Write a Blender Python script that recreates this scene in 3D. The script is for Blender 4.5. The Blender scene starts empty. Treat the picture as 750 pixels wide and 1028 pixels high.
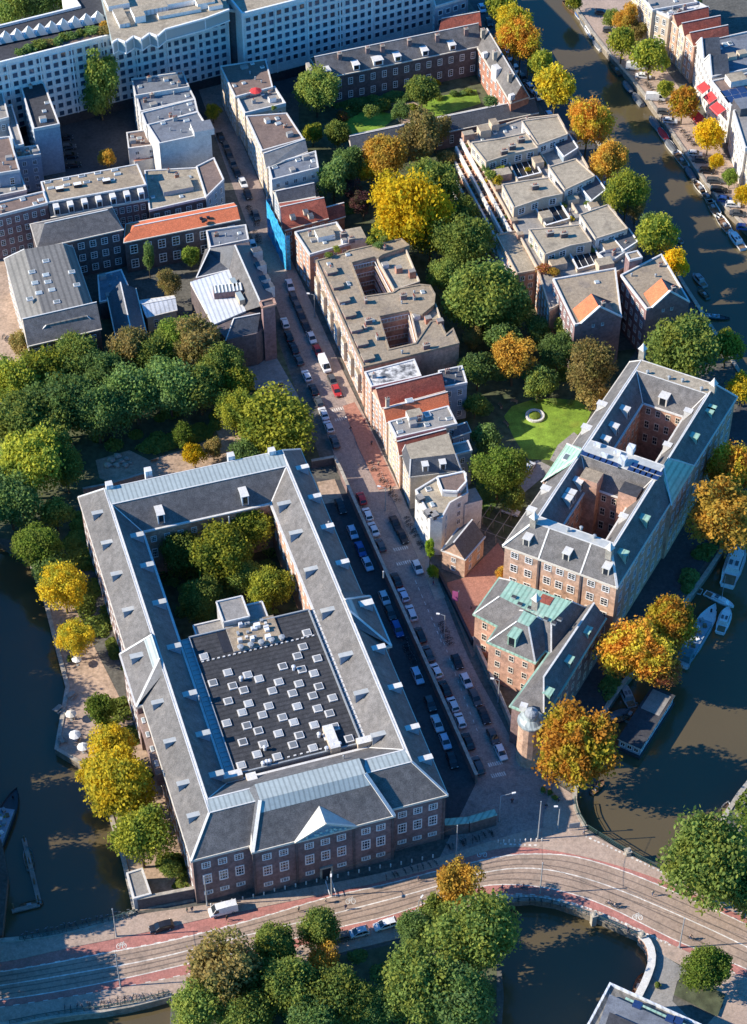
import bpy, bmesh, math, random
from mathutils import Vector, Matrix, geometry
random.seed(7)
scene=bpy.context.scene
COL=scene.collection
# ------------------------------------------------------------------ camera model (pixel of the 750x1028 photo -> point of the place)
F=2115.0;CX=375.0;CY=514.0;TH=math.radians(45.1);H=340.0
S_,C_=math.sin(TH),math.cos(TH)
CAM=Vector((0,-H*C_/S_,H))
def G(px,py,z=0.0):
    u=(px-CX)/F;v=-(py-CY)/F
    d=(u, C_+v*S_, -S_+v*C_)
    t=(z-H)/d[2]
    return Vector((d[0]*t, d[1]*t-H*C_/S_, z))
def ppm(y):  return F*(S_+(y-CY)/F*C_)/H
R=math.radians
# ------------------------------------------------------------------ materials
MATS={}
def _mk(name):
    m=bpy.data.materials.new(name);m.use_nodes=True
    nt=m.node_tree;nt.nodes.clear()
    out=nt.nodes.new('ShaderNodeOutputMaterial')
    return m,nt,out
def mat(name,col,rough=.85,var=.25,scale=1.2,fine=6.0,fvar=.18,spec=.3,metal=0,kind=None,col2=None,bump=0,stain=None,ang=0.0,band=1.0):
    if name in MATS: return MATS[name]
    m,nt,out=_mk(name);N=nt.nodes;L=nt.links
    p=N.new('ShaderNodeBsdfPrincipled');L.new(p.outputs[0],out.inputs[0])
    p.inputs['Roughness'].default_value=rough;p.inputs['Metallic'].default_value=metal
    p.inputs['Specular IOR Level'].default_value=spec
    geo=N.new('ShaderNodeNewGeometry')
    def noise(sc,det=4):
        n=N.new('ShaderNodeTexNoise');n.inputs['Scale'].default_value=sc;n.inputs['Detail'].default_value=det
        L.new(geo.outputs['Position'],n.inputs['Vector']);return n.outputs[0]
    def rng(s,a,b,lo=.3,hi=.7):
        r=N.new('ShaderNodeMapRange');r.inputs[1].default_value=lo;r.inputs[2].default_value=hi
        r.inputs[3].default_value=a;r.inputs[4].default_value=b;L.new(s,r.inputs[0]);return r.outputs[0]
    def mul(a,b):
        r=N.new('ShaderNodeMath');r.operation='MULTIPLY';L.new(a,r.inputs[0]);L.new(b,r.inputs[1]);return r.outputs[0]
    f=mul(rng(noise(scale*.12),1-var*.7,1+var*.7),mul(rng(noise(scale),1-var,1+var),rng(noise(fine,2),1-fvar,1+fvar)))
    if kind in('seam','course','brick'):
        w=N.new('ShaderNodeTexWave');w.wave_type='BANDS'
        w.bands_direction='Z' if kind!='seam' else 'X'
        w.inputs['Scale'].default_value=band;w.inputs['Distortion'].default_value=0 if kind=='seam' else .6
        mp=N.new('ShaderNodeMapping');mp.inputs['Rotation'].default_value=(0,0,-ang)
        L.new(geo.outputs['Position'],mp.inputs['Vector']);L.new(mp.outputs[0],w.inputs['Vector'])
        f=mul(f,rng(w.outputs['Fac'],.72 if kind=='seam' else .86,1.06,0,.5 if kind=='seam' else 1))
    base=N.new('ShaderNodeRGB');base.outputs[0].default_value=(*col,1);c=base.outputs[0]
    if col2 is not None:
        mx=N.new('ShaderNodeMix');mx.data_type='RGBA';mx.inputs['A'].default_value=(*col,1);mx.inputs['B'].default_value=(*col2,1)
        L.new(rng(noise(scale*.45,5),0,1,.42,.6),mx.inputs['Factor']);c=mx.outputs['Result']
    if stain is not None:
        mx=N.new('ShaderNodeMix');mx.data_type='RGBA';L.new(c,mx.inputs['A']);mx.inputs['B'].default_value=(*stain,1)
        L.new(rng(noise(scale*.3,8),0,.85,.54,.68),mx.inputs['Factor']);c=mx.outputs['Result']
    vm=N.new('ShaderNodeVectorMath');vm.operation='SCALE';L.new(c,vm.inputs[0]);L.new(f,vm.inputs['Scale'])
    L.new(vm.outputs[0],p.inputs['Base Color'])
    if bump:
        b=N.new('ShaderNodeBump');b.inputs['Strength'].default_value=bump;b.inputs['Distance'].default_value=.1
        L.new(noise(fine*.6,3),b.inputs['Height']);L.new(b.outputs[0],p.inputs['Normal'])
    MATS[name]=m;return m
UA=R(17.6)
mat('brick_brown',(.235,.165,.155),kind='brick',band=.8,stain=(.18,.125,.12))
mat('brick_dark',(.125,.10,.098),kind='brick',band=.8)
mat('brick_red',(.40,.20,.14),kind='brick',band=.8,stain=(.26,.13,.095))
mat('brick_pink',(.50,.30,.215),kind='brick',band=.8,stain=(.36,.22,.16))
mat('brick_tan',(.52,.345,.245),kind='brick',band=.8,stain=(.34,.22,.16))
mat('brick_purple',(.25,.16,.155),kind='brick',band=.8)
mat('plaster_cream',(.53,.44,.335),var=.12,stain=(.45,.38,.29))
mat('plaster_white',(.64,.62,.58),var=.1,stain=(.50,.48,.45))
mat('plaster_grey',(.36,.36,.36),var=.12)
mat('plaster_blue',(.28,.34,.40),var=.12)
mat('concrete',(.70,.70,.68),var=.08,stain=(.60,.60,.58))
mat('stone',(.38,.34,.28),var=.2,stain=(.26,.24,.2))
mat('stone_quay',(.22,.19,.15),var=.3,kind='brick',band=.7)
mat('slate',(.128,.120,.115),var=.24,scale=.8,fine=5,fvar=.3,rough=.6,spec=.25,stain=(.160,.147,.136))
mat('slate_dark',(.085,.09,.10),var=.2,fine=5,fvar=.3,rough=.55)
mat('zinc',(.34,.385,.375),var=.08,fvar=.06,rough=.5,kind='seam',band=.32,ang=UA,spec=.4)
mat('zinc_pale',(.43,.44,.42),var=.1,fvar=.06,rough=.5,stain=(.52,.49,.42))
mat('lead',(.62,.60,.56),var=.1,rough=.6)
mat('copper',(.30,.47,.36),var=.14,fvar=.08,rough=.6,kind='seam',band=.3,ang=R(-27.5),stain=(.40,.50,.40))
mat('gravel_tan',(.31,.245,.17),var=.18,fine=5,fvar=.25,stain=(.24,.195,.15))
mat('gravel_pale',(.35,.295,.215),var=.18,fine=5,fvar=.25,stain=(.25,.21,.155))
mat('gravel_grey',(.27,.25,.225),var=.14,fine=5,fvar=.2,stain=(.22,.21,.20))
mat('roof_brown',(.19,.135,.11),var=.14,fine=4,fvar=.2,stain=(.145,.105,.09))
mat('roof_blue',(.16,.175,.20),var=.14,fine=4,fvar=.15,stain=(.11,.12,.14))
mat('tar',(.045,.045,.048),var=.25,fine=4,fvar=.25,kind='seam',band=.28,ang=R(107.6),rough=.75)
mat('tar_plain',(.05,.05,.055),var=.25,fine=4,fvar=.2,rough=.8)
mat('seam_grey',(.175,.165,.148),var=.12,kind='seam',band=.22,ang=R(17),rough=.6)
mat('metal_white',(.62,.64,.66),var=.08,kind='seam',band=.28,ang=R(17),rough=.5)
mat('tile_orange',(.62,.17,.075),var=.1,fine=4,fvar=.22,stain=(.52,.15,.07))
mat('tile_red',(.30,.085,.055),var=.2,fine=4,fvar=.3,stain=(.22,.07,.05))
mat('weathered',(.62,.60,.56),var=.2,col2=(.12,.12,.12),scale=1.4)
mat('white_paint',(.78,.77,.74),var=.05,rough=.5)
mat('cream_paint',(.66,.60,.50),var=.07,rough=.6)
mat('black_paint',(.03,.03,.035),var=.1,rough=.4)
mat('grey_metal',(.30,.32,.33),var=.1,rough=.45)
mat('green_metal',(.05,.085,.075),var=.1,rough=.5)
mat('wood',(.22,.14,.08),var=.2)
mat('wood_grey',(.28,.25,.21),var=.2)
mat('asphalt',(.065,.065,.068),var=.2,fine=3,fvar=.12,stain=(.05,.05,.052))
mat('road_brown',(.34,.25,.19),var=.16,fine=3,fvar=.15,stain=(.26,.20,.155))
mat('cycle_red',(.40,.17,.14),var=.16,fine=3,fvar=.15,stain=(.31,.15,.125))
mat('brick_paving',(.29,.225,.195),var=.16,fine=3,fvar=.2,stain=(.20,.16,.145))
mat('paving',(.40,.30,.235),var=.12,fine=3,fvar=.15,stain=(.31,.24,.19))
mat('paving_grey',(.27,.255,.235),var=.14,fine=3,fvar=.15,stain=(.2,.19,.175))
mat('plaza_red',(.36,.17,.12),var=.14,fine=3,fvar=.18)
mat('sand',(.40,.29,.21),var=.22,fine=2,fvar=.15,stain=(.26,.19,.13))
mat('soil',(.085,.095,.05),var=.4,scale=.6,stain=(.06,.085,.035))
mat('land',(.11,.105,.09),var=.25,fine=2,stain=(.075,.075,.065))
mat('lawn',(.17,.27,.03),var=.3,scale=.5,fine=3,fvar=.2,stain=(.25,.29,.04))
mat('line_white',(.62,.58,.52),var=.25,fine=2,stain=(.5,.45,.4))
mat('rail',(.19,.145,.115),var=.2,rough=.5)
mat('red_cloth',(.62,.05,.05),var=.1)
mat('purple_cloth',(.33,.08,.22),var=.1)
mat('blue_tarp',(.04,.31,.55),var=.28,fine=1.2,fvar=.3,rough=.5)
mat('tarp_dark',(.12,.13,.14),var=.2,rough=.6)
mat('tarp_blue',(.03,.12,.34),var=.15,rough=.5)
mat('teal_paint',(.09,.20,.23),var=.15,rough=.45)
mat('boat_white',(.74,.74,.72),var=.06,rough=.35)
mat('boat_black',(.05,.055,.06),var=.1,rough=.4)
mat('boat_brown',(.20,.11,.06),var=.15,rough=.45)
mat('boat_grey',(.32,.33,.33),var=.15,rough=.5)
mat('panel_blue',(.02,.045,.13),var=.1,rough=.2,spec=.6)
mat('skin',(.52,.33,.25),var=.05);mat('hair',(.06,.04,.025),var=.1)
mat('rubber',(.02,.02,.02),var=.1)
mat('bark',(.10,.075,.05),var=.3)
for n,c in dict(white=(.72,.72,.72),silver=(.60,.62,.64),black=(.018,.018,.022),dark_grey=(.07,.075,.08),red=(.42,.03,.03),blue=(.03,.09,.30),pale_blue=(.45,.55,.68),beige=(.42,.37,.30)).items():
    mat('paint_'+n,c,rough=.3,var=.04,spec=.5)
for n,c in dict(navy=(.03,.045,.10),grey=(.18,.18,.19),green=(.06,.13,.07),maroon=(.22,.05,.06),denim=(.09,.13,.22),sand=(.45,.38,.28),black=(.02,.02,.02)).items():
    mat('cloth_'+n,c,var=.1)
def glass(name,col,rough=.08):
    m,nt,out=_mk(name);p=nt.nodes.new('ShaderNodeBsdfPrincipled');nt.links.new(p.outputs[0],out.inputs[0])
    n=nt.nodes.new('ShaderNodeObjectInfo');r=nt.nodes.new('ShaderNodeMapRange');r.inputs[3].default_value=.5;r.inputs[4].default_value=1.7
    nt.links.new(n.outputs['Random'],r.inputs[0]);vm=nt.nodes.new('ShaderNodeVectorMath');vm.operation='SCALE';vm.inputs[0].default_value=col
    nt.links.new(r.outputs[0],vm.inputs['Scale']);nt.links.new(vm.outputs[0],p.inputs['Base Color'])
    p.inputs['Roughness'].default_value=rough;p.inputs['Specular IOR Level'].default_value=.6
    MATS[name]=m
glass('glass',(.020,.026,.034));glass('glass_office',(.04,.065,.10));glass('glass_pale',(.20,.235,.235),.45);glass('glass_sky',(.24,.25,.25),.2);glass('car_glass',(.02,.025,.03),.05)
def water():
    m,nt,out=_mk('canal_water');N=nt.nodes;L=nt.links
    p=N.new('ShaderNodeBsdfPrincipled');L.new(p.outputs[0],out.inputs[0])
    geo=N.new('ShaderNodeNewGeometry');n=N.new('ShaderNodeTexNoise');n.inputs['Scale'].default_value=.05;n.inputs['Detail'].default_value=5
    L.new(geo.outputs['Position'],n.inputs['Vector'])
    mx=N.new('ShaderNodeMix');mx.data_type='RGBA';mx.inputs['A'].default_value=(.112,.084,.040,1);mx.inputs['B'].default_value=(.088,.070,.037,1)
    L.new(n.outputs[0],mx.inputs['Factor']);L.new(mx.outputs['Result'],p.inputs['Base Color'])
    p.inputs['Roughness'].default_value=.07;p.inputs['Specular IOR Level'].default_value=.45
    n2=N.new('ShaderNodeTexNoise');n2.inputs['Scale'].default_value=1.1;n2.inputs['Detail'].default_value=4
    L.new(geo.outputs['Position'],n2.inputs['Vector'])
    b=N.new('ShaderNodeBump');b.inputs['Strength'].default_value=.12;b.inputs['Distance'].default_value=.15
    L.new(n2.outputs[0],b.inputs['Height']);L.new(b.outputs[0],p.inputs['Normal'])
    MATS['canal_water']=m
water()
def leafmat(name,a,b,c,mix=(.45,.62)):
    m,nt,out=_mk(name);N=nt.nodes;L=nt.links
    geo=N.new('ShaderNodeNewGeometry');tc=N.new('ShaderNodeTexCoord');oi=N.new('ShaderNodeObjectInfo')
    m1=N.new('ShaderNodeMix');m1.data_type='RGBA';m1.inputs['A'].default_value=(*a,1);m1.inputs['B'].default_value=(*b,1)
    L.new(geo.outputs['Random Per Island'],m1.inputs['Factor'])
    ad=N.new('ShaderNodeVectorMath');ad.operation='ADD';L.new(tc.outputs['Object'],ad.inputs[0]);L.new(oi.outputs['Location'],ad.inputs[1])
    n=N.new('ShaderNodeTexNoise');n.inputs['Scale'].default_value=2.2;n.inputs['Detail'].default_value=3;L.new(ad.outputs[0],n.inputs['Vector'])
    r=N.new('ShaderNodeMapRange');r.inputs[1].default_value=mix[0];r.inputs[2].default_value=mix[1];L.new(n.outputs[0],r.inputs[0])
    m2=N.new('ShaderNodeMix');m2.data_type='RGBA';L.new(r.outputs[0],m2.inputs['Factor']);L.new(m1.outputs['Result'],m2.inputs['A']);m2.inputs['B'].default_value=(*c,1)
    h=N.new('ShaderNodeHueSaturation');r2=N.new('ShaderNodeMapRange');r2.inputs[3].default_value=.75;r2.inputs[4].default_value=1.25
    L.new(oi.outputs['Random'],r2.inputs[0]);L.new(r2.outputs[0],h.inputs['Value']);L.new(m2.outputs['Result'],h.inputs['Color'])
    d=N.new('ShaderNodeBsdfDiffuse');t=N.new('ShaderNodeBsdfTranslucent');ms=N.new('ShaderNodeMixShader');ms.inputs[0].default_value=.45
    L.new(h.outputs[0],d.inputs[0]);L.new(h.outputs[0],t.inputs[0]);L.new(d.outputs[0],ms.inputs[1]);L.new(t.outputs[0],ms.inputs[2]);L.new(ms.outputs[0],out.inputs[0])
    MATS['leaf_'+name]=m
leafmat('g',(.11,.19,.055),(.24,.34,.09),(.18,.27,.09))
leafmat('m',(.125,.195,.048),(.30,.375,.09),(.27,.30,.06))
leafmat('l',(.13,.22,.035),(.28,.36,.06),(.20,.25,.05))
leafmat('v',(.22,.36,.03),(.35,.46,.05),(.22,.32,.03))
leafmat('yg',(.27,.30,.04),(.52,.50,.065),(.20,.27,.05))
leafmat('y',(.62,.45,.03),(.80,.60,.05),(.42,.40,.05))
leafmat('Y',(.74,.47,.02),(.90,.62,.035),(.66,.52,.035))
leafmat('o',(.54,.29,.045),(.72,.43,.075),(.48,.35,.065))
leafmat('yo',(.46,.40,.045),(.70,.55,.06),(.63,.29,.045),(.43,.56))
leafmat('b',(.28,.215,.075),(.42,.31,.11),(.24,.22,.07))
leafmat('r',(.38,.11,.06),(.52,.20,.09),(.42,.26,.05))
leafmat('p',(.12,.055,.06),(.19,.08,.08),(.10,.09,.05))
# ------------------------------------------------------------------ mesh builder and scene helpers
class MB:
    def __init__(s): s.v=[];s.f=[];s.m=[];s.mats=[]
    def mi(s,m):
        if m not in s.mats: s.mats.append(m)
        return s.mats.index(m)
    def poly(s,pts,m):
        b=len(s.v);s.v+=[tuple(p) for p in pts];s.f.append(list(range(b,b+len(pts))));s.m.append(s.mi(m))
    def prism(s,xy,z0,z1,m,top=None,bottom=False,sides=True):
        n=len(xy)
        if sides:
            for i in range(n):
                a,b=xy[i],xy[(i+1)%n]
                s.poly([(a[0],a[1],z0),(b[0],b[1],z0),(b[0],b[1],z1),(a[0],a[1],z1)],m)
        if top: s.poly([(p[0],p[1],z1) for p in xy],top)
        if bottom: s.poly([(p[0],p[1],z0) for p in reversed(xy)],m)
    def box(s,cx,cy,z0,z1,lx,ly,ang,m,top=None):
        ca,sa=math.cos(ang),math.sin(ang);xy=[]
        for a,b in((-1,-1),(1,-1),(1,1),(-1,1)):
            x,y=a*lx/2,b*ly/2;xy.append((cx+x*ca-y*sa,cy+x*sa+y*ca))
        s.prism(xy,z0,z1,m,top or m,bottom=True)
    def bar(s,p,q,w,h,m):
        p,q=Vector(p),Vector(q);d=(q-p)
        if d.length<1e-6:return
        d.normalize();up=Vector((0,0,1)) if abs(d.z)<.95 else Vector((1,0,0))
        sd=d.cross(up).normalized();u=sd.cross(d).normalized();c=[]
        for e in(p,q): c.append([e+sd*a*w/2+u*b*h/2 for a,b in((-1,-1),(1,-1),(1,1),(-1,1))])
        A,B=c
        for i in range(4):
            j=(i+1)%4;s.poly([A[i],A[j],B[j],B[i]],m)
        s.poly(A[::-1],m);s.poly(B,m)
    def tube(s,p,q,r,m,n=8,r2=None):
        p,q=Vector(p),Vector(q);d=(q-p).normalized();up=Vector((0,0,1)) if abs(d.z)<.95 else Vector((1,0,0))
        sd=d.cross(up).normalized();u=sd.cross(d);r2=r if r2 is None else r2
        A=[p+(sd*math.cos(t)+u*math.sin(t))*r for t in[2*math.pi*i/n for i in range(n)]]
        B=[q+(sd*math.cos(t)+u*math.sin(t))*r2 for t in[2*math.pi*i/n for i in range(n)]]
        for i in range(n):
            j=(i+1)%n;s.poly([A[i],A[j],B[j],B[i]],m)
        s.poly(A[::-1],m);s.poly(B,m)
    def lathe(s,c,prof,m,n=10):
        for k in range(len(prof)-1):
            (r0,z0),(r1,z1)=prof[k],prof[k+1]
            for i in range(n):
                a,b=2*math.pi*i/n,2*math.pi*(i+1)/n
                s.poly([(c[0]+r*math.cos(t),c[1]+r*math.sin(t),c[2]+z) for r,t,z in((r0,a,z0),(r0,b,z0),(r1,b,z1),(r1,a,z1))],m)
    def loft(s,rings,m,caps=True):
        n=len(rings[0])
        for A,B in zip(rings,rings[1:]):
            for i in range(n):
                j=(i+1)%n;s.poly([A[i],A[j],B[j],B[i]],m)
        if caps: s.poly(rings[0][::-1],m);s.poly(rings[-1],m)
    def mesh(s,name,off=(0,0,0),merge=False):
        me=bpy.data.meshes.new(name);o=Vector(off)
        me.from_pydata([tuple(Vector(v)-o) for v in s.v],[],s.f)
        for m in s.mats: me.materials.append(MATS[m])
        me.polygons.foreach_set('material_index',s.m)
        if merge:
            b=bmesh.new();b.from_mesh(me);bmesh.ops.remove_doubles(b,verts=b.verts,dist=.001);bmesh.ops.recalc_face_normals(b,faces=b.faces);b.to_mesh(me);b.free()
        me.update();return me
    def build(s,name,parent=None,off=None):
        if off is None: off=wl(parent) if parent else Vector((0,0,0))
        o=bpy.data.objects.new(name,s.mesh(name,off));COL.objects.link(o)
        if parent: o.parent=parent
        return o
def wl(o):
    v=Vector((0,0,0))
    while o: v=v+Vector(o.location);o=o.parent
    return v
LABELS={}
def tag(o,label,cat,group=None,kind=None):
    o['label']=label;o['category']=cat
    if group:o['group']=group
    if kind:o['kind']=kind
    LABELS.setdefault(label,[]).append(o.name)
    n=len(label.split())
    if n<4 or n>16: print('LABEL LENGTH',n,label)
    return o
def thing(name,label,cat,loc,group=None,rz=0):
    o=bpy.data.objects.new(name,None);COL.objects.link(o);o.location=loc;o.rotation_euler=(0,0,rz);o.empty_display_size=.5
    return tag(o,label,cat,group)
def inst(name,me,parent,loc,rz=0,scale=(1,1,1)):
    o=bpy.data.objects.new(name,me);COL.objects.link(o);o.parent=parent;o.location=loc;o.rotation_euler=(0,0,rz);o.scale=scale;return o
def structure(name,mb):
    o=mb.build(name);o['kind']='structure';return o
def area(xy): return sum(a[0]*b[1]-b[0]*a[1] for a,b in zip(xy,xy[1:]+xy[:1]))/2
def ccw(pts):
    return pts if area([(p[0],p[1]) for p in pts])>0 else pts[::-1]
def inset(xy,d):
    n=len(xy);out=[]
    for i in range(n):
        p0,p1,p2=Vector(xy[i-1][:2]),Vector(xy[i][:2]),Vector(xy[(i+1)%n][:2])
        a=(p1-p0).normalized();b=(p2-p1).normalized()
        na=Vector((-a.y,a.x));nb=Vector((-b.y,b.x));k=1+na.dot(nb)
        m=(na+nb)/max(k,.3);out.append(p1+m*d)
    return [(p.x,p.y) for p in out]
def copy_tree(o,parent=None):
    c=o.copy();COL.objects.link(c)
    if parent: c.parent=parent
    for ch in list(o.children): copy_tree(ch,c)
    return c
# ------------------------------------------------------------------ windows
def win_mesh(nm,frame,gl,fw=.08,nx=2,nz=2,bw=.045,dep=.07):
    b=MB()
    def bx(x0,x1,z0,z1,y0,y1,m):
        b.poly([(x0,y0,z0),(x1,y0,z0),(x1,y0,z1),(x0,y0,z1)],m)
        b.poly([(x0,y0,z1),(x1,y0,z1),(x1,y1,z1),(x0,y1,z1)],m)
        b.poly([(x0,y0,z0),(x0,y1,z0),(x1,y1,z0),(x1,y0,z0)],m)
        b.poly([(x0,y0,z0),(x0,y0,z1),(x0,y1,z1),(x0,y1,z0)],m);b.poly([(x1,y0,z0),(x1,y1,z0),(x1,y1,z1),(x1,y0,z1)],m)
    bx(-.5,-.5+fw,-.5,.5,-dep,.0,frame);bx(.5-fw,.5,-.5,.5,-dep,0,frame)
    bx(-.5+fw,.5-fw,.5-fw*.8,.5,-dep,0,frame);bx(-.5+fw,.5-fw,-.5,-.5+fw*.9,-dep-.05,0,frame)
    for i in range(1,nx): x=-.5+i/nx;bx(x-bw/2,x+bw/2,-.5+fw*.9,.5-fw*.8,-dep*.7,0,frame)
    for i in range(1,nz): z=-.5+i/nz;bx(-.5+fw,.5-fw,z-bw/2,z+bw/2,-dep*.68,0,frame)
    g=.012;b.poly([(-.5+fw,-g,-.5+fw*.9),(.5-fw,-g,-.5+fw*.9),(.5-fw,-g,.5-fw*.8),(-.5+fw,-g,.5-fw*.8)],gl)
    return b.mesh(nm)
WIN=dict(sash=win_mesh('sash_window','white_paint','glass',.1,2,3,.05),
 plain=win_mesh('plain_window','white_paint','glass',.11,2,1,.06),
 dark=win_mesh('dark_window','grey_metal','glass',.07,2,1),
 office=win_mesh('office_window','concrete','glass_office',.07,1,1,dep=.22),
 grid=win_mesh('gridded_window','white_paint','glass',.13,3,3,.06),
 cream=win_mesh('cream_window','cream_paint','glass',.11,2,2,.05))
WLIST={}
def windows(root,A,B,rows,n,w,kind='sash',m0=1.0,m1=None,skip=()):
    """n windows per row on the wall A->B (outside on the right hand), rows = [(z centre, height)]"""
    A,B=Vector(A[:2]),Vector(B[:2]);d=B-A;Ln=d.length;d.normalize();m1=m0 if m1 is None else m1
    nrm=Vector((d.y,-d.x));ang=math.atan2(d.y,d.x)
    for zc,h in rows:
        for i in range(n):
            if i in skip: continue
            t=m0+(Ln-m0-m1)*((i+.5)/n);p=A+d*t+nrm*.004
            WLIST.setdefault(root.name,(root,[]))[1].append((p.x,p.y,zc,ang,w,h,kind))
def facing(A,B):
    A,B=Vector(A[:2]),Vector(B[:2]);d=B-A;return Vector((d.y,-d.x)).dot(Vector((CAM.x,CAM.y))-(A+B)/2)>0
def flush_windows():
    for root,ws in WLIST.values():
        ws.sort(key=lambda q:(Vector(q[:3])-CAM).length)
        off=wl(root)
        for q in ws[:100]: inst('window',WIN[q[6]],root,Vector(q[:3])-off,q[3],(q[4],1,q[5]))
        if len(ws)>100:
            b=MB()
            for q in ws[100:]:
                me=WIN[q[6]];M=Matrix.Translation(Vector(q[:3]))@Matrix.Rotation(q[3],4,'Z')@Matrix.Diagonal((q[4],1,q[5],1))
                names=[m.name for m in me.materials]
                for p in me.polygons: b.poly([M@me.vertices[i].co for i in p.vertices],names[p.material_index])
            o=b.build('window',root);o['kind']='stuff'
    WLIST.clear()
# ------------------------------------------------------------------ roofs
def roof_gable(b,q,z,h,m,axis='a',hip=(0,0),wallm=None,over=.3):
    """q: four CCW corners (near left, near right, far right, far left); ridge parallel to edge 0 (a) or edge 1 (b)"""
    q=[Vector((p[0],p[1],z)) for p in q]
    if axis=='b': q=q[1:]+q[:1]
    e0=(q[0]+q[3])/2;e1=(q[1]+q[2])/2;r0=e0+(e1-e0)*hip[0];r1=e1+(e0-e1)*hip[1]
    r0.z=r1.z=z+h
    if over:
        o=inset([(p.x,p.y) for p in q],-over);dz=over*h/max(((q[0]-q[3]).length/2),.1)
        Q=[Vector((p[0],p[1],z-dz)) for p in o]
        if hip[0]==0:
            d=(e0-e1).normalized()*over;r0=r0+Vector((d.x,d.y,0))
        if hip[1]==0:
            d=(e1-e0).normalized()*over;r1=r1+Vector((d.x,d.y,0))
    else: Q=q
    b.poly([Q[0],Q[1],r1,r0],m);b.poly([Q[2],Q[3],r0,r1],m)
    for a,c,r,hp in((Q[3],Q[0],r0,hip[0]),(Q[1],Q[2],r1,hip[1])):
        if hp>0: b.poly([a,c,r],m)
    if wallm:
        for a,c,e,hp in((q[3],q[0],e0,hip[0]),(q[1],q[2],e1,hip[1])):
            if hp==0: b.poly([a,c,Vector((e.x,e.y,z+h))],wallm)
    return r0,r1,Q
def frustum_pts(q,ins):
    """inset a CCW quad by a distance for each edge"""
    n=len(q);out=[]
    for i in range(n):
        p=Vector(q[i][:2]);pa=Vector(q[i-1][:2]);pb=Vector(q[(i+1)%n][:2])
        a=(p-pa).normalized();b=(pb-p).normalized();na=Vector((-a.y,a.x));nb=Vector((-b.y,b.x))
        P=pa+na*ins[i-1];Q=p+nb*ins[i]
        den=a.x*b.y-a.y*b.x;t=((Q-P).x*b.y-(Q-P).y*b.x)/den
        out.append(P+a*t)
    return out
def roof_frustum(b,q,z,h,ins,m,cap,over=.3,ridge='lead'):
    T=frustum_pts(q,ins);o=inset([tuple(p[:2]) for p in q],-over) if over else [tuple(p[:2]) for p in q]
    O=[Vector((p[0],p[1],z-.15)) for p in o];T=[Vector((p.x,p.y,z+h)) for p in T]
    for i in range(4):
        j=(i+1)%4;b.poly([O[i],O[j],T[j],T[i]],m)
    b.poly(T,cap)
    if ridge:
        for i in range(4): b.bar(O[i],T[i]+Vector((0,0,.02)),.32,.12,ridge)
    return O,T
def chimney(root,x,y,z0,h,lx=.9,ly=.6,ang=UA,m='brick_red',pots=2):
    b=MB();b.box(x,y,z0,z0+h,lx,ly,ang,m);b.box(x,y,z0+h,z0+h+.15,lx+.2,ly+.2,ang,'stone');o=b.build('chimney',root)
    if pots:
        for k in range(pots):
            t=(k-(pots-1)/2)*.4;p=MB();p.tube((x+t*math.cos(ang),y+t*math.sin(ang),z0+h+.15),(x+t*math.cos(ang),y+t*math.sin(ang),z0+h+.6),.13,'tile_red',6);p.build('chimney_pot',o)
    return o
def skylight(root,x,y,z,lx=1.2,ly=1.0,ang=UA,name='skylight'):
    b=MB();b.box(x,y,z,z+.35,lx,ly,ang,'white_paint');b.box(x,y,z+.35,z+.40,lx*.8,ly*.8,ang,'glass_pale');return b.build(name,root)
def roof_box(root,x,y,z,lx,ly,h,ang=UA,m='plaster_grey',top='gravel_grey',name='roof_hatch'):
    b=MB();b.box(x,y,z,z+h,lx,ly,ang,m,top);return b.build(name,root)
def vent(root,x,y,z,r=.25,h=.7,m='grey_metal'):
    b=MB();b.tube((x,y,z),(x,y,z+h),r,m,7);b.lathe((x,y,z+h),[(r*1.5,0),(r*1.3,.15),(0,.3)],m,7);return b.build('roof_vent',root)
def inside(x,y,poly):
    r=False;n=len(poly)
    for i in range(n):
        a,b=poly[i],poly[i-1]
        if (a[1]>y)!=(b[1]>y) and x<(b[0]-a[0])*(y-a[1])/(b[1]-a[1])+a[0]: r=not r
    return r
def clutter(root,poly,z,n,ang=UA,seed=0):
    rr=random.Random(seed);ins=inset(poly,1.0);xs=[p[0] for p in ins];ys=[p[1] for p in ins];k=0;tries=0;pl=[]
    while k<n and tries<200:
        tries+=1;x=rr.uniform(min(xs),max(xs));y=rr.uniform(min(ys),max(ys))
        if not inside(x,y,ins) or any((x-a)**2+(y-b)**2<4 for a,b in pl): continue
        pl.append((x,y));c=rr.random()
        if c<.35: skylight(root,x,y,z,rr.uniform(.8,1.6),rr.uniform(.8,1.2),ang)
        elif c<.6: chimney(root,x,y,z,rr.uniform(.7,1.3),rr.uniform(.7,1.3),.5,ang,rr.choice(['brick_red','brick_brown','plaster_grey']),rr.randint(1,3))
        elif c<.75: roof_box(root,x,y,z,rr.uniform(1.2,2.2),rr.uniform(1,1.6),rr.uniform(.6,1.4),ang,rr.choice(['plaster_grey','grey_metal','white_paint']),'gravel_grey')
        else: vent(root,x,y,z,rr.uniform(.14,.25),rr.uniform(.5,.9))
        k+=1
def flat_roof(root,poly,z,deck,par='lead',ph=.45,pw=.32,name='roof'):
    b=MB();b.poly([(p[0],p[1],z+.05) for p in inset(poly,pw*.5)],deck);r=b.build(name,root)
    b=MB();o=inset(poly,-.06);i=inset(poly,pw)
    n=len(poly)
    for k in range(n):
        j=(k+1)%n
        b.poly([(*o[k],z-.25),(*o[j],z-.25),(*o[j],z+ph),(*o[k],z+ph)],par)
        b.poly([(*o[k],z+ph),(*o[j],z+ph),(*i[j],z+ph),(*i[k],z+ph)],par)
        b.poly([(*i[j],z+.02),(*i[k],z+.02),(*i[k],z+ph),(*i[j],z+ph)],par)
    b.build('parapet',root);return r
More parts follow.
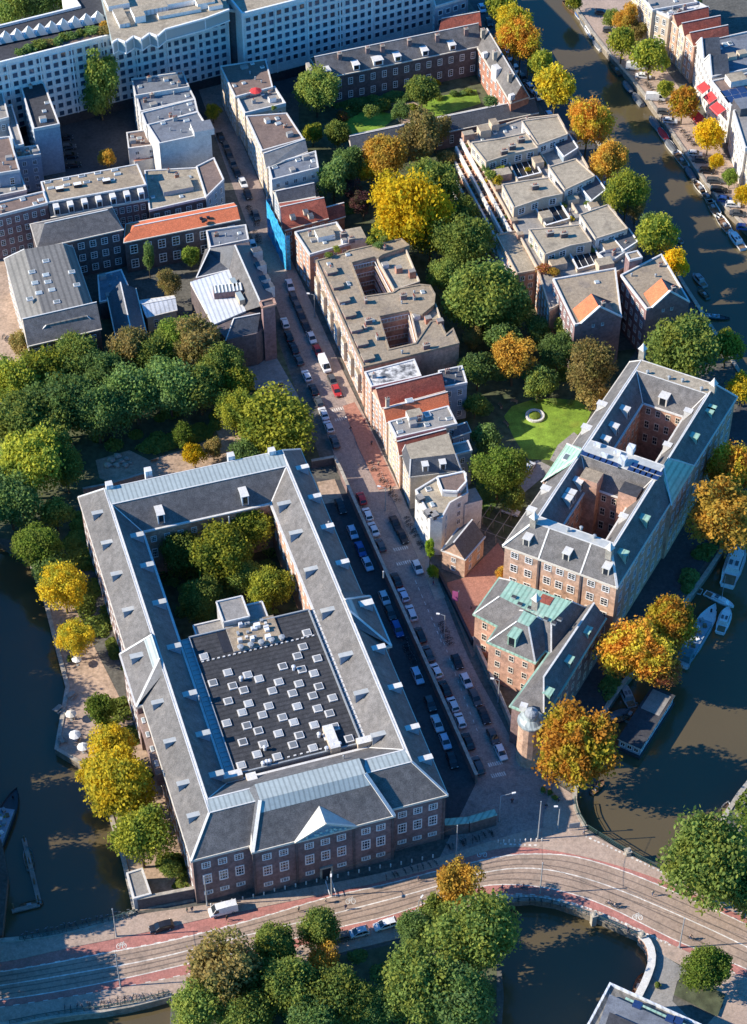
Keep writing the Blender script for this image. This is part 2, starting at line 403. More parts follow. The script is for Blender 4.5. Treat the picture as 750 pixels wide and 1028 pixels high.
def cornice(root,poly,z,m='lead',h=.35,out=.3,name='cornice'):
    b=MB();o=inset(poly,-out);n=len(poly)
    for k in range(n):
        j=(k+1)%n
        b.poly([(*o[k],z-h),(*o[j],z-h),(*o[j],z),(*o[k],z)],m)
        b.poly([(*poly[j][:2],z-h),(*o[j],z-h),(*o[k],z-h),(*poly[k][:2],z-h)][::-1],m)
        b.poly([(*o[k],z),(*o[j],z),(*poly[j][:2],z),(*poly[k][:2],z)],m)
    return b.build(name,root)
def rows_for(z0,z1,st,hf=.55):
    d=(z1-z0)/st;return [(z0+d*(k+.52),d*hf) for k in range(st)]
def building(name,label,cat,px,z,wall='brick_brown',roof=('flat','gravel_grey'),st=3,sp=2.6,ww=1.15,win='sash',edges=None,hf=.56,base=0,group=None,corn=None,clut=0,par='lead',top_m=.6,seed=0,raw=None,door=None):
    poly=raw if raw else [tuple(G(x,y,z)[:2]) for x,y in px]
    poly=ccw([tuple(p[:2]) for p in poly]);c=sum((Vector(p) for p in poly),Vector((0,0)))/len(poly)
    root=thing(name,label,cat,(c.x,c.y,base),group)
    b=MB();b.prism(poly,base-.0,z,wall);
    if roof[0]!='flat': pass
    b.poly([(p[0],p[1],z-.02) for p in poly],wall)
    b.build('wall',root)
    ang=math.atan2(poly[1][1]-poly[0][1],poly[1][0]-poly[0][0])
    if roof[0]=='flat':
        flat_roof(root,poly,z,roof[1],par,roof[2] if len(roof)>2 else .45)
        if clut: clutter(root,poly,z+.05,clut,ang,seed+int(abs(c.x*7+c.y*3)))
    elif roof[0]=='gable':
        _,h,m,axis,hip=roof;rb=MB();r0,r1,Q=roof_gable(rb,poly,z,h,m,axis,hip,wall);rb.bar(r0,r1,.3,.14,'lead')
        r=rb.build('roof',root);cornice(root,poly,z,corn or 'cream_paint',.3,.28,'gutter')
    elif roof[0]=='frustum':
        _,h,ins,m,cap=roof;rb=MB();roof_frustum(rb,poly,z,h,ins,m,cap);rb.build('roof',root);cornice(root,poly,z,corn or 'cream_paint',.3,.28,'gutter')
    n=len(poly)
    for k in range(n):
        A,B=poly[k],poly[(k+1)%n];L=(Vector(B)-Vector(A)).length
        if edges is not None and k not in edges: continue
        if edges is None and not facing(A,B): continue
        cnt=int((L-.6)/sp)
        if cnt<1 or st==0: continue
        windows(root,A,B,rows_for(base+.3,z-top_m,st,hf),cnt,ww,win,.4)
    return root,poly
# ================================================================== THE SETTING
WZ=-1.9
w=MB();w.poly([(-3000,-3000,WZ),(3000,-3000,WZ),(3000,3000,WZ),(-3000,3000,WZ)],'canal_water');structure('water',w)
w=MB();w.poly([(-3000,-3000,-5),(3000,-3000,-5),(3000,3000,-5),(-3000,3000,-5)],'soil');structure('canal_bed',w)
LEFTBANK=[(-120,520),(0,545),(30,562),(45,600),(57,648),(68,690),(57,752),(88,770),(110,815),(124,862),(136,915)]
ROADTOP=[(136,915),(110,925),(60,938),(20,943),(-20,946),(-150,955)]
ROADBOT=[(-150,1050),(0,1030),(60,1019),(118,1013),(172,999)]
CANAL_L=[(505,-80),(514,0),(530,28),(560,80),(600,143),(640,205),(680,276),(712,325),(760,402),(778,440),(772,480),(750,514),(718,563),(693,598),(660,645),(622,690),(606,715),(592,745),(580,782),(576,800),(579,815),(588,831)]
BRN=[(588,831),(630,858),(682,882)]
RBANK=[(682,882),(700,868),(716,842),(736,805),(760,775),(860,700)]
POND=[(596,1080),(612,1003),(640,1003),(649,985),(655,966),(652,950),(643,941),(596,920),(558,907),(533,903),(507,905),(497,915),(500,940),(506,1000),(500,1080)]
land=[(-700,-80)]+CANAL_L+BRN[1:]+RBANK[1:]+[(1400,600),(1400,1500),(560,1500)]+POND+[(470,1500),(150,1500),(168,1080)]+ROADBOT[::-1]+[(-400,1080),(-400,975)]+ROADTOP[::-1]+LEFTBANK[::-1]+[(-700,480)]
def slab(name,px,z0,z1,top,side='stone_quay'):
    xy=ccw([tuple(G(x,y,0)[:2]) for x,y in px]);b=MB();b.prism(xy,z0,z1,side,None)
    from mathutils.geometry import tessellate_polygon
    vs=[Vector((p[0],p[1],z1)) for p in xy]
    for t in tessellate_polygon([vs]):
        q=[vs[i] for i in t]
        if area([(v.x,v.y) for v in q])<0: q=q[::-1]
        b.poly(q,top)
    return structure(name,b)
# northern edge goes far beyond the frame
land=[(-1400,-500)]+[(380,-500)]+land[1:-1]+[(-1400,480)]
slab('ground',land,-5,0,'land')
slab('ground',[(600,-500),(571,-80),(573,0),(601,42),(643,89),(680,140),(717,196),(750,229),(860,330),(1500,500),(1500,-500)],-5,0,'land')
slab('ground',[(-40,-500),(-60,480),(-42,520),(-34,700),(-20,790),(2,846),(8,880),(4,920),(2,938),(-20,944),(-300,958),(-1400,958),(-1400,-500)][1:-1]+[(-1400,480)],-5,0,'land')
def sheet(name,px,z,m):
    xy=ccw([tuple(G(x,y,0)[:2]) for x,y in px]);b=MB()
    from mathutils.geometry import tessellate_polygon
    vs=[Vector((p[0],p[1],z)) for p in xy]
    for t in tessellate_polygon([vs]):
        q=[vs[i] for i in t]
        if area([(v.x,v.y) for v in q])<0: q=q[::-1]
        b.poly(q,m)
    return structure(name,b)
def smooth(pts,n=2):
    for _ in range(n):
        o=[pts[0]]
        for a,b in zip(pts,pts[1:]): o+=[(a[0]*.75+b[0]*.25,a[1]*.75+b[1]*.25),(a[0]*.25+b[0]*.75,a[1]*.25+b[1]*.75)]
        pts=o+[pts[-1]]
    return pts
def gl(px,z=0,sm=2): return [Vector((*G(x,y,0)[:2],z)) for x,y in (smooth(px,sm) if sm else px)]
def resample(P,n):
    d=[0]
    for a,b in zip(P,P[1:]): d.append(d[-1]+(b-a).length)
    out=[];k=0
    for i in range(n):
        t=d[-1]*i/(n-1)
        while k<len(P)-2 and d[k+1]<t: k+=1
        s=(t-d[k])/max(d[k+1]-d[k],1e-9);out.append(P[k].lerp(P[k+1],min(max(s,0),1)))
    return out
def band(name,up,lo,z,m,n=60,h=0):
    A=resample(gl(up,z),n);B=resample(gl(lo,z),n);b=MB()
    for i in range(n-1): b.poly([B[i],B[i+1],A[i+1],A[i]],m)
    if h:
        for L in (A,B):
            for i in range(n-1): b.poly([L[i]-Vector((0,0,h)),L[i+1]-Vector((0,0,h)),L[i+1],L[i]],'stone')
    return structure(name,b)
def ribbon(b,P,w,m,dash=None,gap=None):
    n=len(P);acc=0
    if dash:
        L=sum((q-p).length for p,q in zip(P,P[1:]));k=int(L/(dash+gap));R_=resample(P,max(2,int(L/.25)))
        st=.25
        for j in range(k):
            i0=int(j*(dash+gap)/st);i1=min(int((j*(dash+gap)+dash)/st),len(R_)-1)
            if i1>i0: ribbon(b,[R_[i0],R_[i1]],w,m)
        return
    L_=[];R2=[]
    for i in range(n):
        d=(P[min(i+1,n-1)]-P[max(i-1,0)]);d.z=0;d.normalize();s=Vector((-d.y,d.x,0))*w/2;L_.append(P[i]+s);R2.append(P[i]-s)
    for i in range(n-1): b.poly([R2[i],R2[i+1],L_[i+1],L_[i]],m)
def line(name,px,w,z=.03,m='line_white',dash=None,gap=None,n=90):
    b=MB();ribbon(b,resample(gl(px,z),n),w,m,dash,gap);return structure(name,b)
# ---- main road along the river front
P0=[(-150,955),(20,944),(60,939),(110,926),(137,918),(200,910),(300,893),(380,878),(440,862),(500,842),(545,830),(585,832),(630,858),(682,882),(740,908),(860,960)]
P1=[(-150,985),(0,966),(20,963),(53,955),(140,938),(207,922),(277,908),(330,897),(380,886),(440,871),(475,858),(511,849),(554,853),(613,866),(677,888),(729,913),(850,965)]
W1=[(-150,995),(0,976),(43,969),(115,955),(167,946),(257,923),(330,900),(380,890),(440,874),(473,866),(511,858),(545,857),(577,859),(630,875),(703,907),(750,928),(850,978)]
WC=[(-150,1010),(0,990),(100,973),(160,962),(235,942),(333,918),(433,892),(473,878),(515,871),(545,872),(571,877),(609,888),(669,913),(750,950),(850,1003)]
W4=[(-150,1022),(0,1004),(50,997),(123,983),(187,968),(257,952),(347,929),(387,921),(440,902),(470,892),(500,887),(549,890),(601,905),(660,935),(686,948),(750,972),(850,1020)]
P5=[(-150,1034),(0,1012),(90,998),(120,992),(173,982),(257,963),(333,942),(400,926),(440,914),(470,903),(497,898),(545,898),(592,912),(626,926),(677,950),(740,978),(850,1032)]
P6=[(-150,1050),(0,1030),(60,1019),(118,1013),(172,999),(257,978),(340,957),(410,940),(450,930),(480,918),(507,906),(540,904),(560,908),(596,921),(643,942),(665,960),(730,992),(850,1050)]
for L_ in(P0,P1,W1,WC,W4,P5,P6):
    (xa,ya),(xb,yb)=L_[-2],L_[-1];L_.append((xb+200,yb+200*(yb-ya)/(xb-xa)))
band('pavement',P0,P1,.12,'paving',90,.12);band('pavement',P5,P6,.12,'paving',90,.12)
band('cycle_lane',P1,W1,.02,'cycle_red',90);band('road',W1,W4,.02,'road_brown',90);band('cycle_lane',W4,P5,.02,'cycle_red',90)
for L_,w_ in((W1,.22),(WC,.24),(W4,.22)): line('lane_marking',L_,w_,.035)
def blend(A,B,t):
    a=resample(gl(A),90);b=resample(gl(B),90);return [p.lerp(q,t) for p,q in zip(a,b)]
for A,B,ts in((W1,WC,(.34,.72)),(WC,W4,(.28,.66))):
    for t in ts:
        b=MB();ribbon(b,[p+Vector((0,0,.034)) for p in blend(A,B,t)],.26,'rail');structure('tram_rail',b)
for off,(A,B) in((.5,(P1,W1)),(.5,(W4,P5))):
    b=MB();ribbon(b,[p+Vector((0,0,.036)) for p in blend(A,B,.96)],.28,'line_white',1.1,1.6);structure('lane_marking',b)
for px,h in(([(588,840),(608,849),(640,864),(700,893)],.3),([(485,899),(545,900),(592,912),(626,927),(677,951)],.4),([(502,847),(511,848),(540,849)],.5)):
    line('lane_marking',px,.4,.135,'line_white',.45,.45)
for cx,cy,a in((352,905,0),(122,950,0),(640,921,.3),(418,917,0),(484,858,0)):       # painted bicycles on the red lanes
    b=MB();c=G(cx,cy);z=.045;ca=R(-72)
    for o in(-.55,.55):
        P=[Vector((c.x+o+.36*math.cos(t),c.y+.38*math.sin(t)*1.5,z)) for t in[2*math.pi*i/14 for i in range(15)]];ribbon(b,P,.14,'line_white')
    for p,q in(((-.55,0),(0,.1)),((0,.1),(.3,.9)),((-.25,.8),(.3,.8)),((-.55,0),(-.25,.8)),((.55,0),(.3,1.1)),((-.25,.8),(0,.1))):
        ribbon(b,[Vector((c.x+p[0],c.y+p[1],z)),Vector((c.x+q[0],c.y+q[1],z))],.13,'line_white')
    structure('lane_marking',b)
# ---- central street
SL=[(176,40),(196,80),(213,128),(240,205),(258,250),(287,335),(312,395),(330,440),(345,485),(383,563),(420,646),(455,732),(478,786),(492,826),(500,843)]
SR=[(216,40),(224,86),(237,130),(266,195),(287,252),(312,305),(338,362),(372,432),(400,490),(424,546),(446,600),(470,662),(500,716),(522,760),(552,800),(560,835)]
band('street',SL,SR,.02,'brick_paving',80)
sheet('street',[(478,786),(522,760),(556,786),(577,800),(579,815),(588,833),(540,851),(500,845),(440,864)],.03,'brick_paving')
sheet('pavement',[(557,786),(577,799),(579,815),(590,834),(560,842),(545,830),(548,808)],.14,'paving')
band('pavement',[(x+1,y) for x,y in SR[4:11]],[(x-9,y+3) for x,y in SR[4:11]],.12,'paving',40,.12)
sheet('pavement',[(344,408),(356,404),(372,432),(398,488),(380,492),(360,450)],.13,'plaza_red')
sheet('parking_yard',[(318,480),(343,482),(478,786),(496,826),(446,843),(440,800),(300,455)],.016,'asphalt')
sheet('pavement',[(318,484),(336,481),(345,503),(325,506)],.05,'sand')
for a,b_ in(((396,552),(410,570)),((491,768),(503,782)),((334,412),(346,424)),((577,800),(578,801))):
    (x0,y0),(x1,y1)=a,b_
    if x1-x0<5: continue
    for k in range(2):
        yy=y0+(y1-y0)*k*.8;b=MB()
        for j in range(7):
            c=G(x0+k*3+j*2.1,yy-j*.45,0);b.box(c.x,c.y,.03,.036,.28,1.0,R(22),'line_white')
        structure('crossing_marking',b)
line('lane_marking',[(417,583),(440,636),(447,655)],.16,.035,'line_white',1,1.2)
line('lane_marking',[(440,630),(462,690),(484,746)],.12,.035,'line_white',.8,1.4)
# ---- courts, gardens, squares
sheet('square',[(120,60),(176,40),(240,0),(310,60),(300,95),(224,86),(213,128),(206,200),(150,215),(110,200),(66,180),(60,120)],.012,'asphalt')
sheet('square',[(-60,240),(8,250),(34,352),(30,372),(-60,375)],.05,'sand')
sheet('garden',[(300,60),(470,40),(540,110),(470,150),(560,360),(640,350),(505,545),(440,480),(460,345),(300,190)],.01,'soil')
sheet('garden',[(-60,345),(110,318),(275,330),(325,470),(300,458),(80,500),(60,600),(30,545),(-60,530)],.01,'soil')
sheet('courtyard_garden',[(140,545),(270,520),(310,625),(180,655)],.01,'soil')
sheet('path',[(96,462),(130,452),(150,462),(195,448),(215,440),(236,432),(250,445),(265,458),(225,470),(130,492),(100,480)],.03,'sand')
sheet('path',[(214,425),(232,410),(246,420),(240,440),(222,444)],.032,'sand')
sheet('path',[(246,362),(276,356),(300,398),(266,412)],.03,'paving_grey')
sheet('terrace',[(46,604),(70,600),(150,760),(190,860),(195,905),(138,915),(124,862),(110,815),(88,770),(57,752),(68,690)],.03,'sand')
sheet('terrace',[(57,752),(68,692),(84,700),(100,740),(108,775),(88,770)],.06,'paving')
sheet('lawn',[(506,418),(514,408),(532,402),(556,400),(580,402),(594,412),(586,432),(565,446),(555,462),(530,461),(516,440)],.06,'lawn')
sheet('lawn',[(423,106),(432,99),(455,94),(478,90),(483,104),(450,114),(428,119)],.06,'lawn')
sheet('lawn',[(340,118),(372,110),(400,116),(380,132),(350,136)],.05,'lawn')
sheet('path',[(396,108),(412,100),(424,108),(430,121),(408,128),(398,120)],.055,'sand')
sheet('path',[(552,462),(560,447),(576,434),(584,440),(566,458),(560,466)],.065,'paving_grey')
sheet('path',[(500,478),(540,462),(556,470),(520,500)],.04,'paving_grey')
sheet('forecourt',[(451,603),(449,585),(466,580),(500,545),(510,560),(502,590),(478,618),(484,650),(474,660)],.05,'plaza_red')
sheet('quay_road',[(752,400),(770,440),(760,480),(718,550),(680,605),(622,690),(580,780),(556,770),(535,752),(612,630),(640,590),(745,400)],.015,'asphalt')
sheet('quay_road',[(470,0),(512,0),(560,82),(640,206),(712,326),(690,318),(620,240),(545,110),(484,20)],.015,'asphalt')
sheet('quay_road',[(576,0),(601,40),(643,88),(680,139),(717,195),(752,231),(830,300),(840,230),(745,180),(704,118),(666,66),(640,0)],.015,'paving')
sheet('path',[(735,805),(760,778),(850,730),(850,830),(745,850)],.02,'paving_grey')
sheet('square',[(655,966),(652,952),(665,958),(690,975),(680,985),(675,1005),(705,1035),(640,1010),(650,985)],.05,'paving_grey')
sheet('flower_bed',[(676,1000),(684,978),(728,1000),(720,1022)],.5,'soil')
sheet('garden',[(175,1002),(257,982),(340,960),(420,942),(460,930),(485,922),(498,920),(500,1080),(165,1080)],.02,'soil')
sheet('path',[(716,985),(760,1000),(770,1060),(700,1040),(726,1010)],.03,'paving')
# ---- quay walls
def quay(label,px,w_=.7,top=.25,m='stone_quay',cop='stone',sm=1):
    P=gl(px,0,sm);c=P[len(P)//2];t=thing('quay_wall',label,'quay wall',(c.x,c.y,0))
    for nm,z0,z1,ww,mm in(('wall_face',-4.5,top-.18,w_,m),('coping',top-.18,top,w_+.25,cop)):
        b=MB();n=len(P);L_=[];R2=[]
        for i in range(n):
            d=(P[min(i+1,n-1)]-P[max(i-1,0)]);d.normalize();s=Vector((-d.y,d.x,0))*ww/2;L_.append(P[i]+s);R2.append(P[i]-s)
        for i in range(n-1):
            for A,B in((R2,L_),):
                b.poly([(*R2[i][:2],z0),(*R2[i+1][:2],z0),(*R2[i+1][:2],z1),(*R2[i][:2],z1)],mm)
                b.poly([(*L_[i+1][:2],z0),(*L_[i][:2],z0),(*L_[i][:2],z1),(*L_[i+1][:2],z1)],mm)
                b.poly([(*R2[i][:2],z1),(*R2[i+1][:2],z1),(*L_[i+1][:2],z1),(*L_[i][:2],z1)],mm)
        b.build(nm,t)
quay('brick quay wall of the dark river below the yellow trees',LEFTBANK[2:],sm=0)
quay('quay wall along the near bank of the tree lined upper canal',CANAL_L[1:10])
quay('curved quay wall beside the houseboat and moored barge',CANAL_L[11:])
quay('far quay wall lined with small moored boats',[(573,0),(601,42),(643,89),(680,140),(717,196),(752,231)])
quay('quay wall beside the big green tree at the right edge',RBANK)
quay('pale curved quay wall in sun beside the pond',[(640,1003),(649,985),(655,966),(652,950),(643,941)],1.2,1.0,'brick_pink','lead')
quay('low quay wall under the road at the left end of the bridge',ROADTOP)
quay('quay wall below the pavement beside the lower left water',ROADBOT)
# bridge railings
def railing(label,px,h=1.1,m='green_metal'):
    P=resample(gl(px,.12,1),40);c=P[20];t=thing('bridge_railing',label,'railing',(c.x,c.y,.12))
    L=sum((q-p).length for p,q in zip(P,P[1:]));Q=resample(P,max(3,int(L/2.0)))
    b=MB()
    for z in(h,h*.55,.15):
        for p,q in zip(P,P[1:]): b.bar(p+Vector((0,0,z)),q+Vector((0,0,z)),.14 if z==h else .07,.12 if z==h else .06,m)
    b.build('rail',t)
    for q in Q[:100]:
        b=MB();b.bar(q,q+Vector((0,0,h)),.12,.12,m);b.build('post',t)
railing('dark green bridge railing above the sunlit canal',[(590,832),(630,857),(680,881)])
railing('dark green bridge railing above the shaded pond',[(498,912),(507,907),(533,904),(558,908),(596,921),(643,942)])
railing('railing along the pavement beside the dark river',[(20,944),(60,938),(110,925),(136,917)])
railing('railing above the lower left water beside the road',[(10,1028),(60,1018),(118,1012),(170,999)])
railing('railing on the canal bend below the orange trees',[(577,803),(579,815),(588,830)])
for k,(x,y,l) in enumerate(((630,858,'pale stone pillar midway along the upper bridge railing'),(682,883,'pale stone pillar where the bridge meets the big green tree'),(596,922,'pale stone pillar midway along the pond railing'),(644,942,'pale stone pillar at the curved pond wall'))):
    c=G(x,y);t=thing('bridge_pillar',l,'pillar',(c.x,c.y,0),'stone pillars of the bridge')
    b=MB();b.box(c.x,c.y,-4,1.2,1.0,1.0,UA,'stone');b.build('shaft',t);b=MB();b.box(c.x,c.y,1.2,1.4,1.3,1.3,UA,'stone');b.lathe((c.x,c.y,1.4),[(.5,0),(.35,.2),(0,.3)],'stone',8);b.build('cap',t)
def crown_mesh(nm,seed,nb,nl,leaf,tall=1.0,br=(.24,.42),flat=.82):
    rr=random.Random(seed);V=[];Fc=[]
    def sph():
        while True:
            p=Vector((rr.uniform(-1,1),rr.uniform(-1,1),rr.uniform(-1,1)))
            if .05<p.length<=1: return p.normalized()
    bl=[]
    lobes=[(sph(),rr.uniform(.72,1.14)) for _ in range(7)]
    for i in range(nb):
        d=sph();
        if d.z<-.55: d.z*=-.5
        r=rr.uniform(*br)*rr.choice((.7,1,1,1.15));e=max(lobes,key=lambda q:q[0].dot(d))[1]
        k=rr.uniform(.45,1.02-r*.5)*e
        bl.append((Vector((d.x*k,d.y*k,d.z*k*flat*tall)),r))
    bl.append((Vector((0,0,0)),.5));bl.append((Vector((0,0,-.5)),.4));w=[r*r for _,r in bl]
    for i in range(nl):
        c,r=rr.choices(bl,w)[0];d=sph()
        if d.z<-.25 and rr.random()<.5: d.z=-d.z
        p=c+d*r*rr.uniform(.6,1.15)
        n=(d*.5+sph()*.85+Vector((-.12,0,.3))).normalized();t=n.cross(sph()).normalized();b=n.cross(t)
        if rr.random()<.09: p=c+d*r*rr.uniform(1.1,1.4)
        s=leaf*rr.uniform(.55,1.25);q=len(V)
        V+= [p-t*s-b*s*.5,p+t*s*.1-b*s*.75,p+t*s+b*s*.2,p-t*s*.2+b*s*.8];Fc.append((q,q+1,q+2,q+3))
    me=bpy.data.meshes.new(nm);me.from_pydata([tuple(v) for v in V],[],Fc);me.materials.append(MATS['leaf_m']);me.update();return me
CROWN=[crown_mesh('crown_large_%d'%i,10+i,46,15000,.044) for i in range(4)]
CROWNS=[crown_mesh('crown_small_%d'%i,30+i,26,6000,.068,1.05,(.28,.46)) for i in range(4)]
CROWNP=[crown_mesh('crown_sparse_%d'%i,70+i,34,7500,.046,1.05,(.18,.36)) for i in range(3)]
CROWNT=crown_mesh('crown_tall',50,40,8000,.055,1.7,(.22,.36),1.0)
BUSH=[crown_mesh('bush_%d'%i,60+i,14,1100,.12,.8,(.32,.5)) for i in range(3)]
_bk=[0]
def BUSHM():
    _bk[0]+=1;return BUSH[_bk[0]%3]
# ================================================================== BUILDINGS
class Fr:
    """local frame: u along the front, v to the back"""
    def __init__(s,px,py,z,ang): s.o=G(px,py,z);s.a=ang;s.c=math.cos(ang);s.s=math.sin(ang)
    def __call__(s,u,v,z=None):
        x=s.o.x+u*s.c-v*s.s;y=s.o.y+u*s.s+v*s.c
        return (x,y) if z is None else Vector((x,y,z))
    def uv(s,px,py,z):
        p=G(px,py,z);x=p.x-s.o.x;y=p.y-s.o.y;return x*s.c+y*s.s,-x*s.s+y*s.c
    def rect(s,u0,v0,u1,v1): return [s(u0,v0),s(u1,v0),s(u1,v1),s(u0,v1)]
def dormer(root,fr,u,v,du,dv,z0,pitch,d0,d1,w,front='grey_metal',top='zinc_pale',cheek='plaster_blue',win='glass'):
    """box dormer on a slope: (u,v) on the eave, (du,dv) inwards; floor z follows the slope"""
    b=MB();pu,pv=-dv,du;zt=z0+pitch*d1
    def P(d,s,z): return fr(u+du*d+pu*s,v+dv*d+pv*s,z)
    h=w/2;zb=z0+pitch*d0-.1
    A=[P(d0,-h,zb),P(d0,h,zb),P(d0,h,zt),P(d0,-h,zt)]
    b.poly(A if du+dv>0 else A[::-1],front)
    b.poly([P(d0-.01,-h*.7,zb+.3),P(d0-.01,h*.7,zb+.3),P(d0-.01,h*.7,zt-.25),P(d0-.01,-h*.7,zt-.25)],win)
    for sg in(-h,h): b.poly([P(d0,sg,zb),P(d0,sg,zt),P(d1,sg,zt)],cheek)
    T=[P(d0-.2,-h-.15,zt+.06),P(d0-.2,h+.15,zt+.06),P(d1,h+.15,zt+.06),P(d1,-h-.15,zt+.06)]
    B=[p-Vector((0,0,.14)) for p in T]
    b.poly(T,top)
    for i in range(4): b.poly([B[i],B[(i+1)%4],T[(i+1)%4],T[i]],top)
    return b.build('dormer',root)
def quad_slope(b,A,B,C,D,m): b.poly([A,B,C,D],m)
# ------------------------------------------------------------------ the large courtyard building
ZE=14.5;M1=Fr(193,862,ZE,UA);W_,L_=50.2,100.9
museum=thing('courtyard_building','large brick courtyard building with slate roofs and a black skylit hall inside','building',(*M1(25,50),0))
CU0,CU1,CV0,CV1=10.5,39.7,15.0,86.7
b=MB();PU0,PU1=11.4,39.0
SV0,SV1=39.5,53.5
outl=[M1(0,0),M1(PU0,0),M1(PU0,-1.6),M1(PU1,-1.6),M1(PU1,0),M1(W_,0),M1(W_,SV0),M1(W_+1.4,SV0),M1(W_+1.4,SV1),M1(W_,SV1),M1(W_,L_),M1(0,L_),M1(0,SV1),M1(-1.4,SV1),M1(-1.4,SV0),M1(0,SV0)]
b.prism(outl,0,ZE,'brick_brown');b.build('wall',museum)
b=MB();b.prism(M1.rect(CU0,CV0,CU1,CV1)[::-1],0,ZE,'brick_pink');b.build('courtyard_wall',museum)
roof=MB();TZ=19.4
O=[M1(-.35,-.35,ZE-.1),M1(W_+.35,-.35,ZE-.1),M1(W_+.35,L_+.35,ZE-.1),M1(-.35,L_+.35,ZE-.1)]
T=[M1(5.0,5.7,TZ),M1(W_-5.0,5.7,TZ),M1(W_-5.0,L_-3.9,TZ),M1(5.0,L_-3.9,TZ)]
I=[M1(CU0+.3,CV0+.3,ZE-.1),M1(CU1-.3,CV0+.3,ZE-.1),M1(CU1-.3,CV1-.3,ZE-.1),M1(CU0+.3,CV1-.3,ZE-.1)]
J=[M1(5.5,8.9,TZ),M1(W_-5.5,8.9,TZ),M1(W_-5.5,91.8,TZ),M1(5.5,91.8,TZ)]
for i in range(4):
    j=(i+1)%4;roof.poly([O[i],O[j],T[j],T[i]],'slate');roof.poly([I[j],I[i],J[i],J[j]],'slate')
roof_o=roof.build('roof',museum)
for (A,B,C,D) in((T[0],T[1],J[1],J[0]),(T[1],T[2],J[2],J[1]),(T[2],T[3],J[3],J[2]),(T[3],T[0],J[0],J[3])):
    b=MB();b.poly([A,B,C,D],'zinc' if (A-B).length<60 else 'lead');b.build('zinc_cap',roof_o)
b=MB()
for i in range(4): b.bar(O[i],T[i],.45,.2,'lead');b.bar(J[i],J[(i+1)%4],.28,.14,'lead');b.bar(T[i],T[(i+1)%4],.22,.12,'lead')
for i in range(4): b.bar(I[i],J[i],.25,.14,'lead')
b.build('ridge_flashing',roof_o)
# centre of the front: a little prouder and higher
zc=MB();CT=20.3
f=[M1(PU0-.2,-1.95,ZE-.1),M1(PU1+.2,-1.95,ZE-.1),M1(PU1-3.4,5.0,CT),M1(PU0+3.4,5.0,CT)]
zc.poly(f,'slate')
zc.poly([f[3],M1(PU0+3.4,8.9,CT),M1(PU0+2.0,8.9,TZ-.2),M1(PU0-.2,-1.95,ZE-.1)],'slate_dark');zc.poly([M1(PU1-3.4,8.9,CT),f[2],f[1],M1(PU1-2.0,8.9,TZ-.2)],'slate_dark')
zc.poly([f[0],M1(PU0-.2,0,ZE-.1),M1(PU0+2.0,8.9,TZ-.2)],'lead')
pr=zc.build('centre_roof',museum)
b=MB();b.poly([f[3],f[2],M1(PU1-3.4,8.9,CT),M1(PU0+3.4,8.9,CT)],'zinc');b.poly([M1(PU1-3.4,8.9,CT),M1(PU0+3.4,8.9,CT),M1(PU0+3.4,8.9,TZ-.3),M1(PU1-3.4,8.9,TZ-.3)][::-1],'zinc')
# zinc apron at the top of the centre slope
def onf(t,u): return M1(u,-1.95+6.95*t,ZE-.1+(CT-ZE+.1)*t+.03)
b.poly([onf(.74,PU0+2.4),onf(.74,PU1-2.4),onf(1,PU1-3.4),onf(1,PU0+3.4)],'zinc');b.build('zinc_cap',pr)
b=MB();b.bar(f[0],f[3],.7,.25,'lead');b.bar(f[1],f[2],.7,.25,'lead');b.build('ridge_flashing',pr)
# pediment
PA,PB=19.8,31.2;pm=(PA+PB)/2;PH=3.3
b=MB();b.poly([M1(PA,-2.1,ZE),M1(PB,-2.1,ZE),M1(pm,-2.1,ZE+PH)],'plaster_blue')
bk=[M1(PA,-2.1,ZE),M1(pm,-2.1,ZE+PH),M1(pm,2.2,ZE+PH),M1(PA,-1.9,ZE)]
pd=b.build('pediment',museum)
b=MB();kx=(ZE+PH-(ZE-.1))/(CT-ZE+.1)*6.95-1.95
b.poly([M1(PA-.5,-2.4,ZE-.1),M1(pm,-2.4,ZE+PH+.2),M1(pm,kx,ZE+PH+.2),M1(PA-.5,-1.95,ZE-.1)][::-1],'zinc_pale')
b.poly([M1(PB+.5,-2.4,ZE-.1),M1(pm,-2.4,ZE+PH+.2),M1(pm,kx,ZE+PH+.2),M1(PB+.5,-1.95,ZE-.1)],'zinc_pale');b.build('pediment_roof',pd)
b=MB()
for a,c in((M1(PA-.4,-2.3,ZE),M1(pm,-2.3,ZE+PH+.1)),(M1(PB+.4,-2.3,ZE),M1(pm,-2.3,ZE+PH+.1)),(M1(PA-.4,-2.3,ZE),M1(PB+.4,-2.3,ZE))): b.bar(a,c,.35,.35,'cream_paint')
rr=random.Random(3)
for k in range(16):
    t=rr.uniform(-.75,.75);h=PH*(1-abs(t))*rr.uniform(.15,.7);c=M1(pm+t*5.2,-2.2,ZE+.15+h*.6);b.lathe((c.x,c.y,c.z-.3),[(.1,0),(.32,.25),(.1,.6)],'cream_paint',6)
b.build('pediment_trim',pd)
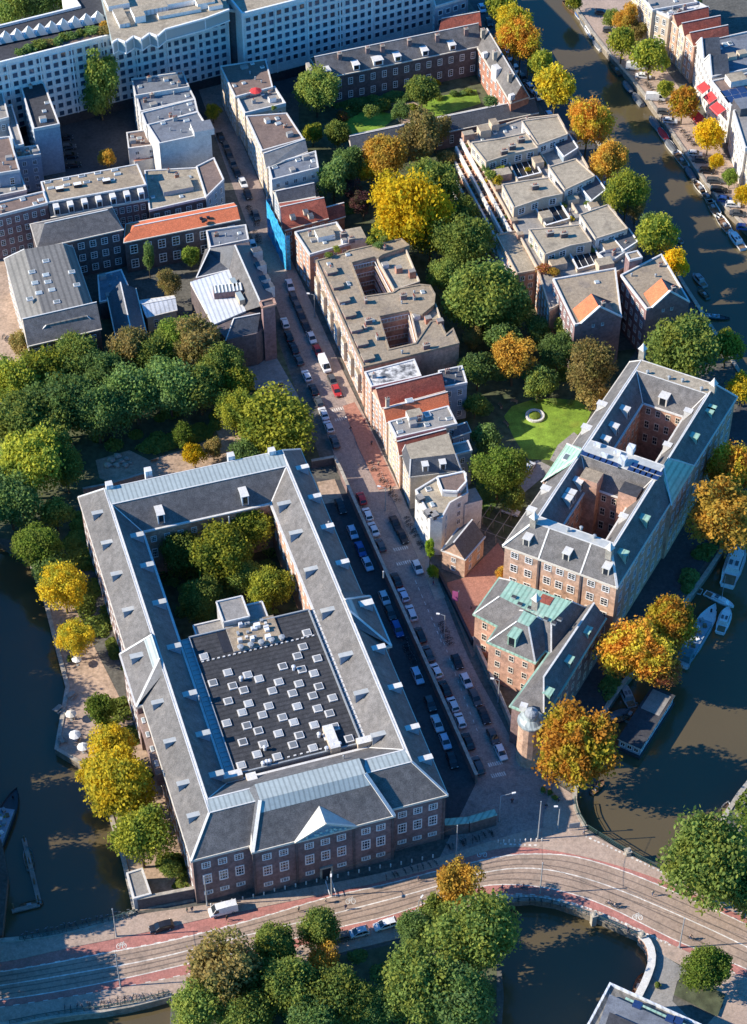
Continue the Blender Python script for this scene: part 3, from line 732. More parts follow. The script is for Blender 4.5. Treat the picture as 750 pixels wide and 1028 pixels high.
# side pavilions
for sg,(ue,ui) in ((-1,(-1.4,5.0)),(1,(W_+1.4,W_-5.0))):
    b=MB();e=[M1(ue-.3 if sg<0 else ue+.3,SV0-.3,ZE-.1),M1(ue-.3 if sg<0 else ue+.3,SV1+.3,ZE-.1)]
    t0,t1=M1(ui,SV0+6.0,TZ+.6),M1(ui,SV1-1.5 if sg<0 else SV1-6.0,TZ+.6)
    if sg>0: t0,t1=M1(ui,SV0+6.5,TZ+.6),M1(ui,SV1-4.0,TZ+.6)
    b.poly([e[0],e[1],t1,t0],'slate');z0,z1=M1(ui,SV0-.3,TZ-.3),M1(ui,SV1+.3,TZ-.3)
    b.poly([e[0],t0,M1(ui,SV0+2.5,TZ-.1)],'slate_dark');b.poly([e[1],t1,M1(ui,SV1,TZ-.1)],'slate')  # near slope in darker slate: its shade is put into the colour
    p=b.build('pavilion_roof',museum);b=MB();b.bar(e[0],t0,.5,.2,'lead');b.bar(e[1],t1,.5,.2,'lead')
    b.bar(e[0],e[1],.4,.25,'lead')
    s=2.6 if sg<0 else -2.6
    b.poly([t0+Vector((0,0,.05)),t1+Vector((0,0,.05)),t1.lerp(e[1],.25)+Vector((0,0,.06)),t0.lerp(e[0],.25)+Vector((0,0,.06))],'zinc');b.build('zinc_cap',p)
cornice(museum,ccw(outl),ZE-.05,'cream_paint',.55,.45)
b=MB()
for a,c in zip(I,I[1:]+I[:1]): b.bar(a+Vector((0,0,.05)),c+Vector((0,0,.05)),.5,.35,'lead')
b.build('gutter',museum)
# front windows, door
FR=[(11.4,1.9),(7.0,3.0),(2.6,1.15)]
for u0,u1,v,n in((0,PU0,0,3),(PU0,PA,-1.6,2),(PA,PB,-1.6,3),(PB,PU1,-1.6,2),(PU1,W_,0,3)):
    for zc_,h in FR:
        sk=(1,) if(n==3 and u0==PA and zc_<3) else ()
        windows(museum,M1(u0,v),M1(u1,v),[(zc_,h)],n,1.85 if u0!=0 else 1.8,'grid',.9,skip=sk)
c=M1(pm,-1.7);b=MB();b.box(*M1(pm,-1.75),0,3.4,2.6,.35,UA,'stone');d=b.build('door_surround',museum)
b=MB();b.box(*M1(pm,-1.96),0,2.9,1.7,.1,UA,'black_paint');b.build('door',d)
b=MB()
for u in(PU0,PU1,PA,PB,0.25,W_-.25): b.box(*M1(u,-1.62 if PU0<=u<=PU1 else -.02),0,ZE-.6,.5,.25,UA,'brick_dark')
b.build('pilaster',museum)
windows(museum,M1(0,L_),M1(0,SV1),[(11.4,1.8),(7,2.8),(2.5,1.2)],15,1.4,'grid',1)
windows(museum,M1(-1.4,SV1),M1(-1.4,SV0),[(11.4,1.8),(7,2.8),(2.5,1.2)],5,1.4,'grid',1)
windows(museum,M1(0,SV0),M1(0,0),[(11.4,1.8),(7,2.8),(2.5,1.2)],13,1.4,'grid',1)
windows(museum,M1(W_,0),M1(W_,SV0),[(11.4,1.8),(7,2.8),(2.5,1.2)],13,1.4,'grid',1);windows(museum,M1(W_+1.4,SV0),M1(W_+1.4,SV1),[(11.4,1.8),(7,2.8),(2.5,1.2)],5,1.4,'grid',1);windows(museum,M1(W_,SV1),M1(W_,L_),[(11.4,1.8),(7,2.8),(2.5,1.2)],15,1.4,'grid',1)
windows(museum,M1(CU1,CV1),M1(CU1,56),[(11.4,1.8),(7,2.8)],9,1.3,'grid',1)
windows(museum,M1(CU0,CV1),M1(CU1,CV1),[(11.4,1.8),(7,2.8)],9,1.3,'grid',1)
# brown lean-to on the left side, south of the pavilion
b=MB();b.prism(M1.rect(-1.5,23.5,-.02,39.4)[::1],8,11.5,'brick_brown');b.poly([M1(-1.6,23.5,11.5),M1(-.02,23.5,11.9),M1(-.02,39.4,11.9),M1(-1.6,39.4,11.5)],'roof_brown');lt=b.build('lean_to',museum)
for k in range(4):
    p=M1(-.8,26+k*3.8,11.7);skylight(lt,p.x,p.y,p.z,.7,1.4)
# dormers
PI_=(TZ-ZE)/5.0
for px in((95,516),(104,546),(115,577),(127,613),(168,745),(183,787),(194,819)): u,v=M1.uv(*px,17.6);dormer(roof_o,M1,0,v,1,0,ZE,PI_,1.2,3.5,.8)
u,v=M1.uv(131,660,17.6);dormer(roof_o,M1,-1.2,v,1,0,ZE,PI_*.93,1.1,3.6,1.0);
u,v=M1.uv(156,706,17.6);dormer(roof_o,M1,0,v,1,0,ZE,PI_,1.2,3.5,.8)
for px in((139,538),(149,568),(163,605),(175,650),(192,697),(206,737),(222,777)): u,v=M1.uv(*px,17);dormer(roof_o,M1,CU0,v,-1,0,ZE,PI_,.3,3.0,1.0,'metal_white','zinc_pale')
for px in((282,508),(295,537),(309,574),(326,615),(344,660),(363,697),(377,740)): u,v=M1.uv(*px,17);dormer(roof_o,M1,CU1,v,1,0,ZE,PI_,.5,3.3,.85)
for px in((303,471),(316,500),(329,530),(344,566),(378,652),(396,691),(413,732),(426,763)): u,v=M1.uv(*px,17);dormer(roof_o,M1,W_,v,-1,0,ZE,PI_,.5,3.2,.95,'metal_white','lead')
u,v=M1.uv(372,606,17);dormer(roof_o,M1,W_+1.4,v,-1,0,ZE,PI_*.93,.6,3.4,1.3,'metal_white','lead')
pb=(TZ-ZE)/5.1
for px in((162,520),(246,500)): u,v=M1.uv(*px,17);dormer(roof_o,M1,u,CV1,0,1,ZE,pb,.4,3.4,1.5,'metal_white','lead')
for px in((110,490),(149,476),(232,461),(273,456)):
    p=G(*px,19);bx=MB();bx.box(p.x,p.y,17,20.5,1.5,1.5,UA,'metal_white','lead');bx.build('roof_hatch',roof_o)
for px in((216,668+150),(345,760),(330,525),(170,700),(200,700),(385,575),(120,560),(230,520)):
    p=G(*px,17.3);vent(roof_o,p.x,p.y,15.8,.15,1.8)
# the black roofed hall in the court
ZH=14.7;H0,H1,V0,V1=12.9,38.3,16.6,53.4
hall=MB();hall.prism(M1.rect(H0,V0,H1,V1),0,ZH,'grey_metal','tar');ho=hall.build('hall',museum)
b=MB();q=M1.rect(H0,V0,H1,V1);oo=inset(q,-.12)
for k in range(4): b.bar(Vector((*oo[k],ZH+.12)),Vector((*oo[(k+1)%4],ZH+.12)),.3,.5,'grey_metal')
b.build('roof_edge',ho)
for u0,u1 in((11.2,H0-.2),(H1+.2,40.0)):
    b=MB();b.poly([M1(u0,V0,ZH-.1),M1(u1,V0,ZH-.1),M1(u1,V1,ZH-.1),M1(u0,V1,ZH-.1)],'glass_pale')
    for p,q_ in(((u0,V0),(u0,V1)),((u1,V0),(u1,V1))): b.bar(M1(*p,ZH),M1(*q_,ZH),.14,.2,'zinc_pale')
    n=30
    for k in range(n+1):
        v=V0+(V1-V0)*k/n;b.bar(M1(u0,v,ZH),M1(u1,v,ZH),.1,.12,'zinc_pale')
    b.build('glass_strip',ho)
for cx,cy in((483,142),(470,188),(452,218),(517,226),(404,252),(466,262),(506,275),(224,272),(289,280),(326,293),(240,316),(276,330),(175,306),(146,220),(391,303),(369,332),(457,309),(436,340),(522,318),(502,348),(567,355),(225,366),(292,374),(271,403),(358,382),(337,411),(451,383),(518,390),(557,406),(220,438),(286,446),(324,463),(403,419),(440,435),(507,444),(574,450),(273,500),(390,472),(458,478),(437,509),(552,481),(621,489),(340,507),(320,540),(503,519),(386,548),(268,576)):
    p=G(160+cx/3.261,590+cy/3.261+1,ZH+.4);b=MB()
    b.box(p.x,p.y,ZH,ZH+.3,1.75,1.75,UA,'lead')
    b.box(p.x,p.y,ZH+.3,ZH+.38,1.25,1.25,UA,'glass_sky');b.build('skylight',ho)
for cx,cy in((440,262),(268,298),(523,482),(346,525),(340,577),(352,572),(362,570),(548,528),(570,518),(590,513)):
    p=G(160+cx/3.261,590+cy/3.261+2,ZH);vent(ho,p.x,p.y,ZH,.32,1.0,'metal_white')
b=MB()
for k in range(22): p=M1(H0+1+k*(H1-H0-2)/21,V1-7.0,ZH);b.box(p.x,p.y,ZH,ZH+.18,.5,.3,UA,'lead')
for k in range(12): p=M1(H0+7+k*1.3,V0+.9,ZH);b.box(p.x,p.y,ZH,ZH+.18,.5,.3,UA,'lead')
b.build('roof_paver',ho)
u0,v0=M1.uv(235,655,ZH);u1,v1=M1.uv(283,641,ZH)
b=MB();b.box(*M1((u0+u1)/2,50.5),ZH,ZH+.35,u1-u0,7.4,UA,'plaster_grey','gravel_tan');pk=b.build('plant_deck',ho)
rr=random.Random(5)
for k in range(16):
    u=rr.uniform(u0+.8,u1-.8);v=rr.uniform(47.6,53.4);p=M1(u,v);bx=MB();h=rr.uniform(.4,1.1)
    bx.box(*p,ZH+.35,ZH+.35+h,rr.uniform(.5,1.3),rr.uniform(.5,1.0),UA,rr.choice(['white_paint','grey_metal','lead','metal_white']));bx.build('air_unit',pk)
for k in range(5): p=M1(u0+1.5+k*2.2,47.3);vent(pk,*p,ZH+.3,.5,.6,'grey_metal')
b=MB();b.box(*M1(u0-.8,50.4),ZH-.02,ZH+.06,2.6,6,UA,'black_paint');b.build('light_well',ho)  # flat black plate stands for the shade down this well
for cu,cv,lu,lv,h in((u0+2.5,57,5.5,6,ZH+1.6),(u0+7,56.5,4.5,5,ZH-.4),(u0-3,56,6,3,ZH-1.2)):
    b=MB();b.box(*M1(cu,cv),0,h,lu,lv,UA,'plaster_grey','gravel_grey');rm=b.build('stair_room',ho)
    b=MB()
    P=[Vector((*p,h+.1)) for p in M1.rect(cu-lu/2,cv-lv/2,cu+lu/2,cv+lv/2)]
    for a,c in zip(P,P[1:]+P[:1]): b.bar(a,c,.3,.4,'lead')
    b.build('parapet',rm)
for px in((333,735),(256,783)):
    p=G(*px,ZH);b=MB();b.box(p.x,p.y-2.0,ZE-1,ZH+1.2,2.0,6.0,UA,'plaster_cream','lead');b.build('link_corridor',ho)
for u,v in((H0-1.0,V0-.6),(H1+1.2,V0-.3)):
    b=MB();b.box(*M1(u,v),ZE-1,ZE+1.4,4.2,1.6,UA,'plaster_cream','lead');b.build('link_corridor',ho)
# ------------------------------------------------------------------ brick block with two light courts, right
ZB=17.5;TB=22.3;BA=R(-27.5);M2=Fr(507,547,ZB,BA);WB,LB=26.3,67.0
block=thing('brick_block','tall pinkish brick building with two open courts and solar panels on its roof','building',(*M2(13,33),0))
b=MB();b.prism([M2(0,0),M2(25.7,0),M2(WB+.6,LB),M2(1.0,LB)],0,ZB,'brick_tan');b.build('wall',block)
c1=(8.3,10.0,18.9,24.7);c2=(8.6,36.5,19.2,55.5)
for c in(c1,c2):
    b=MB();b.prism(M2.rect(*c)[::-1],0,ZB,'brick_pink');b.build('courtyard_wall',block)
rf=MB()
O=[M2(-.4,-.4,ZB-.1),M2(26.0,-.4,ZB-.1),M2(WB+.9,LB+.3,ZB-.1),M2(.7,LB+.3,ZB-.1)]
T=[M2(4.3,4.5,TB),M2(22.2,4.5,TB),M2(22.6,LB-3.4,TB),M2(4.6,LB-3.4,TB)]
for i in range(4): rf.poly([O[i],O[(i+1)%4],T[(i+1)%4],T[i]],'slate')
caps=[]
def ring(c,dl,dr,dn,df):
    u0,v0,u1,v1=c;a=[M2(u0+.3,v0+.3,ZB-.1),M2(u1-.3,v0+.3,ZB-.1),M2(u1-.3,v1-.3,ZB-.1),M2(u0+.3,v1-.3,ZB-.1)]
    t=[M2(u0-dl,v0-dn,TB),M2(u1+dr,v0-dn,TB),M2(u1+dr,v1+df,TB),M2(u0-dl,v1+df,TB)]
    for i in range(4): j=(i+1)%4;rf.poly([a[j],a[i],t[i],t[j]],'slate')
    return a,t
a1,t1=ring(c1,3.5,2.9,3.3,3.9);a2,t2=ring(c2,3.6,3.0,3.0,4.2)
ro=rf.build('roof',block)
for q,m in(([T[0],T[1],t1[1],t1[0]],'zinc_pale'),([t1[3],t1[2],t2[1],t2[0]],'zinc_pale'),([t2[3],t2[2],T[2],T[3]],'gravel_pale'),([T[0],t1[0],t1[3],t2[0],t2[3],T[3]][::-1],'lead'),([T[1],T[2],t2[2],t2[1],t1[2],t1[1]][::-1],'lead')):
    b=MB();b.poly(ccw([tuple(p) for p in q]),m);b.build('roof_cap',ro)
b=MB()
for i in range(4): b.bar(O[i],T[i],.5,.22,'lead');b.bar(T[i],T[(i+1)%4],.25,.14,'lead')
for a,t in((a1,t1),(a2,t2)):
    for i in range(4): b.bar(a[i],t[i],.22,.12,'lead');b.bar(t[i],t[(i+1)%4],.2,.12,'lead')
for u in(8.0,17.6): b.bar(M2(u,-.4,ZB-.05),M2(u-(1.5 if u<10 else -1.5)*0,4.5,TB),.35,.16,'lead')
b.build('ridge_flashing',ro)
cornice(block,[M2(0,0),M2(25.7,0),M2(WB+.6,LB),M2(1.0,LB)],ZB,'cream_paint',.5,.45)
for a in(a1,a2):
    b=MB()
    for p,q in zip(a,a[1:]+a[:1]): b.bar(p+Vector((0,0,.05)),q+Vector((0,0,.05)),.5,.3,'lead')
    b.build('gutter',block)
RB4=[(15.4,1.9),(11.4,2.3),(7.2,2.4),(3.0,2.2)]
for u0,u1,n in((0,8,2),(8,17.7,3),(17.7,25.7,2)): windows(block,M2(u0,0),M2(u1,0),RB4,n,1.75,'sash',.7)
b=MB()
for u in(8,17.7): b.box(*M2(u,-.05),0,ZB-.5,.45,.3,BA,'brick_dark')
b.build('pilaster',block)
windows(block,M2(25.72,0),M2(WB+.62,LB),RB4,17,1.75,'sash',1)
for c in(c1,c2):
    windows(block,M2(c[0],c[3]),M2(c[2],c[3]),RB4[:3],4,1.2,'cream',.5)
    windows(block,M2(c[0],c[1]),M2(c[0],c[3]),RB4[:3],5 if c is c1 else 7,1.2,'cream',.5)
    windows(block,M2(c[2],c[3]),M2(c[2],c[1]),RB4[:2],5,1.2,'cream',.5)
# towers in the near court
for cx,cy in((282,412),(400,455)):
    p=G(500+cx/3,340+cy/3-2,22);b=MB();b.box(p.x,p.y,4,21.5,4.2,3.6,BA,'brick_pink','gravel_tan' if cx<300 else 'tar_plain');tw=b.build('court_tower',block)
for px in((538,604),(645,353),(716,388),(612,553),(536,522)):
    p=G(*px,TB+1);q=chimney(block,p.x,p.y,TB-1,2.8,1.3,1.3,BA,'stone',0);b=MB();b.lathe((p.x,p.y,TB+1.9),[(1.15,0),(.5,.8),(0,1.8)],'lead',4);b.build('cap',q)
for cx,cy in((84,615),(203,660),(320,708)):
    p=G(500+cx/3,340+cy/3,19.5);u=(p.x-M2.o.x)*M2.c+(p.y-M2.o.y)*M2.s;dormer(ro,M2,u,0,0,1,ZB,(TB-ZB)/4.5,.8,2.9,1.5,'cream_paint','lead','cream_paint')
for px in((666,400),(704,443),(653,525),(631,560),(722,415)):
    u,v=M2.uv(*px,20);dormer(ro,M2,25.9,v,-1,0,ZB,(TB-ZB)/3.7,.7,2.8,1.4,'copper','copper','copper')
for px in((628,413),(617,430),(606,442),(581,485),(570,502),(575,497)):
    u,v=M2.uv(*px,20);dormer(ro,M2,c2[0],v,-1,0,ZB,(TB-ZB)/3.6,.5,2.6,1.3,'cream_paint','lead','lead')
for px in((690,415),(672,450),(626,521),(607,407),(590,430),(551,492),(541,515)):
    u,v=M2.uv(*px,20)
    if u>15: dormer(ro,M2,c1[2],v,1,0,ZB,(TB-ZB)/3,.4,2.2,1.2,'cream_paint','lead','lead')
    else: dormer(ro,M2,0.3,v,1,0,ZB,(TB-ZB)/4.3,.5,2.6,1.3,'cream_paint','lead','lead')
u,v=M2.uv(671,404,20);dormer(ro,M2,u-1.5,c2[3],0,1,ZB,(TB-ZB)/4.2,.3,2.6,2.0,'cream_paint','lead','cream_paint')
# copper gables, one each side
for px,sg in((685,478),1),((575,462),-1):
    u,v=M2.uv(*px,20);ue=26.2 if sg>0 else -.3;ui=22.2 if sg>0 else 4.6
    b=MB();e0,e1=M2(ue+sg*.8,v-7,ZB-.1),M2(ue+sg*.8,v+7,ZB-.1);t=M2(ui,v-1.2,TB+.3);t2_=M2(ui,v+1.2,TB+.3)
    b.poly([e0,e1,t2_,t] if sg>0 else [e1,e0,t,t2_],'copper');b.poly([e0,t,M2(ui,v-2.5,TB-.2)],'copper');b.poly([e1,t2_,M2(ui,v+2.5,TB-.2)],'copper')
    b.bar(e0,t,.3,.15,'lead');b.bar(e1,t2_,.3,.15,'lead');cg=b.build('copper_gable_roof',ro)
    if sg<0: p=e0.lerp(t,.5).lerp(e1.lerp(t2_,.5),.5);skylight(cg,p.x,p.y,p.z,1.6,2.2,BA)
    b=MB();b.prism(ccw([M2(ue-sg*.3,v-6.5),M2(ue+sg*.6,v-6.5),M2(ue+sg*.6,v+6.5),M2(ue-sg*.3,v+6.5)]),0,ZB-.1,'brick_tan');b.build('pavilion_wall',block)
    if sg>0: windows(block,M2(ue+.62,v-6.5),M2(ue+.62,v+6.5),RB4,4,1.75,'sash',.6)
# solar panels on the middle roof
i=0
for (xa,ya,xb,yb,n) in((254,344,362,382,6),(394,390,480,420,5),(405,378,492,408,5)):
    for k in range(n):
        t=(k+.5)/n;p=G(500+(xa+(xb-xa)*t)/3,340+(ya+(yb-ya)*t)/3,TB+.4);b=MB();b.box(p.x,p.y,TB+.3,TB+.42,1.7,1.3,BA,'lead','panel_blue');b.build('solar_panel',ro)
for cx,cy in((375,370),(400,335),(320,350),(300,318),(360,342)):
    p=G(500+cx/3,340+cy/3,TB+.5);b=MB();b.box(p.x,p.y,TB-.1,TB+(1.6 if cx>370 else .8),1.6,1.8 if cx>370 else .8,BA,'metal_white');b.build('air_unit',ro)
for cx,cy in((450,105),(515,122),(555,130),(612,155),(210,580),(250,575),(290,600)):
    p=G(500+cx/3,340+cy/3,TB);vent(ro,p.x,p.y,TB,.3,.7,'grey_metal')
# ------------------------------------------------------------------ copper capped corner building in front of the block
ZC=11.8
def Z(px,z=ZC): return [tuple(G(x,y,z)[:2]) for x,y in px]
cb=thing('corner_building','red brick building with green copper roof and round corner turret beside the street','building',(*G(545,690)[:2],0))
QA=ccw(Z([(477,616),(553,655),(594,613),(502,581)]));QP=ccw(Z([(491,644),(537,664),(562,634),(512,612)]));QC=ccw(Z([(514,708),(545,721),(607,621),(586,610)]))
for k,(q,st) in enumerate(((QA,3),(QP,3),(QC,3))):
    b=MB();b.prism(q,0,ZC+(.0,.03,-.03)[k],'brick_pink' if k<2 else 'brick_brown');b.build('wall',cb);cornice(cb,q,ZC+(.0,.03,-.03)[k],'copper',.4,.45)
    for e in range(4):
        A,B=q[e],q[(e+1)%4];L=(Vector(B)-Vector(A)).length
        if not facing(A,B): continue
        if k==0 and e==0: windows(cb,A,B,rows_for(.6,ZC-.6,3,.55),1,1.3,'cream',1,L-4);continue
        if k==2 and e in(0,): continue
        windows(cb,A,B,rows_for(.6,ZC-.6,3,.5),max(1,int(L/3.2)),1.25,'cream',.6)
b=MB();roof_frustum(b,QA,ZC,3.6,(4.2,3,2.6,3.6),'slate','copper');b.build('roof',cb)
b=MB();O_,T_=roof_frustum(b,QP,ZC+.03,4.4,(4.2,4.2,2.4,4.2),'slate','copper');pr=b.build('pavilion_roof',cb)
fq=Fr(491,644,ZC,math.atan2(QP[1][1]-QP[0][1],QP[1][0]-QP[0][0]));fq.o=Vector((*QP[0],ZC))
dormer(pr,fq,(Vector(QP[1])-Vector(QP[0])).length/2-.5,0,0,1,ZC,1.0,.6,3.6,1.9,'copper','copper','copper')
b=MB();rc=MB();r0,r1,Q=roof_gable(rc,QC,ZC,3.8,'slate','b',(.22,0.02),None,.4);rc.bar(r0,r1,.4,.2,'lead');rc.bar(Q[0],r0,.3,.14,'lead');rc.bar(Q[1],r0,.3,.14,'lead') if False else None
ro3=rc.build('wing_roof',cb)
fc=Fr(0,0,0,0);e=QC;fc.o=Vector((*e[1],ZC));an=math.atan2(e[2][1]-e[1][1],e[2][0]-e[1][0]);fc.a=an;fc.c=math.cos(an);fc.s=math.sin(an)
Lc=(Vector(e[2])-Vector(e[1])).length;Wc=(Vector(e[1])-Vector(e[0])).length
for px in((552,695),(573,663),(590,633)):
    u,v=fc.uv(*px,14);dormer(ro3,fc,u,0,0,1,ZC,3.8/(Wc/2),.5,2.2,1.9,'copper','copper','copper')
# turret
p=G(533,725,ZC);b=MB();b.lathe((p.x,p.y,0),[(2.5,0),(2.5,ZC+.4)],'brick_tan',14);tu=b.build('turret',cb)
b=MB();b.lathe((p.x,p.y,ZC+.4),[(2.5,-.3),(2.8,-.1),(2.8,.3),(2.3,.4),(1.5,1.1),(1.3,1.2),(1.3,2.2),(1.5,2.3)],'zinc',14);b.build('turret_roof',tu)
b=MB();b.lathe((p.x,p.y,ZC+2.7),[(1.45,0),(1.35,.5),(1.0,.95),(.4,1.25),(.15,1.6),(0,2.2)],'grey_metal',12);b.build('dome',tu)
p=G(526,708,ZC+2);b=MB();b.box(p.x,p.y,ZC+.6,ZC+2.2,1.5,1.2,R(-20),'lead');b.build('roof_hatch',ro3)
p=G(500+17,640+0,ZC);
pt=M2(-2,-9)
p=G(548,605,14.5);b=MB();b.box(p.x,p.y,ZC+1,ZC+3.7,2.6,2.4,BA,'tile_red');b.build('roof_hatch',cb)
for px in((516,600),(522,607),(532,611),(548,622),(556,626),(562,622)):
    p=G(*px,ZC+3.6);roof_box(cb,p.x,p.y,ZC+3.5,1.0,.8,.5,BA,'grey_metal','tar_plain','roof_vent')
# garden wall along the street in front of it
def wall(label,px,h,w=.4,m='brick_red',cap='stone',z0=0):
    P=gl(px,z0,0);c=P[len(P)//2];t=thing('garden_wall',label,'wall',(c.x,c.y,z0))
    b=MB();k=MB()
    for p,q in zip(P,P[1:]): b.bar(p+Vector((0,0,h/2)),q+Vector((0,0,h/2)),w,h,m);k.bar(p+Vector((0,0,h+.08)),q+Vector((0,0,h+.08)),w+.2,.16,cap)
    b.build('wall_face',t);k.build('coping',t);return t
wall('brick yard wall between the parked cars and the central street',[(343,481),(478,786)],2.6,.5,'brick_brown')
wall('pinkish wall along the street beside the corner building',[(475,646),(500,700),(524,757)],2.2,.4,'brick_pink')
wall('dark railing topped wall by the small gabled house',[(437,572),(456,610),(474,648)],1.5,.35,'black_paint','black_paint')
wall('low wall closing the far end of the parking yard',[(313,470),(336,466),(343,480)],2.4,.5,'brick_dark')
wall('brick garden wall of the terrace at the road corner',[(139,912),(196,901)],3.2,.5,'brick_dark')
wall('brick wall beside the road at the parking yard entrance',[(446,836),(470,834),(497,826)],3.4,1.4,'brick_dark','copper')
wall('garden wall between the trees and the playground',[(252,378),(258,396),(284,388)],1.6,.35,'brick_dark')
wall('sunlit garden wall behind the slate roofed courtyard building',[(84,497),(110,492),(150,480)],2.0,.4,'brick_tan')
# gatehouse shed on the terrace
building('garden_shed','small grey flat roofed shed on the terrace near the road','shed',[(134,903),(152,898),(143,872),(127,877)],3.5,'plaster_grey',('flat','gravel_grey',.3),1,2.5,edges=[])
# ------------------------------------------------------------------ small gabled house by the street
building('gabled_house','small brown brick house with dark slate gable roof beside the street','house',[(444,552),(467,561),(486,539),(460,531)],6.0,'brick_tan',('gable',4.0,'slate_dark','b',(0,0)),2,3.2,edges=[0,1],corn='lead')
# ------------------------------------------------------------------ long apartment block, street side, two light wells
ZA=12.5
poly=[(317,262),(365,369),(461,345),(455,330),(448,336),(441,322),(432,323),(417,345),(391,351),(381,318),(410,312),(414,314),(424,316),(436,306),(437,296),(432,287),(422,286),(400,290),(394,294),(366,298),(353,264),(376,258),(380,259),(384,256),(411,247),(403,240),(350,252),(345,255)]
rt,P=building('apartment_block','long brown flat roofed apartment block with two white railed light wells','apartment block',poly,ZA,'brick_pink',('flat','gravel_tan',.3),5,3,edges=[],par='gravel_tan',clut=16)
xy=[tuple(G(x,y,ZA)[:2]) for x,y in poly]
windows(rt,xy[0],xy[1],rows_for(.3,12.2,4,.6),17,1.5,'sash',.8)
for k in range(7):
    t=(k+.6)/7.2;px=(322+(366-322)*t,268+(372-268)*t-3);p=G(px[0]+3,px[1],ZA)
    b=MB();b.box(p.x+.9,p.y,ZA,ZA+.9,2.3,2.6,R(-70),'brick_purple','roof_brown');h_=b.build('roof_hatch',rt)
    b=MB();b.box(p.x+.9,p.y,ZA+.9,ZA+1.05,2.6,2.9,R(-70),'plaster_cream','gravel_tan');b.build('rim',h_)
A_,B_=Vector(xy[0]),Vector(xy[1]);d_=(B_-A_).normalized();n_=Vector((d_.y,-d_.x));L_A=(B_-A_).length
for k in range(7):
    q=A_+d_*(L_A*(k+.5)/7)+n_*.45;an=math.atan2(d_.y,d_.x);b=MB();b.box(q.x,q.y,3.2,ZA-3.4,2.6,.9,an,'plaster_cream','gravel_tan');bay=b.build('bay_window',rt)
    for z in(4.5,7.4): windows(rt,q-d_*1.3+n_*.45,q+d_*1.3+n_*.45,[(z,1.7)],2,1.1,'sash',.1)
for z in(3.0,6.1,9.1): b=MB();b.bar(Vector((*(A_+n_*.06),z)),Vector((*(B_+n_*.06),z)),.14,.3,'plaster_cream');b.build('string_course',rt)
for x,y in((405,300),(370,325),(353,243),(428,350),(345,238)):
    p=G(x,y,ZA);chimney(rt,p.x,p.y,ZA,1.3,1.6,.9,UA,'brick_brown',3)
for A,B in(((354,264),(376,259)),((382,318),(410,312)),((376,259),(394,294)),((410,312),(418,345))):
    A,B=G(*A,ZA),G(*B,ZA)
    d=(B-A).normalized()
    for z in range(4):
        b=MB();zz=ZA-1-z*3
        for k in range(9):
            q=A.lerp(B,k/8);b.bar(Vector((q.x,q.y,zz-1)),Vector((q.x,q.y,zz)),.12,.12,'white_paint')
        b.bar(Vector((*A[:2],zz)),Vector((*B[:2],zz)),.15,.15,'white_paint');b.bar(Vector((*A[:2],zz-1.1)),Vector((*B[:2],zz-1.1)),.4,.25,'plaster_cream');b.build('gallery_railing',rt)
for px,z in(([(378,261),(396,293),(421,285),(406,249)],11.3),([(412,314),(419,344),(446,333),(437,307)],11.3)):
    q=ccw([tuple(G(x,y,z)[:2]) for x,y in px]);b=MB();b.prism(q,0,z,'brick_pink','gravel_pale');w=b.build('rear_extension',rt);b=MB()
    for a,c in zip(q,q[1:]+q[:1]): b.bar(Vector((*a,z+.4)),Vector((*c,z+.4)),.3,.9,'plaster_cream')
    b.build('parapet',w)
    for k in range(3): p=Vector(q[0]).lerp(Vector(q[2]),.3+.2*k);roof_box(w,p.x+k*1.2-1,p.y,z,1.6,1.4,1.2+.4*k,UA,'brick_red' if k else 'plaster_white','gravel_grey','roof_room')
for x,y in((388,252),(372,248),(360,250),(404,262),(438,325)):
    p=G(x,y,ZA);
G1='row houses along the central street'
def rowhouse(label,px,z,wall,roof,st=4,edges=[3],**k):
    return building('row_house',label,'house',px,z,wall,roof,st,1.9,1.1,edges=edges,group=G1,**k)
rowhouse('narrow house with black and white weathered roof next to the apartment block',[(373,389),(423,378),(416,361),(366,374)],12.6,'brick_pink',('flat','weathered',.3),4,clut=1)
rt,P=rowhouse('row house with a wide dark red tiled gable roof and white chimney',[(384,409),(446,392),(438,377),(373,391)],11.2,'brick_pink',('gable',3.2,'tile_red','a',(0,0)),4)
p=G(389,402,14.6);chimney(rt,p.x,p.y,12.6,2.6,.8,.7,UA,'plaster_cream',2)
p=G(411,402,12.9);skylight(rt,p.x,p.y,12.7,1.8,1.3)
rowhouse('row house with bright orange tiled roof between grey roofs',[(389,424),(450,408),(446,393),(384,410)],10.6,'brick_tan',('gable',2.2,'tile_orange','a',(0,0)),4)
rt,P=rowhouse('row house with flat grey roof stained black and a pale roof box',[(398,440),(459,426),(450,408),(390,424)],12.0,'plaster_cream',('flat','gravel_grey',.3),4,edges=[3,0],clut=8)
p=G(416,417,12.8);roof_box(rt,p.x,p.y,12.0,3.4,2.6,1.6,UA,'plaster_white','gravel_pale')
rowhouse('row house with small red tiled roof below the stained grey one',[(402,457),(448,444),(445,432),(397,443)],10.7,'brick_tan',('gable',2.2,'tile_red','a',(0,0)),4)
rt,P=rowhouse('row house with olive flat roof over a dark mansard with two dormers',[(412,478),(462,472),(452,443),(404,456)],10.4,'plaster_cream',('frustum',3.0,(2.4,.6,.3,.6),'slate_dark','gravel_pale'),4,edges=[3])
fa=Fr(0,0,0,0);an=math.atan2(P[1][1]-P[0][1],P[1][0]-P[0][0]);fa.o=Vector((*P[0],10.4));fa.a=an;fa.c=math.cos(an);fa.s=math.sin(an)
for u in(3.5,7.5): dormer(rt,fa,u,0,0,1,10.4,1.25,.3,1.9,1.3,'white_paint','lead','white_paint')
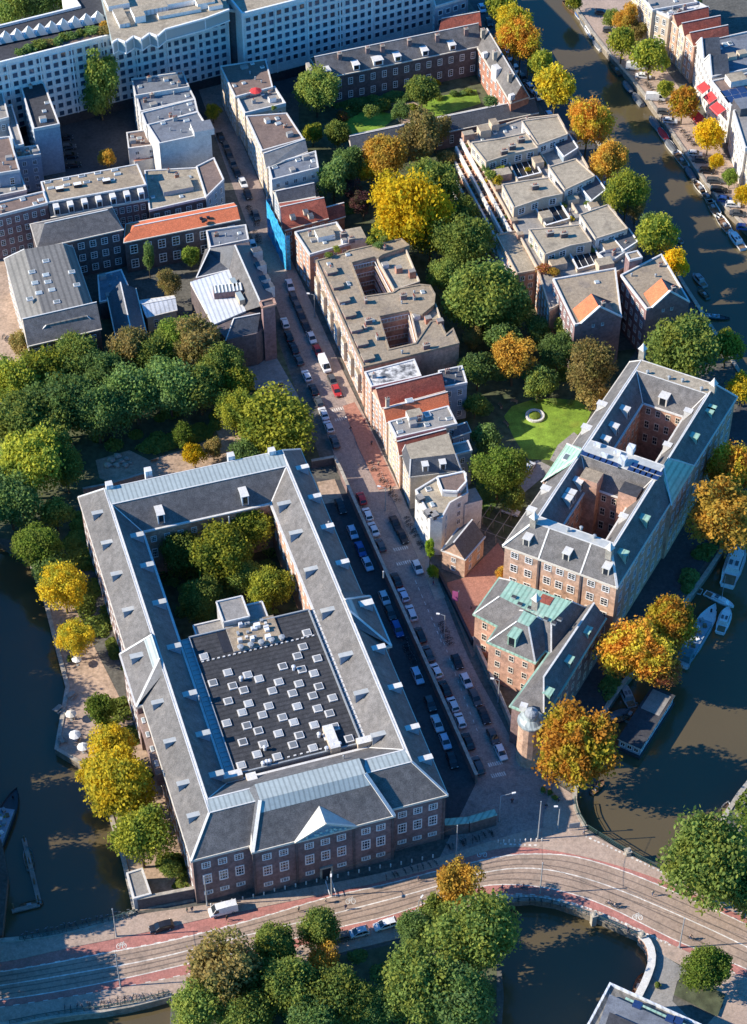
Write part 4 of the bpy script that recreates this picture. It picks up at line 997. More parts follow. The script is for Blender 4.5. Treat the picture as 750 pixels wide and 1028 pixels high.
rt,P=building('corner_house','pale plastered end house with angled grey green roof and raised roof room','house',[(417,493),(432,521),(444,521),(452,506),(470,496),(468,476),(440,479)],11.4,'plaster_white',('flat','gravel_pale',.45),4,2.6,1.1,edges=[0,1,2,3],clut=6,group=G1)
b=MB();q=ccw(Z([(439,480),(444,493),(459,494),(468,484),(466,474)],13.1));b.prism(q,11.3,13.1,'plaster_white','roof_brown');rr_=b.build('roof_room',rt);b=MB();
for a,c in zip(q,q[1:]+q[:1]): b.bar(Vector((*a,13.2)),Vector((*c,13.2)),.35,.5,'white_paint')
b.build('parapet',rr_)
for x,y in((422,500),(430,515),(436,517)):
    p=G(x,y,12);roof_box(rt,p.x,p.y,11.4,1.8,1.5,1.1,R(-60),'slate_dark','gravel_grey','dormer')
b=MB();q=G(472,498,9);b.box(q.x,q.y,0,9,4.2,4.2,R(20),'plaster_white','gravel_grey');b.build('bay',rt)
GR='rear annexes behind the row houses'
building('rear_annex','dark blue grey rear annex behind the red roofed row houses','annex',[(444,390),(469,385),(464,368),(440,373)],11,'plaster_blue',('flat','slate_dark',.4),3,2.6,edges=[0,1],group=GR,clut=5)
building('rear_annex','low bluish annex with a green roof corner behind the olive roof','annex',[(455,458),(474,453),(470,443),(453,447)],10.5,'plaster_blue',('flat','gravel_grey',.4),3,2.6,edges=[0,1],group=GR)
building('rear_annex','dark hipped annex with two small dormers behind the stained roof','annex',[(455,439),(472,433),(468,424),(452,429)],9.5,'plaster_blue',('gable',1.6,'slate_dark','a',(.2,.2)),3,2.6,edges=[0],group=GR)
# ------------------------------------------------------------------ upper row on the right side of the street
G2='flat roofed houses at the top of the street'
def up(label,px,z,wall,roof,**k):
    z*=.82
    k.setdefault('edges',[0,3]);return building('town_house',label,'house',px,z,wall,roof,4,2.3,1.15,group=G2,**k)
up('brown flat roofed house at the top end of the street',[(236,98),(274,88),(267,60),(221,67)],15.5,'plaster_cream',('flat','roof_brown',.3),clut=8)
rt,P=up('house with planted roof terrace and red parasol behind the brown roof',[(246,116),(287,106),(276,89),(237,98)],14.2,'plaster_cream',('flat','gravel_grey',.9),clut=5)
up('brown flat roofed house with round black vents below the roof terrace',[(263,152),(305,140),(288,114),(247,117)],15,'plaster_cream',('flat','roof_brown',.3),clut=5)
up('house with brown grey pitched roof and stepped dormer',[(268,168),(308,152),(303,140),(263,152)],14,'plaster_cream',('gable',2,'gravel_grey','a',(0,0)))
up('house with grey sloping roof, white dormers and a plain blue end wall',[(273,182),(320,170),(317,153),(269,167)],13.4,'plaster_white',('flat','roof_blue',.6),clut=6)
up('low dark roofed house below the blue end wall',[(281,204),(316,197),(313,183),(275,192)],10.5,'plaster_blue',('gable',2.0,'slate_dark','a',(0,0)))
rt,P=up('red tiled house behind the blue sheeted scaffold with small dormers',[(285,231),(329,219),(320,198),(281,204)],11.5,'brick_red',('gable',3.2,'tile_red','a',(0,0)))
for px in((298,207),(307,213),(294,218),(312,217)): p=G(*px,11.4);roof_box(rt,p.x,p.y,10.9,1.3,1.5,1.0,UA,'plaster_cream','slate_dark','dormer')
up('small red gabled annex beside the garden behind the scaffold',[(330,222),(346,217),(343,204),(327,208)],8.5,'brick_red',('gable',2.2,'tile_red','a',(0,0)))
rt,P=up('terrace roofed house with white roof room below the red roof',[(311,257),(352,245),(338,224),(296,234)],14,'brick_pink',('flat','gravel_pale',.5),clut=6)
p=G(326,235,12.4);roof_box(rt,p.x,p.y,11.5,4.5,3.5,1.6,UA,'white_paint','gravel_pale')
p=G(350,236,11.4);roof_box(rt,p.x,p.y,0,8,5,11.4,UA,'plaster_white','gravel_pale','rear_extension')
# blue scaffold sheeting on the street facade
t=thing('scaffold_sheeting','bright blue scaffold sheeting hung over a house front on the street','scaffold',(*G(282,235)[:2],0))
A,B=G(272,199,11.4),G(291,236,11.4);b=MB();d=(B-A).normalized();nn=Vector((d.y,-d.x,0))*1.3
if nn.x>0: nn=-nn
n=14
for k in range(n):
    p,q=A.lerp(B,k/n),A.lerp(B,(k+1)/n);o1=nn*(1+.08*math.sin(k*2.1));o2=nn*(1+.08*math.sin((k+1)*2.1))
    b.poly([(p.x+o1.x,p.y+o1.y,.3),(q.x+o2.x,q.y+o2.y,.3),(q.x+o2.x,q.y+o2.y,11.4),(p.x+o1.x,p.y+o1.y,11.4)],'blue_tarp')
for e,s in((A,0),(B,1)): b.poly([(e.x,e.y,.3),(e.x+nn.x,e.y+nn.y,.3),(e.x+nn.x,e.y+nn.y,11.4),(e.x,e.y,11.4)],'blue_tarp')
b.build('sheet',t)
for k in range(6):
    p=A.lerp(B,k/5)+nn*.85;b=MB();b.tube((p.x,p.y,0),(p.x,p.y,12.2),.06,'grey_metal',6);b.build('pole',t)
for z in(4,7,10):
    b=MB();b.bar(Vector((*(A+nn*.5)[:2],z)),Vector((*(B+nn*.5)[:2],z)),.9,.1,'wood');b.build('deck',t)
# ------------------------------------------------------------------ school with the broad brick stack
ZS=10
t=thing('school_building','old school building with pale metal roof well and broad brick stack by the street','building',(*G(232,300)[:2],0))
q=ccw(Z([(228,341),(257,335),(276,322),(250,243),(206,250),(197,278),(191,284),(214,326)],ZS));b=MB();b.prism(q,0,ZS,'brick_dark','brick_dark');b.build('wall',t)
b=MB();q2=ccw(Z([(214,326),(247,312),(230,271),(191,283)],ZS+.5));b.prism(q2,ZS-.3,ZS+.5,'plaster_white','metal_white');mr=b.build('metal_roof',t)
p=G(229,292,ZS+1.5);b=MB();b.box(p.x,p.y,ZS+.4,ZS+2.4,7.2,3.0,R(10),'brick_purple','glass_pale');ld=b.build('skylight_ridge',mr)
b=MB()
for k in range(8): b.box(p.x+(k-3.5)*.9*math.cos(R(10)),p.y+(k-3.5)*.9*math.sin(R(10)),ZS+2.4,ZS+2.55,.35,3.0,R(10),'white_paint')
b.build('glazing_bar',ld)
b=MB()
RA,RBp=G(236,246,ZS+4.5),G(263,307,ZS+4.5)
e0,e1=G(230,272,ZS+.4),G(247,312,ZS+.4);f0,f1=G(252,246,ZS),G(277,304,ZS)
b.poly([e0,e1,RBp,RA],'slate');b.poly([RA,RBp,f1,f0],'slate_dark');b.poly([RBp,e1,f1],'brick_dark');b.bar(RA,RBp,.35,.2,'lead')  # sun side lighter, street side darker: light and shade put into the slates
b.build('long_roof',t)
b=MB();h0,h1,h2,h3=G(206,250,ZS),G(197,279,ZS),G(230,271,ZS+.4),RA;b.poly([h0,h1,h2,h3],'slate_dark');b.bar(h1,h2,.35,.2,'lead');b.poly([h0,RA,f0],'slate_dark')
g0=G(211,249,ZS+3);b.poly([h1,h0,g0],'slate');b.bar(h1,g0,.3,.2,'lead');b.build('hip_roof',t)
b=MB();q3=ccw(Z([(228,340),(257,334),(264,316),(233,322)],ZS));r0,r1,Q=roof_gable(b,q3,ZS,3.2,'slate_dark','a',(.16,0),'brick_dark',.3);b.bar(r0,r1,.3,.16,'lead');b.bar(Q[0],r0,.25,.14,'lead');b.build('end_roof',t)
windows(t,q3[0],q3[1],[(6.8,2.0),(3,2.0)],2,1.8,'grid',.8)
A,B=q[0],q[1]
b=MB();s=ccw([tuple(G(x,y,17)[:2]) for x,y in((264,309),(276,306),(274,301),(262,304))]);b.prism(s,0,17,'brick_purple','brick_dark');st_=b.build('brick_stack',t)
b=MB();o=inset(s,-.15)
for a,c in zip(o,o[1:]+o[:1]): b.bar(Vector((*a,17.1)),Vector((*c,17.1)),.5,.5,'brick_pink')
b.build('coping',st_)
for x,y in((258,256),(262,270),(266,284),(270,292)): p=G(x,y,10);b=MB();b.box(p.x,p.y,ZS-1.5,ZS+1.8,2.0,2.4,R(-68),'plaster_white','slate_dark');b.build('dormer',t)
for x,y in((235,283),(241,297)): p=G(x,y,ZS+2.4);b=MB();b.box(p.x,p.y,ZS+1,ZS+2.4,1.4,3.4,R(22),'plaster_cream','glass_pale');b.build('skylight',t)
building('school_annex','small grey flat roofed annex between the school and the orange roof','annex',[(211,250),(250,242),(247,227),(207,233)],8.5,'plaster_grey',('flat','roof_blue',.6),2,3,edges=[],clut=5)
rt,P=building('orange_roof_building','long building with a bright orange tiled roof and tall white windows','building',[(125,243),(240,220),(234,204),(127,225)],10,'brick_dark',('gable',1.6,'tile_orange','a',(.08,0)),2,3.6,2.0,edges=[0],hf=.6)
for x,y in((202,219),(206,221),(209,218),(204,222)): p=G(x,y,11.2);roof_box(rt,p.x,p.y,10.9,.8,.6,.5,UA,'black_paint','black_paint','roof_vent')
building('hip_roof_building','dark building with grey hipped roof beside the orange roof','building',[(38,249),(123,230),(112,208),(31,225)],12,'brick_dark',('gable',3.2,'slate','a',(.14,.10)),3,2.9,1.7,edges=[0],hf=.55)
# left: hall with standing seam roof
rt,P=building('seam_roof_hall','hall with ribbed pale metal roof, skylights and cream street front','building',[(28,344),(100,328),(73,249),(5,260)],11,'plaster_cream',('frustum',3.2,(1,2.5,1.5,5.0),'seam_grey','seam_grey'),3,2.6,1.4,edges=[3])
for x,y in((46,262),(32,273),(46,276),(35,284),(48,283),(52,291),(39,294),(72,273),(77,286),(57,303),(30,300)): p=G(x,y,14.3);skylight(rt,p.x,p.y,14.1,1.6,1.2)
building('gabled_wing','slate roofed cross wing with stepped dormer below the ribbed metal roof','building',[(29,347),(101,330),(94,304),(23,320)],11.6,'brick_dark',('gable',4.2,'slate','a',(0,0)),3,2.6,edges=[0])
G3='dark low buildings behind the park trees'
building('low_hall','dark slate roofed low hall between the metal hall and the trees','building',[(118,345),(148,340),(136,290),(108,297)],6,'brick_dark',('gable',3,'slate_dark','b',(0,0)),1,3,edges=[],group=G3)
building('low_hall','dark flat link building below the orange roof building','building',[(100,304),(133,297),(122,271),(98,277)],5.5,'brick_dark',('flat','roof_blue',.3),1,3,edges=[],group=G3,clut=6)
building('metal_shed','small pale building with ribbed bluish metal roof beside the trees','shed',[(148,318),(177,311),(174,297),(139,302)],5,'plaster_cream',('gable',1.5,'metal_white','a',(0,0)),1,3,edges=[0])
# ------------------------------------------------------------------ top left
rt,P=building('dormered_building','long building with gravel roof, many skylights and a row of white dormers','building',[(48,204),(147,186),(138,165),(41,183)],13.5,'brick_purple',('flat','gravel_tan',.25),4,2.4,1.2,edges=[0])
A,B=Vector(P[0]),Vector(P[1]);d=(B-A).normalized();nn=Vector((d.y,-d.x));b=MB()
b.poly([(*A,13.4),(*(A+nn*2.2),10.6),(*(B+nn*2.2),10.6),(*B,13.4)],'slate_dark');b.prism([tuple(A+nn*2.2),tuple(B+nn*2.2),tuple(B),tuple(A)],0,10.6,'brick_purple');b.bar(Vector((*(A+nn*2.3),10.6)),Vector((*(B+nn*2.3),10.6)),.5,.4,'cream_paint');mn=b.build('mansard',rt)
for k in range(7):
    p=A.lerp(B,(k+.5)/7)+nn*1.3;b=MB();an=math.atan2(d.y,d.x);b.box(p.x,p.y,10.9,13.3,1.5,2.0,an,'white_paint','lead');dm=b.build('dormer',mn)
    f=p+nn*1.03;inst('pane',WIN['dark'],dm,Vector((f.x,f.y,12.0))-wl(dm),an,(1.1,1,1.6))
windows(rt,A+nn*2.2,B+nn*2.2,[(8.6,1.9),(5.4,1.9),(2,1.9)],13,1.2,'sash',.8)
for x,y in((48,183),(51,189),(66,180),(67,186),(82,177),(87,183),(98,174),(101,180),(115,171),(118,175),(112,181)): p=G(x,y,13.6);skylight(rt,p.x,p.y,13.55,1.7,.8)
for x,y in((78,187),(60,191),(107,183)): p=G(x,y,13.6);roof_box(rt,p.x,p.y,13.5,2.0,1.2,1.0,UA,'black_paint','white_paint')
rt,P=building('dark_terrace_house','dark clad house with pale roof terrace beside the street','house',[(150,212),(207,199),(199,169),(145,172)],10,'brick_dark',('flat','gravel_pale',.4),3,2.8,1.5,edges=[0],clut=8)
p=G(177,186,11);roof_box(rt,p.x,p.y,10,8,5,1.4,UA,'plaster_grey','gravel_pale','roof_room')
building('brown_roof_house','house with brown flat roof and white corner bays beside the street','house',[(207,199),(225,181),(215,159),(197,168)],10.5,'plaster_blue',('flat','roof_brown',.4),3,2.6,edges=[0,1])
G4='white stepped houses in the upper left'
def sh(label,px,z,roof='roof_blue',**k):
    k.setdefault('wall','plaster_white');w=k.pop('wall');return building('stepped_house',label,'house',px,z,w,('flat',roof,.4),4,2.6,edges=k.pop('edges',[3]),group=G4,clut=6,**k)
sh('topmost stepped house with slate blue flat roof',[(136,97),(190,88),(184,73),(132,80)],13.5)
sh('second stepped house with blue grey roof from the top',[(141,113),(196,100),(190,88),(137,98)],12.5)
sh('stepped house with square raised roof corner in the row middle',[(147,127),(199,113),(196,100),(142,114)],13.0)
rt,P=sh('largest stepped white house with broad plain white end wall',[(160,145),(212,134),(199,113),(148,126)],13.5,edges=[])
p=G(203,127,15);roof_box(rt,p.x,p.y,13.4,5.5,4.5,1.8,UA,'plaster_white','roof_blue','roof_room')
p=G(184,133,14);
rt,P=sh('low white rear house with brown roof terrace and pink balcony',[(129,150),(160,146),(154,130),(127,134)],8.5,'roof_brown',edges=[0])
p=G(148,156,5);roof_box(rt,p.x,p.y,0,8,3.4,5,UA,'plaster_white','plaza_red','balcony_block')
building('dark_roof_block','bluish grey block with dark roof and plain end wall, upper left','building',[(34,131),(60,126),(42,78),(20,85)],15,'plaster_blue',('flat','tar_plain',.6),4,2.6,edges=[3],clut=5)
rt,P=building('pale_blue_house','narrow pale blue house wall beside the dark light well','house',[(15,148),(24,146),(12,106),(2,108)],13,'plaster_blue',('flat','gravel_grey',.5),4,2.6,edges=[1])
G5='grey roofed houses at the left edge'
building('edge_house','grey roofed house at the upper left edge','house',[(-14,125),(9,119),(0,82),(-24,88)],15,'plaster_grey',('flat','gravel_grey',.5),4,2.6,edges=[0],group=G5,clut=5)
building('edge_house','house with dark brown roof strip at the left edge','house',[(-12,177),(20,172),(10,138),(-20,142)],14,'plaster_blue',('flat','roof_brown',.5),3,2.6,edges=[0],group=G5,clut=5)
building('edge_house','pale ledge roofed house right below the brown roof strip','house',[(-12,200),(27,192),(20,173),(-14,178)],10,'plaster_blue',('flat','gravel_grey',.5),3,2.6,edges=[0],group=G5,clut=5)
rt,P=building('brick_block','purple brick building with four rows of white windows, left edge','building',[(-15,221),(48,205),(44,193),(-18,208)],13.5,'brick_purple',('flat','roof_brown',.5),4,2.1,1.2,edges=[0],clut=6)
building('small_flat_house','house with small white roof terrace beside the dark light well','house',[(17,160),(41,156),(38,147),(14,150)],11,'plaster_blue',('flat','gravel_pale',.5),4,2.4,1.2,edges=[0],clut=6)
# ------------------------------------------------------------------ white grid offices
ZO=24
def office(label,tl,tr,depth,rows,cols,name='office_building',step=None):
    A,B=G(*tl,ZO),G(*tr,ZO);d=(B-A).normalized();bk=Vector((-d.y,d.x,0))*depth
    pl=[tuple(A[:2]),tuple(B[:2]),tuple((B+bk)[:2]),tuple((A+bk)[:2])]
    if step: M=A.lerp(B,step[0]);pl=[tuple(A[:2]),tuple(B[:2]),tuple((B+bk)[:2]),tuple((M+bk)[:2]),tuple((M+bk*step[1])[:2]),tuple((A+bk*step[1])[:2])]
    t=thing(name,label,'office building',((A+B)/2)[:2]+(0,) if False else (*((A+B)/2)[:2],0))
    b=MB();b.prism(pl,0,ZO,'concrete');b.build('wall',t);r=flat_roof(t,pl,ZO,'tar_plain' if step else 'gravel_pale','white_paint',.8,.5)
    return t,pl,A,B,d
t,pl,A,B,d=office('long white concrete office building with grid windows and planted roof terrace',(-60,80),(228,8),34,7,60,step=(.55,.52))
Lw=(B-A).length
rz=[(ZO-1.7-k*2.6,1.75) for k in range(8)]
windows(t,A,B,rz,int(Lw/2.35),1.6,'office',.5)
b=MB();n=int(Lw/8.6)
for k in range(n+1):
    p=A.lerp(B,k/n);o=Vector((d.y,-d.x,0))*.15;b.bar(Vector((p.x+o.x,p.y+o.y,3)),Vector((p.x+o.x,p.y+o.y,ZO)),.35,.35,'white_paint')
b.build('facade_rib',t)
b=MB();o=Vector((d.y,-d.x,0))*.05;b.poly([(A.x+o.x,A.y+o.y,0),(B.x+o.x,B.y+o.y,0),(B.x+o.x,B.y+o.y,3),(A.x+o.x,A.y+o.y,3)],'tar_plain');b.build('plinth',t)
# upper storey set back with zigzag bay front
zz=[(113,40),(117,41),(124,34),(131,38),(138,31),(145,35),(152,28),(159,32),(167,25),(205,16)]
ZZ=27.5
q=[G(x,y,ZZ) for x,y in((113,43),(118,40),(126,43),(134,37),(142,40),(150,34),(158,37),(166,30),(206,19),(230,10),(215,-40),(98,-22))]
b=MB();b.prism(ccw([tuple(p[:2]) for p in q]),ZO,ZZ,'glass_pale','gravel_pale');up_=b.build('zigzag_storey',t)
b=MB()
for p,s in zip(q[:10],q[1:10]): b.bar(p+Vector((0,0,.1)),s+Vector((0,0,.1)),.5,.5,'white_paint');b.bar(p,p-Vector((0,0,3.4)),.3,.3,'white_paint');b.bar(p-Vector((0,0,3.3)),s-Vector((0,0,3.3)),.4,.3,'white_paint')
b.build('bay_frame',up_)
rr=random.Random(8)
for x,y,lx,ly,h in((117,4,6,6,1.5),(122,20,3,8,1.2),(150,12,10,3,1.6),(165,8,10,2,1.4),(185,4,12,2.5,1.5),(180,14,12,2,1),(205,4,5,5,1.8),(140,20,3,3,2),(215,6,4,4,1.2)):
    p=G(x,y,ZZ);roof_box(up_,p.x,p.y,ZZ,lx,ly,h,UA+.03,rr.choice(['white_paint','metal_white','concrete']),'gravel_pale','roof_plant')
# pyramids over the terrace and planting
b=MB();q=[G(x,y,ZO) for x,y in((60,49),(112,36),(108,26),(58,38))];b.poly([p+Vector((0,0,.5)) for p in q],'roof_brown');b.build('terrace',t)
for k in range(10):
    x=-6+k*11.6;y=39-k*2.5;p=G(x,y,ZO+1.5);b=MB();s=2.5
    c=[Vector((p.x+s*math.cos(UA+a),p.y+s*math.sin(UA+a),ZO+.5)) for a in(.78,2.36,3.93,5.5)];ap=Vector((p.x,p.y,ZO+3.4))
    for i in range(4): b.poly([c[i],c[(i+1)%4],ap],('zinc_pale','concrete','zinc_pale','concrete')[i])
    b.build('roof_pyramid',t)
for k,(x,y,r,c) in enumerate(((30,48,2.2,'g'),(40,45,2.6,'m'),(48,43,2.0,'b'),(56,42,2.4,'g'),(64,37,1.8,'m'),(72,36,2.2,'g'),(82,33,2.0,'m'),(92,31,2.4,'g'),(107,31,2.6,'b'),(20,52,2.0,'g'),(106,25,1.8,'o'))):
    p=G(x,y,ZO+1);o=inst('roof_plant',BUSHM(),t,(p.x-wl(t).x,p.y-wl(t).y,ZO+.9),k,(r,r,r*.6));o.material_slots[0].link='OBJECT';o.material_slots[0].material=MATS['leaf_'+c]
t,pl,A,B,d=office('second white grid office building behind the almshouse roofs',(243,16),(436,-33),24,7,30)
Lw=(B-A).length;windows(t,A,B,rz[:7],int(Lw/2.35),1.6,'office',.5)
b=MB();o=Vector((d.y,-d.x,0))*.05;b.poly([(A.x+o.x,A.y+o.y,0),(B.x+o.x,B.y+o.y,0),(B.x+o.x,B.y+o.y,3),(A.x+o.x,A.y+o.y,3)],'tar_plain');b.build('plinth',t)
b=MB();n=int(Lw/8.6)
for k in range(n+1):
    p=A.lerp(B,k/n);o=Vector((d.y,-d.x,0))*.2;b.bar(Vector((p.x+o.x,p.y+o.y,3)),Vector((p.x+o.x,p.y+o.y,ZO)),.3,.4,'white_paint')
b.build('facade_rib',t)
building('dark_gap_block','dark glazed link between the two white offices','office building',[(229.5,11),(245,13),(241,-20),(227,-16)],22.5,'slate_dark',('flat','roof_blue',.5),0,3,edges=[])  # dark wall colour also carries the shadow in this gap
building('end_block','grey office end block at the top beside the red roof','office building',[(437,8),(470,-2),(462,-30),(430,-22)],13,'plaster_blue',('flat','gravel_grey',.5),4,2.4,1.5,win='office',edges=[0,3])
# ------------------------------------------------------------------ almshouses
rt,P=building('almshouse','long dark brick almshouse with slate roof, white dormers and chimneys','almshouse',[(322,79),(482,46),(476,24),(312,58)],9.5,'brick_dark',('gable',3.8,'slate','a',(0,0)),2,3.3,1.4,edges=[0],hf=.5)
fa=Fr(0,0,0,0);an=math.atan2(P[1][1]-P[0][1],P[1][0]-P[0][0]);fa.o=Vector((*P[0],9.5));fa.a=an;fa.c=math.cos(an);fa.s=math.sin(an)
for px,w in(((329,72),1.8),((358,66),1.8),((379,60),2.8),((400,58),1.8),((428,53),1.8),((456,48),1.8)):
    u,v=fa.uv(*px,11);dormer(rt,fa,u,0,0,1,9.5,.62,.3,3.0,w,'white_paint','lead','white_paint','glass')
for x,y in((341,56),(369,50),(384,48),(411,42),(439,37),(468,31)): p=G(x,y,13);chimney(rt,p.x,p.y,11.5,2.2,1.1,.9,UA,'brick_brown',2)
p=G(311,66,13);b=MB();b.box(p.x,p.y,0,12.5,1.0,5,UA,'stone');b.build('gable_end',rt)
rt,P=building('almshouse_wing','sunlit brick almshouse wing with steep slate roof and white centre gable','almshouse',[(513,103),(531,97),(497,38),(480,48)],9.5,'brick_red',('gable',4.6,'slate','b',(0,0)),2,3.4,1.4,edges=[3],hf=.5)
for x,y in((487,52),(500,66),(514,94)): p=G(x,y,12);roof_box(rt,p.x,p.y,10.2,1.1,1.5,1.6,R(-62),'white_paint','lead','dormer')
p=G(501,65,13);b=MB();b.box(p.x-.6,p.y,8,12.4,1.8,2.6,R(-62)+1.57,'white_paint','lead');b.build('centre_gable',rt)
for x,y in((485,30),(497,52),(512,74)): p=G(x,y,15);chimney(rt,p.x,p.y,12.5,2.6,1.1,1.1,UA,'stone',1)
building('low_almshouse','long low slate roofed almshouse range behind the terraced apartments','almshouse',[(354,152),(540,113),(530,99),(350,136)],5.5,'brick_brown',('gable',2.4,'slate_dark','a',(0,0)),1,3.2,edges=[0])
building('red_roof_house','house with dark red tiled roof behind the almshouse corner','house',[(440,38),(483,32),(478,11),(448,18)],8.5,'brick_red',('gable',3.2,'tile_red','a',(0,0)),2,3,edges=[])
# ------------------------------------------------------------------ terraced apartment complex
ZT=11.5
bp=[(467,138),(539,270),(552,312),(600,285),(640,262),(626,228),(596,178),(560,116),(524,120)]
rt,P=building('terraced_apartments','terraced apartment complex with pale flat roofed upper storeys and balcony bands facing the garden','apartment block',bp,ZT,'brick_pink',('flat','gravel_grey',.5),4,3,edges=[],par='plaster_cream',clut=34)
xy=[G(x,y,ZT) for x,y in bp]
A,B=xy[0],xy[1];d=(B-A).normalized();nn=Vector((d.y,-d.x,0))
if nn.x>0: nn=-nn
Lf=(B-A).length;Bm=A+d*Lf*.72
for k in range(5):
    z=ZT-.3-k*2.25;o0=nn*(1.25*k);o1=nn*(1.25*k+1.25);zf=z-1.0
    b=MB();b.prism(ccw([tuple((A+o0)[:2]),tuple((Bm+o0)[:2]),tuple((Bm+o1)[:2]),tuple((A+o1)[:2])]),0,max(zf,.1),'brick_pink','gravel_tan');tr_=b.build('terrace_step',rt)
    b=MB();b.bar(Vector((*(A+o1)[:2],z-.45)),Vector((*(Bm+o1)[:2],z-.45)),.55,1.35,'plaster_white');b.build('balcony',tr_)
    b=MB();n=18
    for q in range(n+1):
        p=A.lerp(Bm,q/n)+nn*(1.25*k+.62);b.bar(Vector((p.x-nn.x*.6,p.y-nn.y*.6,z-.3)),Vector((p.x+nn.x*.6,p.y+nn.y*.6,z-.3)),.2,1.0,'brick_tan')
    b.build('balcony_divider',tr_)
    for q in range(5):
        p=A.lerp(Bm,(q*2.3+k*1.7+1)%12/12)+nn*(1.25*k+.8);w_=inst('balcony_plant',BUSHM(),tr_,(p.x-wl(rt).x,p.y-wl(rt).y,z-.3),q,(.8,.8,.6));w_.material_slots[0].link='OBJECT';w_.material_slots[0].material=MATS['leaf_'+'gmyo'[(q+k)%4]]
e0,e1=Bm,B;o=nn*5.2
pl=ccw([tuple((e0-nn*.3)[:2]),tuple((e1-nn*.3)[:2]),tuple((e1+o)[:2]),tuple((e0+o)[:2])]);b=MB();b.prism(pl,0,ZT-.6,'brick_pink','gravel_pale');eb=b.build('end_pavilion',rt);b=MB()
for a,c in zip(pl,pl[1:]+pl[:1]): b.bar(Vector((*a,ZT-.4)),Vector((*c,ZT-.4)),.3,.6,'plaster_cream')
b.build('parapet',eb)
windows(rt,e0+o,e1+o,rows_for(.3,ZT-1,4,.55),7,1.5,'sash',.4);windows(rt,e1+o,e1,rows_for(.3,ZT-1,4,.55),2,1.3,'sash',.4)
for k in range(3):
    zz=2.9+k*2.7;b=MB();b.bar(Vector((*(e0+o+nn*.5)[:2],zz)),Vector((*(e1+o+nn*.5)[:2],zz)),1.0,.15,'concrete');b.bar(Vector((*(e0+o+nn*1.0)[:2],zz+.5)),Vector((*(e1+o+nn*1.0)[:2],zz+.5)),.08,.9,'cream_paint');b.build('balcony',eb)
for x,y in((484,158),(500,190),(516,222),(522,236),(493,172)): p=G(x,y,ZT+.6);roof_box(rt,p.x,p.y,ZT,1.8,1.4,1.2,UA,'brick_pink','gravel_tan','stair_head')
A2,B2=xy[1],xy[2];windows(rt,A2,B2,rows_for(.5,ZT-.5,4,.55),5,1.3,'sash',.4) if facing(A2,B2) else windows(rt,B2,A2,rows_for(.5,ZT-.5,4,.55),5,1.3,'sash',.4)
def pav(px,z,deck='gravel_pale',wall_='plaster_cream',zb=ZT):
    q=ccw([tuple(G(x,y,z)[:2]) for x,y in px]);b=MB();b.prism(q,zb-.2,z,wall_,deck);o=b.build('penthouse',rt)
    b=MB()
    for a,c in zip(q,q[1:]+q[:1]): b.bar(Vector((*a,z+.12)),Vector((*c,z+.12)),.3,.35,'plaster_cream')
    b.build('parapet',o)
    for k in range(len(q)):
        a,c=q[k],q[(k+1)%len(q)];L=(Vector(c)-Vector(a)).length
        if facing(a,c) and L>3: windows(rt,a,c,[((z+zb)/2+.1,(z-zb)*.55)],max(1,int(L/3)),2.0,'sash',.4)
    return o,q
pens=[[(473,144),(488,163),(513,155),(540,149),(528,134),(500,140)],[(504,186),(516,209),(545,199),(565,195),(551,179),(527,182)],[(531,231),(547,256),(572,247),(594,243),(582,226),(556,229)],
 [(524,122),(540,146),(570,135),(560,117)],[(551,168),(567,191),(597,177),(578,160)],[(582,216),(598,240),(630,230),(610,206)]]
for k,p in enumerate(pens):
    o,q=pav(p,15.0,'gravel_pale','plaster_cream' if k<3 else 'plaster_white')
for x,y in((506,154),(523,142),(537,189),(566,237),(552,236),(514,149)):
    p=G(x,y,15.2);chimney(rt,p.x,p.y,15,1.2,1.8,1.0,UA,'brick_dark',3)
# light wells between the pavilions: flat black sheets stand for the shaded pits, with railings
for px in([(510,164),(533,158),(543,176),(519,182)],[(536,209),(560,203),(572,222),(548,229)],[(570,254),(594,247),(604,266),(580,273)]):
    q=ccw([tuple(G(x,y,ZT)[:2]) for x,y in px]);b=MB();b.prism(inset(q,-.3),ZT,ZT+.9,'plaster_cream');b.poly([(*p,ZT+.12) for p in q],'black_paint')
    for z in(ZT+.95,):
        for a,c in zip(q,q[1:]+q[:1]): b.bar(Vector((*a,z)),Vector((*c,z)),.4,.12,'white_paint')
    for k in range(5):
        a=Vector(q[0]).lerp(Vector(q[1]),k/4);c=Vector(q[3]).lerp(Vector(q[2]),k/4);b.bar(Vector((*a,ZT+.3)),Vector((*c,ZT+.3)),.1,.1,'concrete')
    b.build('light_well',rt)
# blue grey glazed corners and terraces at the canal side of the penthouses
for px in([(556,146),(571,136),(580,150),(566,159)],[(583,190),(598,178),(608,192),(594,203)],[(615,240),(631,231),(640,244),(626,253)]):
    q=ccw([tuple(G(x,y,13)[:2]) for x,y in px]);b=MB();b.prism(q,ZT,13.4,'plaster_blue','slate_dark');o=b.build('glazed_corner',rt);b=MB()
    for a,c in zip(q,q[1:]+q[:1]): b.bar(Vector((*a,13.5)),Vector((*c,13.5)),.3,.3,'white_paint')
    b.build('parapet',o)
for (x0,y0),(x1,y1) in(((492,165),(512,160)),((520,210),(540,205)),((512,165),(520,182)),((545,176),(551,184)),((540,150),(552,168)),((572,223),(582,240)),((549,258),(570,254)),((597,246),(620,242)),((568,194),(580,214)),((604,268),(616,262))):
    a,c=G(x0,y0,ZT+1),G(x1,y1,ZT+1);b=MB();b.bar(Vector((*a[:2],ZT+.6)),Vector((*c[:2],ZT+.6)),.3,1.2,'plaster_cream');b.build('terrace_wall',rt)
